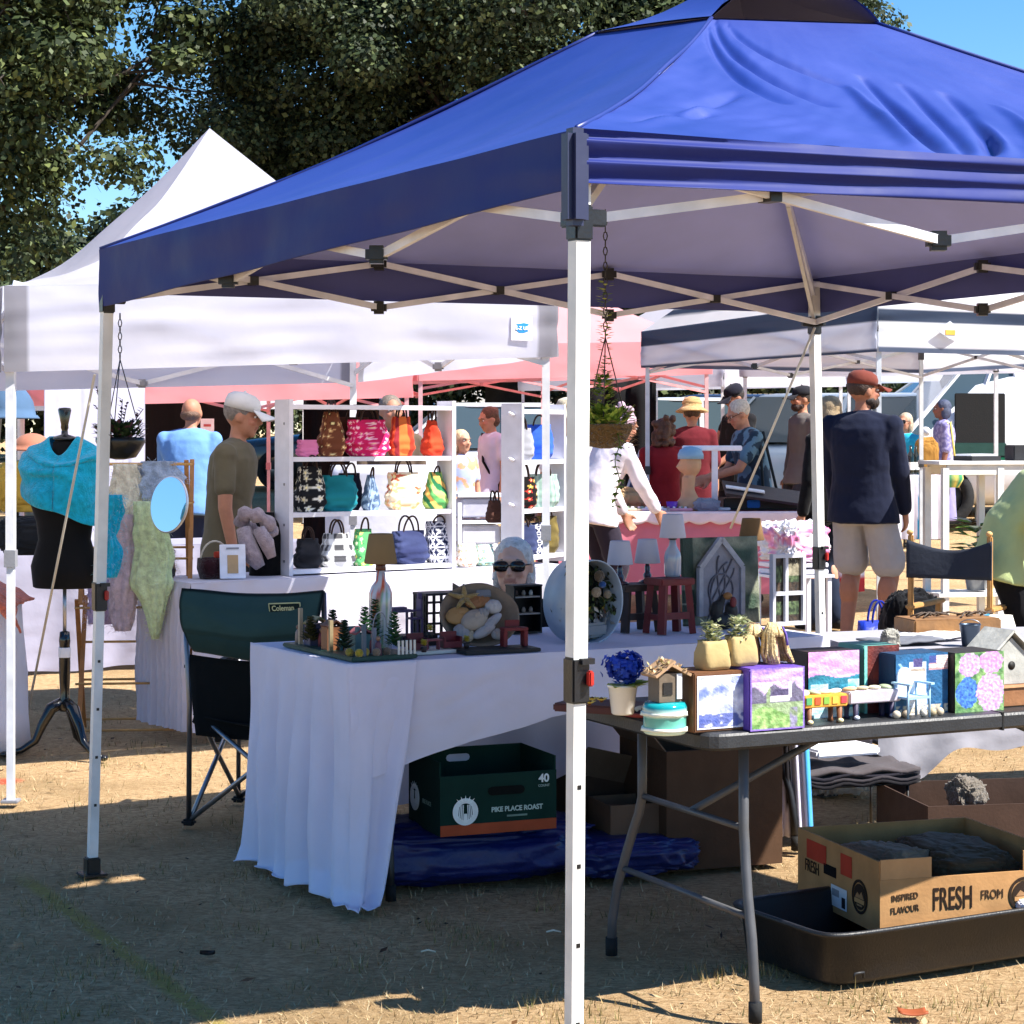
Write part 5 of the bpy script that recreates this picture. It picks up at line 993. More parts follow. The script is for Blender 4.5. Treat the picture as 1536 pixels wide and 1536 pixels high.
# round metal shadow box
t = onw('metal_shadow_box', 'round galvanised shadow box of dried flowers behind the white pole', 'display box', 876, .23, z=.145); t.rotation_euler = (0, 0, WT.an+R(14)); n = 56; m = MB('a4b4c4'); pr = [(.14, -.05), (.143, -.05), (.143, .055), (.14, .055), (.139, .05), (.139, -.045)]
vs = [(r*cos(2*pi*j/n), y, r*sin(2*pi*j/n)) for r, y in pr for j in range(n)]; m.add(vs, [(i*n+j, i*n+(j+1) % n, ((i+1) % 6)*n+(j+1) % n, ((i+1) % 6)*n+j) for i in range(6) for j in range(n)], True); m.build('rim', steel, t)
m = MB('1a1a18'); m.lathe([(.139, -.004), (.139, .004)], 48); m.v = [(x, .045+z, y) for x, y, z in m.v]; m.build('back_panel', paint, t)
m = MB(); r_ = random.Random(11)
for k in range(420):
    a = r_.random()*6.28; rr = .132*r_.random()**.5; p = Vector((rr*cos(a), .03-.05*r_.random(), rr*sin(a))); c = ('3c4a2a', '2c3420', '5a6a3c', '26261c')
    if p.z < -.05: c = ('8a8c90', '6a6c70', 'a09c94')
    elif k % 9 == 0: c = ('b09a80', 'd8ccb8', 'c0b040', '7a5038')
    m.k(r_.choice(c)); m.leaf(p, (r_.uniform(-1, 1), -.4, r_.uniform(-1, 1)), (0, 1, 0), .028, .008)
o = m.build('dried_flowers', leafm, t); o['kind'] = 'stuff'
for i, (x, z, r, c) in enumerate(((-.095, .07, .02, 'c8c040'), (.03, .03, .018, 'b09c80'), (.085, .02, .014, 'a09078'), (.06, .055, .012, '3a64a8'), (.045, .085, .02, '6a5c4c'), (-.1, -.02, .016, 'c0b8a8'))): MB(c).ell((x, -.03, z), (r*1.2, .012, r)).build('flower_head', wool, t)
MB('7a7c80').box((0, -.02, -.1), (.17, .03, .05), bev=.01).build('stone_plinth', paint, t)
# shell dish
t = onw('shell_dish', 'oval wooden dish heaped with seashells and a starfish', 'dish', 718, .22, z=.11); t.rotation_euler = (R(60), 0, WT.an-R(18)); m = MB('7c6a58'); n = 48
m.lathe([(.07, -.04), (.11, -.03), (.132, .012), (.136, .016), (.13, .018), (.1, -.015), (.03, -.022)], n, wob=.03); m.v = [(x, y*.86, z) for x, y, z in m.v]; m.build('dish', wood, t)
for i, (x, y, z, r3, c, rz) in enumerate(((-.02, -.02, .02, (.05, .035, .024), 'a89a8c', .5), (-.07, .0, .012, (.045, .032, .016), 'a8804e', .2), (.05, .03, .012, (.03, .026, .02), 'b4b0b0', 0), (.04, -.025, .014, (.045, .016, .016), 'a8a4a8', .7), (.01, -.06, .014, (.045, .018, .016), 'b0aaaa', .5), (-.065, -.06, .012, (.03, .03, .016), '9c9898', 0), (.055, -.07, .012, (.022, .02, .014), 'a49c98', .3), (.01, .0, .03, (.02, .018, .014), '8c8888', 0), (.0, .05, .014, (.045, .025, .012), '8a5c34', .2), (-.04, -.075, .01, (.022, .016, .012), 'b4a48c', 1))):
    m = MB(c); m.ell((0, 0, 0), r3, 20); m.v = [(a, b_, c_+.003*sin(a*420)*(1 if c_ > 0 else 0)) for a, b_, c_ in m.v]; Mz = Matrix.Translation((x, y, z)) @ Matrix.Rotation(rz, 4, 'Z'); m.v = [tuple(Mz @ Vector(v)) for v in m.v]; single('seashell', MB().add([tuple(t.matrix_basis @ Vector(v)) for v in m.v], m.f, True, m.c), paint, ['large smooth grey white shell in the middle of the dish', 'ribbed orange tan scallop at the left of the dish', 'round pale shell at the right of the dish', 'long white spiral shell slanting at the right of the dish', 'long pale shell at the bottom of the dish', 'grey curled shell at the lower left of the dish', 'small pale shell at the lower right of the dish', 'small grey shell resting on the large one', 'rust brown shell at the top of the dish', 'small cream shell at the very bottom of the dish'][i], 'shell', group='shells in the oval dish')
m = MB('b89c68')
for k in range(5): a = k*1.2566+.3; m.tube([(-.045, .06, .02), (-.045+.055*cos(a), .06+.05*sin(a), .022)], [.012, .004], 8)
m.v = [tuple(t.matrix_basis @ Vector(v)) for v in m.v]; single('starfish', m, wool, 'tan starfish at the upper left of the shell dish', 'starfish')
m = MB('6c7078'); m.box((.02, .075, .022), (.05, .026, .008), bev=.003); m.build('grey_tag', card, t)
# trays and toy furniture
A = WT.px(612, .10, .008); t = thing('display_board', 'white board holding red dollhouse furniture', 'board', A, WT.an); MB('cfcbbf').box((.12, .06, .006), (.25, .12, .011), bev=.002).build('board', paint, t)
A2 = WT.px(700, .03, .008); t2 = thing('display_board', 'black board under the shell dish and the little red bench', 'board', A2, WT.an+R(-4)); MB('0f0f11').box((.13, .06, .006), (.27, .13, .012), bev=.002).build('board', paint, t2)
def mini(lab, name, cat, px, b, col, parts, z=.02, m_=paint, rz=0):
    t = onw(name, lab, cat, px, b, 'dollhouse furniture on the craft table', z, rz)
    for nm, c, d in parts: MB(col).box(c, d, bev=.0015).build(nm, m_, t)
    return t
sofa = [('seat', (0, 0, .012), (.06, .035, .02)), ('backrest', (0, .018, .028), (.06, .008, .05)), ('armrest', (-.03, 0, .02), (.008, .036, .036)), ('armrest', (.03, 0, .02), (.008, .036, .036))]
mini('dark red toy sofa at the left of the white board', 'toy_sofa', 'toy furniture', 626, .15, '5a1420', sofa); mini('dark red toy armchair at the right of the white board', 'toy_sofa', 'toy furniture', 676, .15, '641420', sofa)
mini('pinkish toy coffee table between the red toy sofas', 'toy_table', 'toy furniture', 648, .13, '7a3440', [('tabletop', (0, 0, .032), (.06, .035, .005)), ('leg', (-.022, 0, .015), (.006, .02, .03)), ('leg', (.022, 0, .015), (.006, .02, .03))])
mini('little red cut-out bench on the black board', 'toy_bench', 'toy furniture', 771, .09, '6a1018', [('seat', (0, 0, .058), (.086, .04, .01)), ('side', (-.036, 0, .027), (.014, .036, .052)), ('side', (.036, 0, .027), (.014, .036, .052)), ('backrest', (0, .018, .075), (.05, .006, .022))], rz=R(-8))
for i, (px, b, lab) in enumerate(((636, .06, 'yellow toy flower pot at the front of the white board'), (645, .17, 'yellow toy flower standing on the pink toy table'), (700, .1, 'yellow toy flower pot beside the shell dish'))):
    t = onw('toy_flower_pot', lab, 'toy plant', px, b, 'toy flower pots on the craft table', z=.022 if i != 1 else .056); MB('241a1a').lathe([(.008, 0), (.011, .018), (.009, .018)], 12).build('pot', paint, t); m = MB('c8b848')
    for k in range(20): a = k*2.4; m.leaf((0, 0, .02+.0008*k), (cos(a), sin(a), .5), (0, 0, 1), .016, .006)
    m.build('petals', leafm, t)
mini('purple toy table left of the black lattice crate', 'toy_table', 'toy furniture', 598, .42, '584a70', [('tabletop', (0, 0, .115), (.10, .05, .008)), ('leg', (-.04, -.018, .055), (.008, .008, .11)), ('leg', (.04, -.018, .055), (.008, .008, .11)), ('leg', (.04, .018, .055), (.008, .008, .11)), ('leg', (-.04, .018, .055), (.008, .008, .11)), ('plate', (.0, 0, .124), (.05, .03, .008))], z=.008)
mini('purple toy chair with a finial on its back, beside the purple toy table', 'toy_chair', 'toy furniture', 622, .40, '5e4a72', [('seat', (0, 0, .05), (.05, .04, .006)), ('backrest', (.018, 0, .085), (.006, .036, .06)), ('finial', (.018, 0, .125), (.014, .014, .02)), ('armrest', (-.002, -.018, .078), (.036, .005, .005)), ('leg', (-.02, -.016, .025), (.006, .006, .05)), ('leg', (.02, -.016, .025), (.006, .006, .05)), ('leg', (.02, .016, .025), (.006, .006, .05))], z=.048)
single('shelf_riser', MB('1c1620').box(WT.px(622, .40, .026), (.13, .09, .036), rz=WT.an, bev=.003), paint, 'low dark riser under the purple toy chair', 'riser')
t = onw('lattice_crate', 'dark lattice sided crate behind the shell dish', 'crate', 640, .42); m = MB('241c24')
for z in (.004, .165): m.box((.07, .045, z), (.15, .1, .008))
m.build('top_and_base', paint, t)
for sd_, (fx, fy, nx_, wid) in enumerate(((0, 0, 0, .14), (0, 0, 1, .09), (.14, 0, 1, .09))):
    m = MB('241c24')
    for k in range(6):
        u0 = wid*k/5; x, y = (fx+(0 if nx_ else u0), fy+(u0 if nx_ else 0)); m.box((x, y, .084), (.008, .008, .155))
    for k in range(4): z = .03+.036*k; c_ = (fx+(0 if nx_ else wid/2), fy+(wid/2 if nx_ else 0), z); m.box(c_, (.004 if nx_ else wid, wid if nx_ else .004, .008))
    m.build('lattice_side', paint, t)
# toy garden on a green base at the table corner
gt = thing('toy_garden', 'green based toy garden crowded with tiny trees, fences and sheds at the table corner', 'diorama', WT.at(.015, .02, .008), WT.an); MB('1c4034').box((.115, .27, .008), (.23, .54, .014), bev=.003).build('base', paint, gt); r_ = random.Random(21)
def gpart(nm, fn, m_=paint):
    m = MB(); fn(m); return m.build(nm, m_, gt)
for k in range(5): gpart('fence_picket', lambda m: m.k('c8c8c0').box((.165+.014*k, .006, .036), (.007, .004, .046)))
for k, (x, y, h, c) in enumerate(((.05, .02, .10, '4a5a6a'), (.02, .20, .1, '8a7a5a'), (.05, .30, .09, '8a4a20'), (.03, .46, .12, 'a89880'), (.09, .15, .08, '4a7078'), (.10, .05, .085, '6a7488'))):
    gpart('garden_post', lambda m: m.k(c).box((x, y, h/2+.014), (.012, .012, h)))
for k, (x, y, w, h, c, rc) in enumerate(((.05, .25, .06, .075, '7a4a28', '5c3420'), (.07, .42, .07, .07, '4a4660', '8a8458'), (.11, .17, .06, .055, '4c7478', '8a4a50'))):
    o = gpart('toy_shed', lambda m: m.k(c).box((x, y, .014+h/2), (w, .05, h))); m = MB(rc); m.box((x-w*.25, y, .014+h+.012), (w*.62, .06, .005), rot=Euler((0, R(-32), 0))); m.box((x+w*.25, y, .014+h+.012), (w*.62, .06, .005), rot=Euler((0, R(32), 0))); m.build('roof', paint, o)
for k, (x, y, h, c) in enumerate(((.14, .2, .12, '3a6a3c'), (.19, .09, .11, '4c7c48'), (.02, .1, .09, '2c4430'), (.10, .36, .1, '3a4a34'), (.2, .25, .14, '40603c'), (.03, .38, .08, '5a5a38'))):
    def tf(m):
        for q in range(60): a = q*2.4; z = .03+h*q/60; rr = .026*(1-q/66); m.k(mixc(lin(c), lin('20301c'), r_.random()*.6)); m.leaf((rr*cos(a)*.3+x, rr*sin(a)*.3+y, z), (cos(a), sin(a), .5), (0, 0, 1), rr+.012, .011)
    gpart('toy_tree', tf, leafm)
for k, (x, y, c) in enumerate(((.03, .012, 'b8a840'), (.06, .03, 'c0b050'), (.015, .05, 'a89c48'), (.09, .012, '8a7c6a'), (.13, .02, '6a6258'))): gpart('toy_shrub', lambda m: m.k(c).ell((x, y, .026), (.014, .012, .014)), wool)
for k, (x, y, c) in enumerate(((.10, .02, '5a3a4a'), (.12, .1, '6a2c38'), (.06, .36, '7a3a44'), (.04, .5, '9a8a80'))): gpart('toy_figure', lambda m: (m.k(c).lathe([(.012, .014), (.01, .05), (.005, .06)], 10, (x, y, 0)), m.k('8a6c58').ell((x, y, .068), .008, 8)))
gpart('garden_bench', lambda m: (m.k('4a7884').box((.10, .23, .05), (.08, .03, .006)), m.box((.10, .245, .07), (.08, .005, .036)), m.box((.066, .23, .032), (.006, .03, .036)), m.box((.134, .23, .032), (.006, .03, .036))))
gpart('wire_arch', lambda m: m.k('9a9aa2').tube([(.16+.025*cos(a), .13, .09+.05*sin(a)) for a in np.linspace(0, 3.14, 12)], .002, 5))
# ---------------------------------------------------------------- handbag shelves on the bright cloth
SA = T2.px(434, .12); SB = T2.px(684, .12); SL = (SB-SA).length; SD = .145; sr = math.atan2((SB-SA).y, (SB-SA).x)
sh = thing('display_shelf', 'tall white open shelf of handbags, the wider one on the bright cloth', 'shelf', SA+Vector((0, 0, .008)), sr, 'white bag shelves'); RZ = (.03, .31, .585, .845)
for x, nm in ((.011, 'side_panel'), (SL-.011, 'side_panel')): 
    m = MB('d6d4dc'); m.box((x, SD/2, .435), (.022, SD, .87)); m.build(nm, paint, sh)
for z in RZ: MB('dcdae2').box((SL/2, SD/2+(.002 if z < .8 else 0), z-.012), (SL-.046, SD-.008, .022)).build('shelf_board', paint, sh)
for z in (.02, .2, .4, .7): MB('8a8a90').box((-.001, .05, z+.05), (.003, .012, .012)).build('bolt', metal, sh)
bgs = 'handbags on the white shelves'
def bag(label, loc, rz, w, d, h, fn, hh=.05, taper=.75, handles=2, hcol='3a2c28', e=3.2, m=cloth, base=None, slump=.12, group=bgs):
    t = thing('handbag', label, 'handbag', loc, rz, group); n = 96; rg = []
    for i in range(41):
        k = i/40; bl = (.72+.28*min(1, k*6)); f_ = (1-(1-taper)*k**1.2)*bl; fd = (1-.72*k**1.5)*bl; rg.append(((0, 0, h*k), w/2*f_*(1+.05*sin(k*3.1)), max(.006, d/2*fd)))
    b = MB(); b.loft(rg, n, e, (lambda a, k: fn((a/(2*pi)) % 1, k)), wob=slump); b.build('bag_body', m, t)
    for s in range(handles):
        y = (-1 if s == 0 else 1)*d*.12; q = MB(hcol); hw = w*taper*.26; q.tube([(hw*cos(a)*1.0, y-.012*sin(a)*(1 if s == 0 else -1), h-.015+(hh+.015)*sin(a)) for a in np.linspace(0, pi, 14)], .005, 6); q.build('handle', cloth, t)
    return t
def pat(a, b, s=10, th=0., seed=0): return lambda u, v: lin(a) if nz(cos(u*6.28)*s*.35, sin(u*6.28)*s*.35, v*s*.5+seed) > th else lin(b)
def dots(bg_, cs_, nu=9, nv=5, r0=.34, seed=0):
    def f(u, v):
        best = lin(bg_)
        for j in range(int(v*nv)-1, int(v*nv)+2):
            for i in range(int(u*nu)-1, int(u*nu)+2):
                h = random.Random((i % nu)*131+j*17+seed); cx, cy = i+.5+h.uniform(-.25, .25), j+.5+h.uniform(-.25, .25); a = math.atan2(v*nv-cy, u*nu-cx); d = math.hypot(u*nu-cx, v*nv-cy)
                if d < r0*(.75+.3*cos(5*a+h.random()*6)): best = lin(h.choice(cs_)) if d > r0*.3 else lin('f0e0a0')
        return best
    return f
def chk(a, b, n=10, k=5): return lambda u, v: mixc(lin(a), lin(b), ((int(u*n*2) % 2)+(int(v*k) % 2))/2)
def strp(cs_, n=12, slant=0): return lambda u, v: lin(cs_[int((u+slant*v)*n) % len(cs_)])
def geo(a, b, n=14): return lambda u, v: lin(b) if min(abs(((u*n+v*4) % 1)-.5), abs(((u*n-v*4) % 1)-.5), abs(((v*4) % 1)-.5)) < .1 else lin(a)
def solid(a, b=None): return lambda u, v: mixc(lin(a), lin(b or a), .5+nz(u*5, v*4, 2))
def onsh(px, row, y=.085): 
    k = (px-CX)/FP; o = SA+Vector((-sin(sr), cos(sr), 0))*y; d = Vector((cos(sr), sin(sr), 0)); a = (k*o.y-o.x)/(d.x-k*d.y); return o+d*a+Vector((0, 0, .008+RZ[row]))
bl_ = [  # label, px, row, w, d, h, pattern, handle, taper, n handles
 ('small pink pouch at the left end of the top shelf', 461, 2, .1, .06, .075, solid('d878a0'), .01, .9, 0), ('tall brown floral tote on the top shelf', 497, 2, .14, .1, .2, dots('6a3c28', ('a87850', 'c89868', '4a2818'), 9, 6), .06, .45, 2), ('wide hot pink floral tote in the middle of the top shelf', 551, 2, .225, .11, .165, dots('c81c58', ('f6a0c0', 'f8c0d4', 'ee78a8'), 14, 7), .075, .88, 2),
 ('orange and wine striped tote on the top shelf', 602, 2, .13, .1, .18, strp(('c8502c', '8a2830', 'd87038', 'a83828'), 14), .06, .62, 2), ('tapering bright orange bag at the right end of the top shelf', 648, 2, .105, .1, .165, solid('d84c2c', 'b83420'), .06, .4, 2),
 ('black and cream floral bag at the left of the middle shelf', 465, 1, .15, .1, .2, dots('1c1c20', ('e8e4d8', 'c8c2b0'), 8, 5, .4), .06, .7, 2), ('teal tote with a dark back panel on the middle shelf', 507, 1, .18, .1, .16, solid('1f848c', '14707c'), .07, .8, 2), ('slim grey blue bottle bag in the middle of the middle shelf', 556, 1, .085, .08, .16, pat('8ca0b8', '4a6080', 14, 0), .04, .35, 1),
 ('cream bag with a bold flower on the middle shelf', 605, 1, .165, .1, .17, dots('efdcbc', ('d85c40', 'e8a878', 'f4c8a0'), 5, 3, .44), .08, .85, 2), ('green and orange tropical print bag at the right of the middle shelf', 653, 1, .12, .1, .17, strp(('5aa05c', 'b8d878', '2c7850', 'e0b060'), 10, .5), .03, .5, 1),
 ('black drawstring bag at the left of the bottom shelf', 462, 0, .13, .1, .13, solid('202024', '38383c'), .06, .7, 2), ('grey gingham tote on the bottom shelf', 505, 0, .18, .11, .15, chk('f0f0f0', '4a4a4e', 9, 6), .07, .62, 2), ('green and yellow printed bag behind the tan lamp', 545, 0, .11, .09, .165, dots('5aa868', ('e0dc70', 'f0f0d0', '2c7850'), 8, 6), .06, .7, 1),
 ('large navy handbag on the bottom shelf', 613, 0, .205, .12, .15, solid('2a3054', '3a4268'), .08, .9, 2), ('navy bag with a white geometric web at the right of the bottom shelf', 657, 0, .125, .09, .19, geo('1a2244', 'ecebf2'), .03, .9, 1)]
for lab, px, row, w, d, h, fn, hh, tp, nh in bl_: bag(lab, onsh(px, row), sr+R(-16+32*random.random()), w*1.12, d*1.1, h*1.13, fn, hh*.95, tp, nh, slump=.2)
bag('dark navy bag tucked behind the teal tote', onsh(524, 1, .15), sr, .15, .06, .19, solid('14182c'), .05, .8, 1); bag('brown leather bag behind the pink floral tote', onsh(530, 2, .15), sr, .2, .05, .2, solid('4a2c24'), .06, .9, 1)
bag('cream floral pouch right of the bag shelf', T2.px(700, .2, .01), sr, .12, .09, .12, dots('ece4d4', ('c87870', '8aa078', 'd8a060'), 9, 4), .02, .85, 0); bag('mint floral pouch beneath the second shelf', T2.px(726, .22, .01), sr, .12, .09, .11, dots('a8c8b8', ('5a7a6a', 'e0e8d8', 'c88890'), 9, 4), .02, .85, 0)
# second shelf, seen almost end on
QA = T2.px(783, .05); qa = R(62); s2 = thing('display_shelf', 'white shelf seen nearly end on with pegs along its side plank', 'shelf', QA+Vector((0, 0, .008)), qa, 'white bag shelves'); S2 = .52; D2 = .125
for x in (.011, S2-.011): MB('d4d2da').box((x, D2/2, .43), (.022, D2, .86)).build('side_panel', paint, s2)
for z in (.05, .3, .56, .83): MB('ebeaf0').box((S2/2, D2/2, z-.012), (S2-.046, D2-.006, .022)).build('shelf_board', paint, s2)
for z in (.8, .56, .32): MB('efeef4').tube([(-.002, .05, z), (-.05, .05, z+.01)], .008, 10).build('peg', paint, s2)
def on2(a, row, y=.07): return QA+Vector((cos(qa), sin(qa), 0))*a+Vector((-sin(qa), cos(qa), 0))*y+Vector((0, 0, .008+(.05, .3, .56)[row]))
for lab, a, row, w, d, h, fn, hh, tp, nh in (('bright blue drawstring bag at the top of the end-on shelf', .33, 2, .16, .12, .19, solid('2450c0', '3c68d8'), .05, .8, 1), ('grey canvas bag at the top of the end-on shelf', .13, 2, .14, .1, .17, solid('9a9aa0'), .06, .7, 2), ('red and black patterned bag on the middle of the end-on shelf', .14, 1, .16, .1, .17, dots('1a1616', ('c83c34', 'd8b050', 'e06050'), 8, 5), .08, .8, 2), ('pleated mint bag on the middle of the end-on shelf', .38, 1, .18, .1, .18, strp(('a8bcae', '8aa49a'), 40), .07, .85, 2),
    ('slate navy bag low on the end-on shelf', .12, 0, .18, .11, .16, solid('2e3656', '3c4468'), .05, .85, 2), ('bag striped with white geometric letters low on the end-on shelf', .27, 0, .12, .1, .17, geo('20284c', 'ecebf2', 12), .03, .9, 1), ('olive gold bag low on the end-on shelf', .42, 0, .14, .1, .2, solid('7a6a38', '5c5030'), .05, .8, 1)):
    bag(lab, on2(a, row), qa-R(55), w, d, h, fn, hh, tp, nh)
bag('small brown bag hanging open beside the peg plank', T2.px(742, .3, .23), sr, .1, .08, .12, solid('4a3028'), .05, .7, 2)
# clear drawer trolley behind the shelves and a draped white chair
q = XY(722, 13.2); t = thing('drawer_trolley', 'white plastic trolley with see-through pinkish drawers behind the bag shelves', 'trolley', (q.x, q.y, gz(13.2)), R(10))
for x in (-.14, .14):
    for y in (0, .3): MB('f0f0f4').box((x, y, .5), (.025, .025, .98)).build('post', plast, t)
for k in range(5): z = .2+.17*k; MB('f0f0f4').box((0, .15, z+.155), (.3, .32, .022)).build('divider', plast, t); MB(('c84c78', 'd8d0d8', 'c0487a', 'c8c8d0', 'b8b8c8')[k]).box((0, .15, z+.075), (.25, .28, .12), bev=.01).build('drawer', plast, t)
q = XY(575, 12.4); m = MB('e0dfe9'); m.loft([((q.x, q.y, gz(12.4)+z), .33+.03*sin(z*8), .25-.08*z) for z in (.02, .3, .6, .85, 1.05, 1.2, 1.26)], 60, 2.6, wob=.12); single('draped_chair', m, linen, 'chair hidden under a folded white sheet behind the bag shelves', 'chair')
# black bust with a fluffy scarf, sign frame and basket at the left end of the bright cloth
t = thing('display_bust', 'black display bust left of the bag shelf', 'mannequin', T2.px(402, .27, .008), T2.an); m = MB('0f0f11'); m.loft([((0, 0, 0), .1, .07), ((0, 0, .1), .09, .07), ((0, 0, .2), .1, .07), ((0, 0, .25), .08, .055), ((0, 0, .28), .035, .03), ((0, 0, .31), .032, .03)], 30); m.build('bust', cloth, t)
m = MB('b8a8b0'); m.M = Matrix.Translation(T2.px(384, .18, .008)); pts = [Vector((.07*cos(a)*1.0, .05*sin(a), .26+.05*cos(a*1.0+2))) for a in np.linspace(0, 6.28, 26)]; m.tube(pts, [.034+.01*sin(i*1.7) for i in range(26)], 12); m.tube([(-.05, -.06, .24), (-.03, -.08, .16), (.0, -.08, .1), (.03, -.075, .05)], [.036, .042, .044, .026], 12); m.tube([(.02, -.07, .24), (.06, -.075, .17), (.085, -.07, .1)], [.03, .036, .024], 12); m.v = [tuple(Vector(v)+Vector((nz(v[0]*60, v[1]*60, v[2]*60)*.008, 0, nz(v[0]*50, v[2]*50, 1)*.006))) for v in m.v]; single('scarf', m, wool, 'fluffy white and mauve looped scarf on the black bust', 'scarf')
t = thing('sign_frame', 'white paper sign with a small beige picture, standing left of the bust', 'sign', T2.px(349, .1, .008), T2.an+R(-20)); m = MB('e2e4f0'); m.box((0, 0, .085), (.125, .006, .165), rot=Euler((R(-8), 0, 0)), bev=.002); m.build('sheet', plast, t); MB('b89c78').box((0, -.006, .072), (.052, .003, .088), rot=Euler((R(-8), 0, 0))).build('picture', card, t); MB('8a8c98').box((0, .0035, .148), (.06, .003, .008), rot=Euler((R(-8), 0, 0))).build('heading', card, t)
t = thing('basket', 'dark red woven basket with a hoop handle behind the paper sign', 'basket', T2.px(322, .2, .008), T2.an); m = MB('3c1c24'); m.loft([((0, 0, 0), .07, .05), ((0, 0, .05), .085, .06), ((0, 0, .1), .08, .058), ((0, 0, .098), .07, .05), ((0, 0, .04), .07, .05)], 40, 3, wob=.05); m.build('basket_body', wool, t); MB('c0b8a8').tube([(.075*cos(a), 0, .09+.09*sin(a)) for a in np.linspace(0, pi, 14)], .005, 6).build('handle', wood, t); MB('d05040').box((.02, -.02, .115), (.06, .03, .03), bev=.004).build('red_packet', card, t)
t = thing('reading_glasses_stand', 'row of spectacles on a dark stand by the drying rack', 'spectacles', T2.px(248, .26, .02), T2.an)
for k in range(3):
    m = MB('2a1c1c')
    for s in (-1, 1): m.tube([(s*.024+.018*cos(a)+.0*k, -.01*k, .06+.014*sin(a)+.03*k) for a in np.linspace(0, 6.28, 16)], .002, 5)
    m.build('spectacles', plast, t)
MB('141014').box((0, .02, .02), (.11, .04, .04), bev=.004).build('stand', paint, t)
# hats and bags at the far left stall
lab3 = ('hats and bags on the left stall',)[0]
def dome(name, label, px, py, Y, r, h, col, brim=0, extra=None, cat='hat', rz=0):
    q = P(px, py, Y); t = thing(name, label, cat, q, rz, lab3); m = MB(col); pr = [(brim or r*1.02, 0), (brim or r*1.02, .006)]+([(r*1.03, .01+h*.05)] if brim else [])+[(r*cos(a), .01+(h-.01)*sin(a)) for a in np.linspace(.05, 1.54, 8)]; m.lathe(pr, 30, wob=.03); m.build('crown', cloth, t)
    if extra: extra(t)
    MB('1a1a1e').tube([(0, 0, -.0), (0, 0, -.2)], .01, 6).build('hat_stand', steel, t); return t
dome('bucket_hat', 'faded denim bucket hat on a stand at the far left', 12, 628, 11.4, .15, .2, '4a6482', .17); dome('cap', 'maroon cap with a white round badge at the far left', 26, 742, 11, .11, .15, '6a1438', extra=lambda t: MB('e8dce0').add(*(lambda m: (m.v, m.f))(MB().tube([(.03*cos(a)+.02, -.112, .06+.03*sin(a)) for a in np.linspace(0, 5, 16)], .005, 5)), True).build('badge', cloth, t)); dome('bucket_hat', 'peach felt hat behind the dress form shoulder', 48, 676, 11.8, .11, .1, 'a46c58', .12)  # denim hat's blue is darkened to stand in for shade
bagl('cloth_pouch', 'mustard yellow cloth bag behind the dress form', 'bag', P(38, 768, 10.9), (.15, .12, .13), .3, 41, 'c8a448', m=cloth, group=lab3); bagl('folded_jacket', 'dark grey folded jacket on the left stall table', 'clothing', P(45, 832, 10.8), (.15, .12, .1), .2, 44, '24262a', m=cloth, group=lab3)
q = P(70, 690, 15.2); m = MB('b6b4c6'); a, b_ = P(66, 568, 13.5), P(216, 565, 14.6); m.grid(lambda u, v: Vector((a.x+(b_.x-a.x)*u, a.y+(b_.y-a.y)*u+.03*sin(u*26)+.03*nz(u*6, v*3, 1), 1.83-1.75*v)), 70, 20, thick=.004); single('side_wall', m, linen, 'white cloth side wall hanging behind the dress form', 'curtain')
t = thing('price_sign', 'small white price sign on a dark stall behind the man in blue', 'sign', P(311, 660, 17), 0); MB('f0f0f4').box((0, 0, .09), (.11, .006, .17)).build('sheet', card, t); MB('c86060').box((0, -.0042, .12), (.06, .002, .02)).build('red_print', card, t); MB('9a9aa0').tube([(0, .01, -.5), (0, .01, .02)], .006, 6).build('stand', steel, t)

for px, w_, Y, lab in ((278, .9, 17.8, 'added black sheet standing in for the dark stall beyond the man in blue'), (512, .75, 20.5, 'added black sheet standing in for shade over the left half of the bag shelf'), (925, .8, 21, 'added black sheet standing in for shade behind the hanging fern basket')):
    q = XY(px, Y); m = MB('0c0c0f'); m.grid(lambda u, v: Vector((q.x-w_/2+w_*u, q.y+.03*sin(u*22), q.z+1.78*(1-v))), 40, 8, thick=.006); single('shade_sheet', m, cloth, lab, 'shade_sheet', group='dark sheets standing in for shade')  # black sheets added where the stalls and gaps behind lie in shade
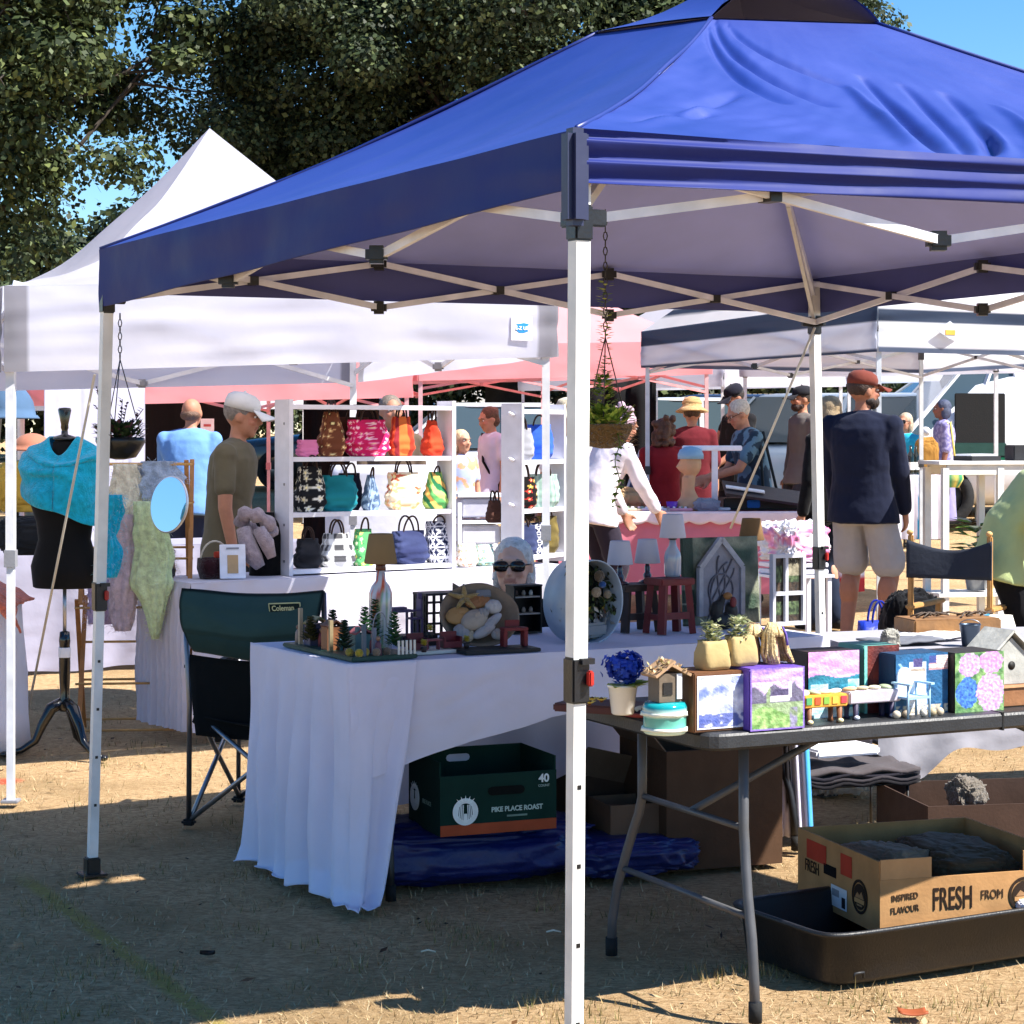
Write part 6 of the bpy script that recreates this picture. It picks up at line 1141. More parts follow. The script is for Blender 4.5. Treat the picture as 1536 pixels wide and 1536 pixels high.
# ---------------------------------------------------------------- people
PG = 'people at the market'
def ik(a, b, l1, l2, hint):
    a, b = Vector(a), Vector(b); d = b-a; L = min(d.length, (l1+l2)*.995); dn = d.normalized(); b = a+dn*L
    x = (l1*l1-l2*l2+L*L)/(2*L); h = math.sqrt(max(0, l1*l1-x*x)); q = Vector(hint)-dn*Vector(hint).dot(dn); return a+dn*x+q.normalized()*h, b
def person(label, px, Y, ht, rz, top='ffffff', sleeve=.55, bottom=('pants', '20242e'), hair=('short', '4a3426'), hat=None, skin_c='b07c60', lean=0, hands=None, turn=0, nod=0, seat=None, z0=None, shoes='1c1a1a',
           glasses=None, vox=.011, beard=None, feet=None, extra=None, topfn=None, loose=1.0, loc=None, wid=1.0, long_hem=0, side=0):
    loc = loc or Vector(((px-CX)*Y/FP, Y, gz(Y) if z0 is None else z0)); t = thing('person', label, 'person', loc, R(rz), PG); H = ht; hs = (ht/1.72)**.5
    Rx = lambda deg: Matrix.Rotation(R(deg), 3, 'X')
    pel = Vector((0, 0, .525*H)) if seat is None else Vector((0, .0, seat+.05*H)); LM = Matrix.Rotation(R(side), 3, 'Y') @ Rx(lean); LH = Matrix.Rotation(R(side), 3, 'Y') @ Rx(lean*.5)
    sp = lambda f: pel+(LH if f < .12 else LM) @ Vector((0, .012*H*sin(f*9), f*H)) if f >= .12 or True else None
    ch = sp(.285); nk = sp(.305); hb_ = Matrix.Rotation(R(turn), 3, 'Z') @ Rx(lean*.45+nod)
    hc = sp(.345)+hb_ @ Vector((0, -.012, .075*hs)); HP = lambda x, y, z: hc+hb_ @ Vector((x*hs, y*hs, z*hs)); hrot = hb_.to_euler()
    sw = .103*H*wid; sh = [sp(.268)+LM @ Vector((s*sw, .005, 0)) for s in (-1, 1)]
    hands = hands or [(-.15, .02, .45), (.15, .02, .45)]; el = []; wr = []
    for i, s in enumerate((-1, 1)):
        hx, hy, hz = hands[i]; tgt = Vector((hx*H, -hy*H, hz*H)); e, w = ik(sh[i], tgt, .168*H, .145*H, (s*.5, .75, -.35)); el.append(e); wr.append(w)
    if seat is None: fts = feet or [(-.055, .0), (.06, .02)]; hips = [pel+Vector((s*.052*H, 0, -.015*H)) for s in (-1, 1)]; ank = [Vector((f[0]*H, -f[1]*H, .045*H)) for f in fts]
    else: hips = [pel+Vector((s*.055*H, 0, 0)) for s in (-1, 1)]; ank = [Vector((s*.06*H, -.30*H, .045*H)) for s in (-1, 1)]
    kn = []
    for i, s in enumerate((-1, 1)):
        k, a = ik(hips[i], ank[i], .245*H, .245*H, (s*.15, -1, .15 if seat is None else .8)); kn.append(k); ank[i] = a if seat is None else ank[i]
    rings = lambda g, lo=-.03: [(sp(lo), .088*H*wid+g, .062*H+g, LH), (sp(.02), .094*H*wid+g, .066*H+g, LH), (sp(.10), .083*H*wid+g, .058*H+g, LM), (sp(.2), .092*H*wid+g, .066*H+g, LM), (sp(.255), .10*H*wid+g, .062*H+g, LM), (sp(.29), .085*H*wid+g, .045*H+g, LM), (sp(.31), .045*H+g*.6, .036*H+g*.6, LM)]
    m = MB(skin_c); m.loft(rings(-.006), 24)
    m.cone(nk-Vector((0, 0, .01)), hc+hb_ @ Vector((0, .015, -.05)), .047*hs, .043*hs)
    E = lambda c, r, rt=None: m.ell(HP(*c), tuple(q*hs for q in r), 16, rot=hrot)
    E((0, .014, .022), (.073, .092, .088)); E((0, -.022, -.035), (.060, .066, .075)); E((0, -.052, -.082), (.032, .030, .026)); E((.02, -.045, -.06), (.03, .03, .03)); E((-.02, -.045, -.06), (.03, .03, .03))
    m.cone(HP(0, -.083, .012), HP(0, -.102, -.022), .009*hs, .013*hs); E((0, -.078, .03), (.042, .018, .012)); E((0, -.080, -.052), (.022, .012, .008))
    for s in (-1, 1): E((s*.074, .008, -.008), (.01, .02, .03)); E((s*.036, -.066, -.022), (.022, .02, .02))
    for i, s in enumerate((-1, 1)):
        m.cone(sh[i], el[i], .028*H, .0225*H); m.cone(sp(.3), sh[i], .03*H, .026*H); m.cone(el[i], wr[i], .025*H*.9, .0165*H)
        d = (wr[i]-el[i]).normalized(); sd = Vector((0, 1, 0)) if abs(d.y) < .8 else Vector((0, 0, 1)); sd = (sd-d*sd.dot(d)).normalized(); nn = d.cross(sd)*(-s); pc_ = wr[i]+d*.045*hs
        m.loft([(wr[i]+d*q*hs, a*hs, b*hs, Matrix((nn, sd, d)).transposed()) for q, a, b in ((-.01, .016, .026), (.02, .016, .034), (.06, .014, .042), (.085, .011, .038), (.09, .006, .03))], 14)
        for f, L in ((-.031, .062), (-.0105, .074), (.0105, .07), (.031, .055)):
            b0 = wr[i]+d*.078*hs+sd*f*hs; b1 = b0+(d*.55+nn*.12)*L*hs; b2 = b1+(d*.35+nn*.38)*L*hs; m.cone(b0, b1, .0105*hs, .0095*hs, 8); m.cone(b1, b2, .0095*hs, .008*hs, 8)
        b0 = wr[i]+d*.02*hs-sd*.026*hs; b1 = b0+(d*.03-sd*.03+nn*.01)*hs; m.cone(b0, b1, .014*hs, .0115*hs, 8); m.cone(b1, b1+(d*.032-sd*.006+nn*.012)*hs, .0115*hs, .009*hs, 8)
        m.cone(hips[i], kn[i], .05*H, .035*H); m.cone(kn[i], ank[i], .034*H, .021*H); m.ell(kn[i].lerp(ank[i], .28)+Vector((0, .01*H, 0)), (.034*H, .036*H, .07*H)); m.cone(ank[i]-Vector((0, -.012*H, .02*H)), ank[i]+Vector((0, -.085*H, -.028*H)), .026*H, .018*H)
    hinv = hb_.transposed(); sc_ = lin(skin_c); lip = mixc(sc_, lin('8c3c3c'), .55); blush = mixc(sc_, lin('b05848'), .3)
    def cf(v):
        q = hinv @ (v-hc)/hs
        if q.y < -.07 and abs(q.x) < .024 and -.062 < q.z < -.044: return lip
        if q.y < -.04 and .02 < abs(q.x) < .055 and -.04 < q.z < -.005: return blush
        if q.y < -.06 and .012 < abs(q.x) < .05 and .012 < q.z < .026: return mixc(sc_, lin('4a3428'), .25)
        return sc_
    body = blob(m, vox, 3, 0, 9, cf).build('body', skin, t)
    m = MB('1c1614')
    for s in (-1, 1):
        m.k('e4dcd6').ell(HP(s*.031, -.074, .008), (.0125*hs, .008*hs, .0075*hs), 10); m.k('2a1c14').ell(HP(s*.031, -.080, .008), (.0062*hs,)*3, 8); m.k('5a4434' if hair and hair[1] < '6' else '8a8078'); m.tube([HP(s*.014, -.086, .027), HP(s*.032, -.086, .033), HP(s*.05, -.074, .027)], .0035*hs, 5)
    m.build('eyes', gloss, body)
    # clothes
    m = MB(top); g = .013*loose; hem = -.07-long_hem
    m.loft([(sp(hem), .102*H*wid+g*1.3+.012, .08*H+g*1.3+.012, LH), (sp(-.03), .1*H*wid+g+.012, .078*H+g+.012, LH)]+rings(g+.006)[1:], 26)
    for i in (0, 1):
        m.cone(sp(.293), sh[i]+LM @ Vector((0, 0, 0)), .033*H+g*.4, .029*H+g*.4); m.cone(sh[i], sp(.2)+(sh[i]-sp(.268))*.72, .034*H+g*.4, .04*H)
        if sleeve:
            a = min(1, sleeve/.5) if sleeve <= .5 else 1; m.cone(sh[i], sh[i].lerp(el[i], min(1, sleeve*1.25)), .029*H+g*.5, .026*H+g*.9)
            if sleeve > .8: m.cone(el[i], el[i].lerp(wr[i], min(1, (sleeve-.6)*2.4)), .026*H+g*.7, .02*H+g*.7)
    ct = lin(top); tb = blob(m, vox*1.05, 4, .006, 9, topfn); tb.col = ct
    if not topfn: tb.c = [ct]*len(tb.v)
    tb.build('top', cloth, t)
    kind, bc_ = bottom; m = MB(bc_); ge = .012
    m.loft([(sp(-.075), .09*H*wid+.006, .07*H+.006, LH), (sp(-.03), .09*H*wid+.002, .066*H+.002, LH), (sp(.03), .085*H*wid-.004, .06*H-.004, LH)], 24)
    if kind in ('pants', 'shorts'):
        for i in (0, 1):
            hip_ = hips[i].lerp(kn[i], .14)
            if kind == 'pants': m.cone(hip_, kn[i], .05*H+ge, .040*H+ge); m.cone(kn[i], ank[i]+Vector((0, 0, .0)), .040*H+ge, .032*H+ge)
            else: m.cone(hip_, hips[i].lerp(kn[i], .82), .052*H+ge, .053*H+ge*1.4)
    else:
        hemz = {'skirt': .24, 'dress': .12}[kind]*H; m.loft([((0, 0, hemz), .105*H, .10*H), ((0, 0, hemz+.12*H), .1*H, .092*H), ((0, 0, .47*H), .098*H, .08*H), (sp(.0), .094*H, .068*H)], 26, wob=.1)
    b_ = blob(m, vox*1.05, 4, .006, 8); b_.c = [lin(bc_)]*len(b_.v); b_.build(kind if kind != 'dress' else 'skirt', cloth, t)
    for i in (0, 1):
        m = MB(shoes); a = ank[i]; m.cone(a+Vector((0, .014*H, -.018*H)), a+Vector((0, -.088*H, -.026*H)), .031*H, .024*H); m.ell(a+Vector((0, 0, -.005*H)), (.026*H, .032*H, .026*H)); m.v = [(x, y, max(z, .002)) for x, y, z in m.v]; blob(m, .008, 2, col=shoes).build('shoe', rubber, t)
    if hair:
        m = MB(hair[1]); st = hair[0]; e = lambda c, r: m.ell(HP(*c), tuple(q*hs for q in r), 16, rot=hrot)
        if st != 'bald': e((0, .024, .034), (.082, .092, .086))
        if st == 'bald': e((0, .045, -.02), (.078, .07, .045))
        if st in ('bob', 'long', 'curly', 'fluffy'): e((0, .05, -.03), (.086, .065, .09)); e((.064, .032, -.04), (.024, .046, .08)); e((-.064, .032, -.04), (.024, .046, .08))
        if st == 'long': e((0, .075, -.13), (.085, .045, .12)); e((.055, .055, -.14), (.035, .035, .12)); e((-.055, .055, -.14), (.035, .035, .12))
        if st in ('curly', 'fluffy'):
            r_ = random.Random(int(px)); 
            for k in range(26): a = r_.random()*6.28; zz = -.12+.24*r_.random(); e((.085*cos(a), .035+.08*abs(sin(a)), zz), (.03, .03, .03))
        if st == 'bun': e((0, .09, .06), (.04, .035, .04)); e((0, .05, -.03), (.07, .06, .06))
        blob(m, .009, 3, .006 if st in ('curly', 'fluffy') else .003, 40, col=hair[1]).build('hair', hairm, t)
    if beard: m = MB(beard); m.ell(HP(0, -.05, -.07), (.056*hs, .05*hs, .045*hs), 14, rot=hrot); m.ell(HP(0, -.02, -.06), (.066*hs, .05*hs, .04*hs), 14, rot=hrot); blob(m, .008, 2, .004, 40, col=beard).build('beard', hairm, t)
    if hat:
        kd, hcol = hat; m = MB(hcol); Mh = Matrix.Translation(HP(0, .014, .045)) @ hb_.to_4x4() @ Matrix.Rotation(R(6), 4, 'X') @ Matrix.Scale(hs, 4); m.M = Mh
        if kd == 'cap':
            m.loft([((0, 0, -.005), .084, .1), ((0, 0, .03), .085, .1), ((0, .002, .06), .076, .09), ((0, .004, .08), .05, .06), ((0, .004, .088), .012, .014)], 30)
            m.grid(lambda u, v: ((2*u-1)*.072, -.08-.125*v*math.sqrt(max(0.02, 1-(2*u-1)**2*.75)), .005-.016*v-.03*(2*u-1)**2*v), 14, 8, thick=.004); m.ell((0, .004, .09), .008, 8)
        else:
            b_ = .155; m.lathe([(b_, -.045), (b_, -.04), (.105, -.005), (.092, .01), (.088, .06), (.072, .088), (.03, .1), (.004, .102)], 36, (0, .005, .02), wob=.04)
        o = m.build('cap' if kd == 'cap' else 'sun_hat', cloth if kd == 'cap' else wool, t)
        if kd != 'cap': mm = MB('b89868', Mh); mm.lathe([(.0935, .03), (.0945, .034), (.0925, .05), (.0915, .054)], 30, (0, .005, .02)); mm.build('hat_band', cloth, o)
    if glasses:
        m = MB('0a0808' if glasses == 'dark' else '3a2a22')
        for s in (-1, 1):
            c = HP(s*.034, -.094, .006); X = hb_ @ Vector((1, 0, 0)); Z_ = hb_ @ Vector((0, 0, 1))
            if glasses == 'dark':
                m.loft([(c+hb_ @ Vector((0, yy, 0))*hs, .031*hs*k, .022*hs*k, (hb_ @ Rx(90))) for yy, k in ((.006, .95), (0, 1), (-.004, .9))], 20, 2.8)
            else: m.tube([c+X*.024*cos(a)*hs+Z_*.017*sin(a)*hs for a in np.linspace(0, 6.28, 16)], .002, 5)
            m.tube([HP(s*.064, -.086, .012), HP(s*.078, -.03, .012), HP(s*.078, .01, .006)], .003*hs, 5)
        m.tube([HP(-.006, -.1, .01), HP(.006, -.1, .01)], .003*hs, 5); m.build('sunglasses' if glasses == 'dark' else 'spectacles', gloss, t)
    if extra: extra(t, HP, sh, el, wr, sp, H)
    return t
pb = lambda a, b, s=14, th=0.: (lambda v: lin(a) if nz(v.x*s, v.y*s, v.z*s) > th else lin(b))
# the stallholder sitting behind the craft table
sx = (770-CX)*8.2/FP
def ear(t, HP, *a):
    for s in (-1, 1): MB('f0eee8').ell(HP(s*.078, -.004, -.05), .007, 8).build('earring', gloss, t)
    m = MB('4a5a90'); 
    for k in range(9): a_ = -.9+.22*k; m.ell(HP(.09*sin(a_)*.8, -.065*cos(a_)+.0, -.165-.02*cos(a_)), .008, 8)
    m.build('bead_necklace', gloss, t)
person('woman with white hair and dark sunglasses sitting behind the craft table', 770, 8.2, 1.66, -6, '131215', .6, ('pants', '1a1a20'), ('bob', 'dcd8d4'), None, 'dcae98', seat=.205, hands=[(-.12, .12, .3), (.1, .12, .3)], glasses='dark', vox=.0075, turn=-3, z0=0, extra=ear)
t = thing('camp_chair', 'low black camp chair the white haired woman sits in', 'chair', (sx+.0, 8.25, 0), R(-6)); m = MB('101014'); m.grid(lambda u, v: (-.27+.54*u, .12+.08*v+.03*sin(pi*u), .2+.60*v-.02*sin(pi*u)*v+.05*abs(2*u-1)**3*v), 14, 10, thick=.01); m.build('backrest', cloth, t); m = MB('101014'); m.grid(lambda u, v: (-.27+.54*u, -.34+.48*v, .2-.03*sin(pi*u)), 12, 8, thick=.008); m.build('seat', cloth, t)
for x in (-.27, .27):
    for y in (-.34, .14): MB('2a2a2e').tube([(x, y, 0), (x, y, .2 if y < 0 else .8)], .01, 8).build('leg', steel, t)
person('man in a white cap and olive T-shirt standing left of the bag shelf, facing right', 345, 11.15, 1.70, 84, '6c6450', .5, ('pants', '2a2a2c'), ('short', '8a8078'), ('cap', 'e2e0dc'), 'b88064', lean=5, hands=[(-.14, .05, .44), (.14, .05, .44)], vox=.009, nod=6, z0=-.0, wid=1.06)
def belt(t, HP, sh, el, wr, sp, H): pass
person('bald man in a light blue polo shirt with his back turned', 281, 15.4, 1.68, 172, '6a94cc', .55, ('pants', '28304a'), ('bald', '6a4c3a'), None, 'b27a60', lean=10, hands=[(-.13, .14, .47), (.13, .14, .47)], wid=1.12)
def strap(t, HP, sh, el, wr, sp, H): m = MB('101012'); m.ell(sp(.0)+Vector((.14, .06, -.02)), (.06, .1, .13)); m.tube([sh[0]+Vector((0, -.02, .06)), sp(.15)+Vector((.05, -.13, 0)), sp(.02)+Vector((.13, -.03, 0))], .012, 6); m.build('shoulder_bag', cloth, t)
person('woman with pinned up brown hair and white top carrying a black bag', 737, 18.4, 1.56, -60, 'cfcde0', .45, ('pants', '26262c'), ('bun', '5a3c28'), None, 'b8866c', nod=16, extra=strap)
person('fair haired child in a pale blue floral shirt near the parked car', 692, 17.6, 1.36, 40, 'a8b4d8', .5, ('pants', '6a6a78'), ('bob', 'd8b890'), None, 'c49478', topfn=pb('aab6da', 'd8a07c', 12, -.2))
person('shopper with grey brown hair and brown jacket seen behind the bag shelf', 586, 14.2, 1.70, 20, '5a4c40', .95, ('pants', '2a2a30'), ('short', '7a6c60'), None, 'a87860')
person('woman with fluffy pale pink hair and a white blouse leaning over the pink table', 893, 14.6, 1.64, 120, 'e2d8e0', .95, ('pants', '2a2430'), ('fluffy', 'c0a0b0'), None, 'b07c64', lean=22, hands=[(-.1, .26, .5), (.12, .24, .46)], nod=14, loose=1.5)
person('girl with curly brown hair and a red top facing the stall', 994, 17.2, 1.47, 190, '801c24', .4, ('pants', '2c3044'), ('curly', '5a3824'), None, 'b8866c', hands=[(-.12, .12, .5), (.12, .12, .5)], topfn=None)
person('woman in a straw sun hat and dark red tunic with her back turned', 1038, 18.8, 1.60, 176, '5c1a22', .7, ('skirt', '8a4c54'), ('short', '4a3426'), ('straw', 'd8b47c'), 'b8866c', hands=[(-.14, .05, .48), (.19, .02, .74)], loose=1.9, long_hem=.12)
def apron(t, HP, sh, el, wr, sp, H): m = MB('0e0e10'); m.grid(lambda u, v: sp(.26-.38*v)+Vector(((2*u-1)*(.1+.06*min(1, v*3)), -.125-.01*v, 0)), 12, 12, thick=.006); m.build('apron', cloth, t); MB('0e0e10').tube([sh[0]+Vector((.06, .0, .05)), sp(.25)+Vector((-.08, -.13, 0))], .012, 6).build('apron_strap', cloth, t)
person('man in a black cap and black apron looking down behind the grey haired woman', 1106, 19.8, 1.76, -62, '1a1a1e', .3, ('pants', '1c1c22'), ('short', '2a2220'), ('cap', '1c1c28'), 'a8745c', nod=20, hands=[(-.1, .18, .56), (.1, .18, .56)], extra=apron)
def bagx(c1, c2):
    def f(t, HP, sh, el, wr, sp, H):
        m = MB(c1); m.loft([((.21, .06, .36*H), .03, .1), ((.21, .06, .42*H), .05, .15), ((.21, .06, .52*H), .03, .13)], 20, 3, lambda a, k: lin(c1) if nz(cos(a)*3, sin(a)*3, k*4) > 0 else lin(c2)); m.tube([sh[1]+Vector((.03, .02, .05)), Vector((.21, .0, .52*H))], .012, 6); m.tube([sh[1]+Vector((.03, .05, .05)), Vector((.21, .12, .52*H))], .012, 6); m.build('shoulder_bag', cloth, t)
    return f
person('grey haired woman in glasses and a blue patterned blouse reading a paper', 1131, 16.5, 1.66, -76, '4c6678', .5, ('pants', '26303c'), ('short', 'bcb4ac'), None, 'b07c64', lean=9, nod=22, hands=[(-.05, .22, .6), (.05, .24, .6)], glasses='thin', topfn=pb('5a7a90', '26384a', 16, .0), loose=1.6, extra=bagx('20282e', '8ad0b8'), vox=.009)
person('bearded man in a dark cap and grey overshirt beyond the rear canopy leg', 1203, 19.6, 1.74, -70, '6a6460', .95, ('pants', '38383e'), ('short', '2a201c'), ('cap', '24242a'), 'b07a60', beard='3a2018')
person('light haired woman in a black jacket and dark jeans beside the rear canopy leg', 1243, 14.7, 1.69, -140, '0e0e11', .98, ('pants', '1c2436'), ('long', '9a8464'), None, 'b8866c', wid=1.02)
person('tall man in a rust cap, navy sweater and grey shorts, back turned', 1294, 13.4, 1.86, 150, '171c30', .98, ('shorts', '9a989c'), ('short', '3a2418'), ('cap', '70382e'), 'a06c54', beard='2a1a14', hands=[(-.125, .09, .47), (.125, .09, .47)], turn=-40, vox=.009, wid=1.1, loose=1.3, shoes='5a4a40', feet=[(-.07, 0), (.07, .02)])
person('woman in a lavender dress and blue headscarf carrying flowery bags near the white van', 1414, 23.4, 1.58, -96, '9a94c0', .8, ('dress', '8a84b0'), ('bob', '3c4460'), None, '8a5c4c', topfn=pb('a09ac4', '7c76a8', 30, 0), extra=bagx('e0d070', '4a9a70'))
person('grey haired woman in an aqua shirt sitting at the blue and white table', 1358, 23.6, 1.62, -40, '28a0c4', .5, ('pants', '3a3a44'), ('bob', 'b8a890'), None, 'b8866c', seat=.58, glasses='dark', hands=[(-.1, .2, .52), (.1, .2, .52)])
person('man in a pale green shirt bending over at the right edge', 1506, 10.4, 1.60, 80, 'b0bc84', .55, ('pants', '141418'), ('short', '6a5a4c'), None, 'b07c60', lean=30, hands=[(-.14, .1, .42), (.12, .14, .44)], loose=2.2, vox=.009, wid=1.15)
t = thing('stool', 'wooden stool under the seated woman in aqua', 'stool', XY(1358, 23.6)); MB('6a4a30').box((0, 0, .585), (.36, .36, .04), bev=.01).build('seat', wood, t)
for x in (-.15, .15):
    for y in (-.15, .15): MB('6a4a30').tube([(x*1.1, y*1.1, 0), (x, y, .57)], .018, 8).build('leg', wood, t)
person('dark clothed shopper half hidden between the fern basket and the striped tent leg', 950, 22.5, 1.72, 160, '16161a', .5, ('pants', '1c2028'), ('short', '2c2018'), None, 'a8745c')
person('shopper in a cream sun hat and white top behind the end-on bag shelf', 852, 15.4, 1.62, -30, 'e2dee2', .5, ('pants', '3a3a48'), ('bob', '7a5a40'), ('straw', 'e8dcc0'), 'b8866c')
# ---------------------------------------------------------------- pink table wares, mannequin head, T-stand
def onp(name, label, cat, px, b, group=None, z=.008, rz=0): return thing(name, label, cat, TP.px(px, b, z), TP.an+rz, group)
t = onp('mannequin_head', 'tan display head wearing a pale blue cap on the pink table', 'mannequin', 1036, .25); m = MB('c49a74')
m.loft([((0, 0, 0), .13, .08), ((0, 0, .05), .125, .075), ((-.01, 0, .1), .07, .055), ((-.02, 0, .16), .05, .05), ((-.015, 0, .26), .052, .055)], 22); m.ell((.0, 0, .36), (.085, .075, .11)); m.ell((-.07, 0, .34), (.03, .03, .05)); m.cone((-.085, 0, .36), (-.105, 0, .335), .01, .012); blob(m, .01, 4, col='c49a74').build('head', paint, t)
m = MB('8ab0c8'); m.loft([((.0, 0, .395), .1, .088), ((.0, 0, .43), .1, .088), ((.0, 0, .465), .085, .075), ((.0, 0, .485), .05, .045), ((0, 0, .492), .01, .01)], 26); m.build('cap', cloth, t)
t = thing('t_stand', 'white T-shaped display stand rising from the pink table', 'stand', TP.px(1072, .3, .008), TP.an); MB('eceaf0').box((0, 0, .012), (.22, .16, .022), bev=.004).build('base', paint, t); MB('eceaf0').box((0, 0, .24), (.045, .03, .44)).build('post', paint, t); MB('f2f0f6').box((-.02, 0, .478), (.46, .05, .04), bev=.006).build('crossbar', paint, t)
for i, px in enumerate((982, 1008)):
    t = onp('tumbler', ['purple plastic tumbler left of the display head', 'purple plastic tumbler touching the display head'][i], 'cup', px, .2, 'purple tumblers'); m = MB('6a2cb0'); m.lathe([(.035, 0), (.045, .07), (.043, .07), (.033, .006)], 20); m.build('cup', plast, t)
bagl('plastic_bag', 'bluish clear plastic bag beside the display head', 'bag', TP.px(1058, .22, .0), (.09, .07, .05), .2, 61, 'c0c8d8', m=tentfab, amp=.3)
t = onp('jewellery_case', 'open black display case with a sloping lid on the pink table', 'case', 1105, .3); MB('141214').box((.2, .1, .05), (.62, .32, .09), bev=.01).build('case', blackp, t); MB('2a2830').box((.2, -.05, .13), (.62, .3, .02), rot=Euler((R(18), R(8), 0))).build('lid', blackp, t); MB('e8e8ec').box((.05, -.1, .165), (.3, .05, .01), rot=Euler((R(18), R(8), 0))).build('light_strip', plast, t); MB('2a6ac0').box((.12, -.065, .05), (.1, .02, .06), bev=.006).build('blue_pouch', cloth, t)
for i, (px, lab, c, sx) in enumerate(((905, 'small printed cards in a pale tray on the pink table', 'c8d0b0', .3), (955, 'flat white boxes of jewellery on the pink table', 'e8e0e4', .26), (1000, 'pink and silver trinket tray on the pink table', 'd8a0b0', .2))):
    t = onp('trinket_tray', lab, 'tray', px, .08, 'trays on the pink table'); MB(c).box((sx/2, .1, .012), (sx, .18, .02), bev=.004).build('tray', paint, t)
    for k in range(8): MB(('b8a8c0', 'a0b8a0', 'e8e8f0', '8a6a5a')[k % 4]).box((sx*(.1+.11*k), .06+.05*(k % 2), .028), (sx*.08, .03, .014), bev=.002).build('trinket', paint, t)
q = XY(888, 15.2); t = thing('paper_bag_stand', 'crumpled brown paper on the pink table below the fern basket', 'paper', TP.px(945, .5, .008), 0); m = MB('b09470'); vs, fs = lump((0, 0, 0), .13, .08, .08, .2, 77, amp=.35); m.add(vs, fs, True); m.build('paper', card, t)
for i, (px, w) in enumerate(((968, .24), (996, .24))):
    t = thing('framed_print', ['framed dark blue print leaning left of the straw hat woman', 'framed dark blue print nearer the straw hat woman'][i], 'picture', P(px, 742, 17.6), R(-25), 'framed prints behind the pink table'); m = MB('c8ccd4'); m.box((0, 0, .18), (w, .015, .36), rot=Euler((R(-16), R(14), 0))); m.build('frame', paint, t); MB('2c3a58').box((0, -.01, .18), (w-.05, .012, .3), rot=Euler((R(-16), R(14), 0))).build('print', artm, t)
q = P(1190, 840, 9.6); t = thing('wrapped_goods', 'pink and white parcels wrapped in clear plastic on a stand right of the brown lamp', 'parcels', q, R(20)); m = MB(); vs, fs = lump((0, 0, .0), .13, .1, .09, .2, 51, amp=.35); m.add(vs, fs, True, [mixc(lin('e888b8'), lin('f4eef4'), .5+2.2*nz(v[0]*14, v[1]*14, v[2]*14)) for v in vs]); m.build('wrapping', gloss, t)
for z in (-.05, -.02): MB('e8e4ec').box((0, 0, z), (.26, .2, .02), bev=.003).build('paper_stack', card, t)
MB('e4e2ea').box((0, 0, -.07), (.30, .24, .012)).build('stand_top', paint, t)
for x in (-.13, .13):
    for y in (-.1, .1): MB('d8d6de').box((x, y, -.48), (.02, .02, .81)).build('leg', paint, t)
# ---------------------------------------------------------------- right side: director's chair, bookcase, bags
q = XY(1432, 10.2); t = thing('director_chair', 'folding wooden director chair with a slack dark grey canvas back', 'chair', (q.x-.02, q.y, 0), R(-30)); wc_ = 'b98a50'
for x in (-.2, .2):
    MB(wc_).bar((x, 0, .4), (x, -.02, .96), .026, bev=.006).build('back_post', wood, t); MB(wc_).box((x, .22, .6), (.045, .5, .024), bev=.006).build('armrest', wood, t)
    MB(wc_).bar((x, .42, .4), (x, .42, .6), .026).build('arm_post', wood, t); MB(wc_).box((x, .2, .4), (.035, .52, .045), bev=.006).build('seat_rail', wood, t); MB(wc_).box((x, .2, .018), (.035, .5, .035), bev=.006).build('floor_rail', wood, t); MB('c89a60').ell((x, -.021, .97), (.017, .017, .014)).build('finial', wood, t)
for y in (.02, .4):
    MB(wc_).bar((-.2, y, .03), (.2, y+.012, .4), .024).build('cross_leg', wood, t); MB(wc_).bar((.2, y+.026, .03), (-.2, y+.038, .4), .024).build('cross_leg', wood, t)
m = MB('30343e'); m.grid(lambda u, v: (-.215+.43*u, -.035-.0+.05*sin(pi*u)*(.4+.6*v), .745+.19*v-.05*sin(pi*u)*v), 24, 8, thick=.008); m.build('canvas_back', cloth, t)
m = MB('15161a'); m.grid(lambda u, v: (-.2+.4*u, .0+.42*v, .425-.03*sin(pi*u)), 14, 8, thick=.008); m.build('canvas_seat', cloth, t)
q = XY(1450, 13); t = thing('bookcase', 'open white bookcase on the grass holding a potted plant', 'bookcase', (q.x-.155, q.y, gz(13)), R(12)); z1 = 1.26
for x in (.02, .39, .76):
    for y in (0, .28): MB('dcd8d0').box((x, y, z1/2-.02), (.04, .04, z1-.04)).build('post', paint, t)
for z in (z1-.01, .42, .12): MB('e0dcd6').box((.39, .14, z), (.84, .34, .022)).build('shelf_board', paint, t)
for y in (-.003, .283): MB('d8d4cc').box((.39, y, z1-.055), (.72, .022, .06)).build('apron_rail', paint, t)
MB('17171b').box((.3, .14, z1+.016), (.22, .2, .03), rz=.2).build('dark_board', paint, t); MB('e8e8ec').box((.29, .13, z1+.038), (.2, .16, .012), rz=.25).build('white_booklet', paint, t); MB('1c1c20').box((.6, .14, z1+.05), (.16, .14, .1), bev=.006).build('black_box', paint, t)
t = thing('potted_plant', 'leafy plant in a grey pot inside the white bookcase', 'plant', (q.x+.1, q.y+.17, gz(13)+.44), 0); MB('6a6c70').lathe([(.06, 0), (.08, .1), (.085, .18), (.075, .18), (.06, .14)], 24).build('pot', gloss, t); m = MB(); r_ = random.Random(4)
for k in range(60): a = r_.random()*6.28; m.k(r_.choice(('4a6a30', '6a8a3c', '8a9a90', '36502a'))); m.leaf((.03*cos(a), .03*sin(a), .18+.25*r_.random()), (cos(a), sin(a), .5*r_.random()-.1), (0, 0, 1), .16, .04)
o = m.build('foliage', leafm, t); o['kind'] = 'stuff'
TB = Tab(XY(1338, 22).x, 22, 4, .52, .6, gz(22)+.76); folding_table('small table under the blue and white cloth', TB, gz0=gz(22))
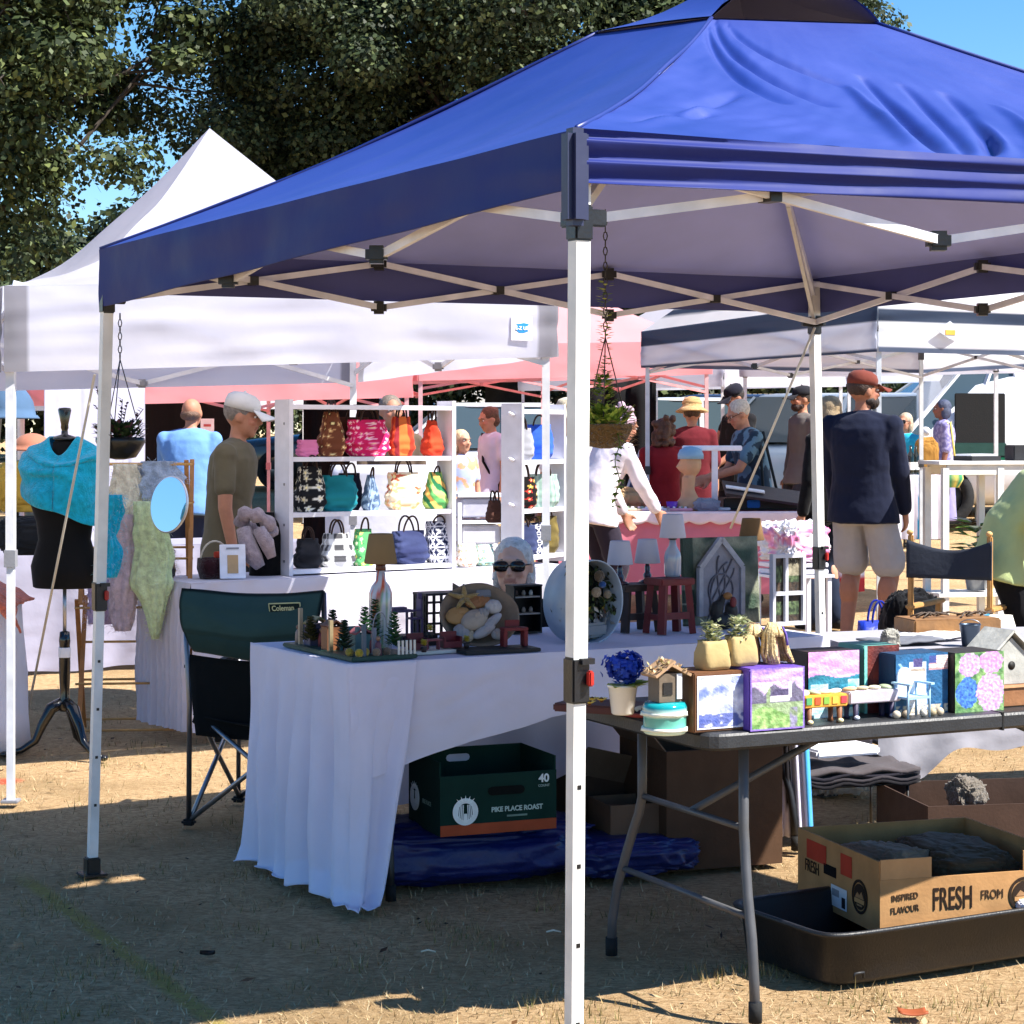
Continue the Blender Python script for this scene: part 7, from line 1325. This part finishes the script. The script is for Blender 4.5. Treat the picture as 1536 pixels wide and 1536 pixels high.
m = MB(); m.grid(lambda u, v: TB.at(-.02+.56*u+.03*(u-.5)*v, -.015-.03*v*abs(sin(u*14)), .008-.68*v), 60, 14, lambda u, v: '1c7aa8' if (abs((u*3+.25*v) % 1.5-.4) < .24-.08*v) else 'e0deec'); m.grid(lambda u, v: TB.at(-.02+.56*u, -.015+.62*v, .008), 20, 6, lambda u, v: '1c7aa8' if abs((u*3) % 1.5-.4) < .24 else 'e0deec'); single('tablecloth', m, linen, 'blue and white striped cloth on the table before the seated woman', 'tablecloth', group='coloured table cloths')
for i, px in enumerate((1366, 1374)):
    t = thing('bottle', ['dark bottle with a white label on the striped table, left', 'dark bottle with a white label on the striped table, right'][i], 'bottle', TB.px(px, .1+.06*i, .01), 0, 'dark bottles on the striped table'); MB('101c18').lathe([(.038, 0), (.04, .01), (.04, .19), (.03, .22), (.014, .25), (.014, .31)], 18).build('glass_bottle', gloss, t); MB('e8e8e4').lathe([(.0405, .05), (.041, .052), (.041, .13), (.0405, .132)], 18).build('label', card, t)
bagl('shopping_bag', 'tan paper shopping bag on the striped table', 'bag', TB.px(1390, .25, .0), (.12, .1, .2), 0, 71, '9a7034', m=card, amp=.12)
q = XY(1317, 12.4); t = thing('tote_bag', 'royal blue tote bag standing by the legs of the man in shorts', 'bag', (q.x, q.y, gz(12.4)), R(10)); m = MB('16309c'); m.loft([((0, 0, 0), .1, .06), ((0, 0, .02), .105, .07), ((0, 0, .25), .12, .06), ((0, 0, .33), .12, .045), ((0, 0, .32), .11, .035)], 36, 4, wob=.08); m.build('bag_body', tarp, t)
for y in (-.04, .04): MB('12288a').tube([(.05*cos(a), y, .31+.14*sin(a)) for a in np.linspace(0, pi, 12)], .007, 6).build('handle', cloth, t)
q = XY(1368, 11.3); bagl('backpack', 'tall black bag behind the director chair', 'bag', (q.x, q.y, 0), (.16, .13, .3), .2, 81, '0c0c10', m=cloth)
q = XY(1476, 9.8); t = thing('tote_bag', 'white tote bag with blue piping and a purple motif behind the director chair', 'bag', (q.x, q.y, .3), R(8)); m = MB('d8d2c4'); m.loft([((0, 0, .0), .14, .08), ((0, 0, .03), .16, .1), ((0, 0, .2), .16, .08), ((0, 0, .3), .13, .04), ((0, 0, .29), .11, .03)], 40, 3.5, wob=.14); m.build('bag_body', cloth, t); MB('3c84a8').tube([(-.11, -.085, .02), (-.13, -.09, .15), (-.09, -.075, .29), (.0, -.07, .31)], .006, 6).build('piping', cloth, t); m = MB('4a2c5c'); m.M = Matrix.Translation((.06, -.1, .1)) @ Matrix.Rotation(R(90), 4, 'X'); m.prism([(-.04, -.05), (.05, -.03), (.03, .05), (-.01, .02), (-.03, .05)], 0, .012); m.build('printed_motif', cloth, t)
t = thing('stool', 'low stool carrying the white tote bag', 'stool', (q.x, q.y, 0), 0); MB('8a8478').box((0, 0, .285), (.36, .26, .026), bev=.006).build('seat', paint, t)
for x in (-.15, .15):
    for y in (-.1, .1): MB('6a645c').box((x, y, .137), (.024, .024, .27)).build('leg', paint, t)
# wares on the grey table behind the black one
for i, (px, lab, c, w) in enumerate(((1352, 'thin grey folder on the grey table behind the painted boxes', '6a6c74', .3), (1398, 'loose white papers on the grey table', 'dcd8d8', .28), (1430, 'cream papers on the grey table nearer the bucket', 'd0c8b8', .22))):
    m = MB(c); m.M = Matrix.Translation(T4.px(px, .12+.1*i, .01)) @ Matrix.Rotation(T4.an+.2*i, 4, 'Z'); m.grid(lambda u, v: (w*u-.1, .2*v, .012+.012*nz(u*4, v*4, i)+.008*u), 12, 8, thick=.006); single('papers', m, card, lab, 'papers', group='papers on the grey table')
t = thing('bucket', 'small blue grey bucket on the grey table', 'bucket', T4.px(1455, .08, .008), 0); MB('5a6878').lathe([(.03, 0), (.04, .08), (.043, .082), (.04, .084), (.037, .08), (.028, .006)], 24).build('pail', metal, t); MB('8a8c94').tube([(.04*cos(a), 0, .08+.02*sin(a)) for a in np.linspace(0, pi, 10)], .002, 5).build('handle', metal, t)
q = T4.px(1335, .1, .008); bagl('small_figurine', 'small grey stone figure at the left end of the grey table', 'ornament', q, (.03, .03, .03), 0, 91, '8a8880', m=paint, amp=.4)
t = thing('wooden_tray', 'wooden tray of twigs on the grey table below the director chair', 'tray', T4.px(1395, .5, .01), T4.an); MB('8a6238').box((.1, .05, .035), (.38, .2, .06), bev=.006).build('tray', wood, t); m = MB('4a3828'); r_ = random.Random(6)
for k in range(14): x = r_.uniform(-.06, .26); m.tube([(x, r_.uniform(-.03, .1), .07), (x+.05, .05, .085), (x+.12*r_.random(), r_.uniform(0, .13), .075)], .004, 5)
o = m.build('twigs', wood, t); o['kind'] = 'stuff'
# bunting behind
q = XY(1264, 16.5); m = MB(); m.grid(lambda u, v: (q.x-.12+.3*u, q.y+.03*sin(u*14), .2+.62*(1-v)), 24, 18, lambda u, v: 'cc4040' if v > .78 else ('d08038' if (v < .18 and abs((u*4) % 1-.5) < .34) else ('2a2830' if v < .25 else 'e8e4ec'))); single('banner', m, linen, 'white banner with red hem and orange spots hanging between shoppers', 'banner')
# ---------------------------------------------------------------- vehicles
VG = 'vehicles in the car park'
def car(label, px, Y, rz, L, W, Hh, col, kind='sedan', open_door=False, name='parked_car', cat='car'):
    t = thing(name, label, cat, XY(px, Y), R(rz), VG); hw = W/2; cl = .2 if kind != 'van' else .25; belt = .58*Hh if kind != 'van' else .55*Hh
    st = {'sedan': [(-.5, .48, .55), (-.47, .55, .62), (-.3, .60, .64), (-.2, .62, .65), (.3, .63, .66), (.42, .6, .64), (.49, .5, .58), (.5, .45, .5)], 'suv': [(-.5, .45, .5), (-.48, .56, .6), (-.3, .60, .63), (0, .62, .64), (.3, .62, .64), (.46, .6, .64), (.495, .52, .6), (.5, .45, .5)], 'truck': [(-.5, .6, .5), (-.48, .7, .6), (-.3, .745, .63), (0, .755, .64), (.3, .755, .64), (.46, .74, .64), (.495, .66, .6), (.5, .6, .5)], 'van': [(-.5, .4, .5), (-.48, .5, .56), (-.38, .56, .6), (-.22, .9, .6), (-.1, .97, .6), (.4, .97, .6), (.49, .95, .6), (.5, .9, .52)]}[kind]
    m = MB(col); rg = []
    Mx = Matrix(((0, 0, 1), (1, 0, 0), (0, 1, 0)))
    for f, zt, _ in st:
        zt = zt*Hh; k = .9 if abs(f) > .49 else (.97 if abs(f) > .46 else 1); rg.append(((f*L, 0, (cl+zt)/2), hw*k, (zt-cl)/2*(1 if abs(f) < .495 else .8), Mx))
    m.loft(rg, 40, 5); m.build('body', carp, t)
    cab = {'sedan': (-.24, -.1, .22, .36), 'suv': (-.26, -.14, .40, .475), 'truck': (-.26, -.14, .40, .475), 'van': (-.40, -.25, -.12, -.10)}[kind]; x0, x1, x2, x3 = [c*L for c in cab]; zb, zt = (.56*Hh if kind == 'van' else st[3][1]*Hh-.02), Hh-.05
    def q_(x, y, z): return (x, y, z)
    g = MB('0a0e12'); vs = [q_(x0, -hw*.94, zb), q_(x3, -hw*.94, zb), q_(x3, hw*.94, zb), q_(x0, hw*.94, zb), q_(x1, -hw*.76, zt), q_(x2, -hw*.76, zt), q_(x2, hw*.76, zt), q_(x1, hw*.76, zt)]
    g.add(vs, [(0, 1, 5, 4), (1, 2, 6, 5), (2, 3, 7, 6), (3, 0, 4, 7), (4, 5, 6, 7), (3, 2, 1, 0)]); g.build('windows', cglass, t)
    r = MB(col); r.loft([((x1*.5+x2*.5, 0, zt-.012), (x2-x1)/2*1.02, hw*.78), ((x1*.5+x2*.5, 0, zt+.02), (x2-x1)/2, hw*.75), ((x1*.5+x2*.5, 0, zt+.048), (x2-x1)/2*.85, hw*.6)], 40, 6); r.build('roof', carp, t)
    for s in (-1, 1):
        for xa, xb in ((x0, x1), (x3, x2), ((x0+x3)*.5, (x1+x2)*.5+.02)): MB(col).bar((xa, s*hw*.945, zb), (xb, s*hw*.77, zt), .07, .03).build('pillar', carp, t)
    for f in (-.31, .30):
        for s in (-1, 1):
            w = MB('141416'); n = 28; rr = .33 if kind == 'sedan' else .37; pr = [(rr*.62, .0), (rr*.96, 0), (rr, .03), (rr, .18), (rr*.96, .21), (rr*.62, .21)]
            vs = [(f*L+r_*cos(2*pi*j/n), s*(hw-.0)-s*y+s*.012, rr+r_*sin(2*pi*j/n)) for r_, y in pr for j in range(n)]; w.add(vs, [(i*n+j, i*n+(j+1) % n, ((i+1) % 6)*n+(j+1) % n, ((i+1) % 6)*n+j) for i in range(6) for j in range(n)], True); wo = w.build('wheel', rubber, t)
            h = MB('8a8c92'); h.tube([(f*L, s*(hw-.02), rr), (f*L, s*(hw-.12), rr)], rr*.6, 24); h.build('rim', metal, wo)
    for s in (-1, 1):
        MB('d8e0e8').ell((-L*.485, s*hw*.7, .5*Hh*.9), (.07, .16, .07)).build('headlight', gloss, t); MB('a81c20').ell((L*.49, s*hw*.82, .5*Hh), (.05, .09, .14)).build('tail_light', gloss, t); MB(col).ell((x0+.2, s*(hw+.07), zb+.05), (.06, .1, .06)).build('wing_mirror', carp, t)
        if not open_door: MB('202226').box((.02*L, s*(hw+.004), zb-.12), (.16, .015, .025)).build('door_handle', plast, t)
    return t
sv = car('white sport utility vehicle behind the woman in lavender', 1471, 28, 4, 4.9, 1.95, 1.86, 'e0e2e6', 'truck', cat='car')
vn = car('white van with its side door open on a dark interior, at the right edge', 1566, 25.5, 2, 4.8, 2.0, 1.95, 'dfe0e4', 'van', True, 'parked_van', 'van')
MB('0a0a0b').box((-1.06, -1.006, 1.12), (.6, .02, .95), bev=.03).build('open_doorway', rubber, vn); MB('0e5c40').box((-1.06, -1.02, .74), (.62, .03, .2), bev=.01).build('green_floor_mat', cloth, vn); MB('2c4a44').box((-1.06, -1.02, .93), (.62, .025, .16), bev=.01).build('folded_seat', cloth, vn)
MB('20242a').box((.25, -1.004, 1.45), (.7, .02, .5), bev=.04).build('rear_window', cglass, vn)
for k in range(2): MB('16161a').box((.1+.0*k, -.7+1.4*k, 2.0), (2.4, .05, .05)).build('roof_rack', plast, vn)
car('silver blue hatchback facing the stalls beside the man in the dark cap', 1216, 27, -18, 4.3, 1.8, 1.6, '9ab0c4', 'suv'); car('white saloon car behind the woman with the black bag', 716, 27, 6, 4.5, 1.8, 1.48, 'dfe0e6'); car('white car parked behind the straw hat woman', 1010, 33, 8, 4.5, 1.8, 1.5, 'd8dae0'); car('dark grey saloon car glimpsed between the pink tent legs', 560, 34, -5, 4.6, 1.8, 1.48, '3a3c42')
car('dark blue estate car beyond the grey haired woman', 1075, 38, 5, 4.6, 1.8, 1.52, '28344c', 'suv'); car('white delivery truck far back above the drawer trolley', 700, 42, 4, 5.4, 2.1, 2.5, 'd8d8d4', 'van', cat='truck', name='delivery_truck')
# pale picket fence along the back of the car park
t = thing('picket_fence', 'pale wooden fence along the back of the car park', 'fence', XY(1200, 44), 0); A = XY(1050, 44); ln = XY(1420, 44).x-A.x; off = A.x-XY(1200, 44).x
for k in range(46): MB('b8ac98').box((off+ln*k/45, 0, .75), (.085, .02, 1.5)).build('picket', wood, t)
for z in (.4, 1.2): MB('a89c88').box((off+ln/2, .03, z), (ln, .04, .08)).build('rail', wood, t)
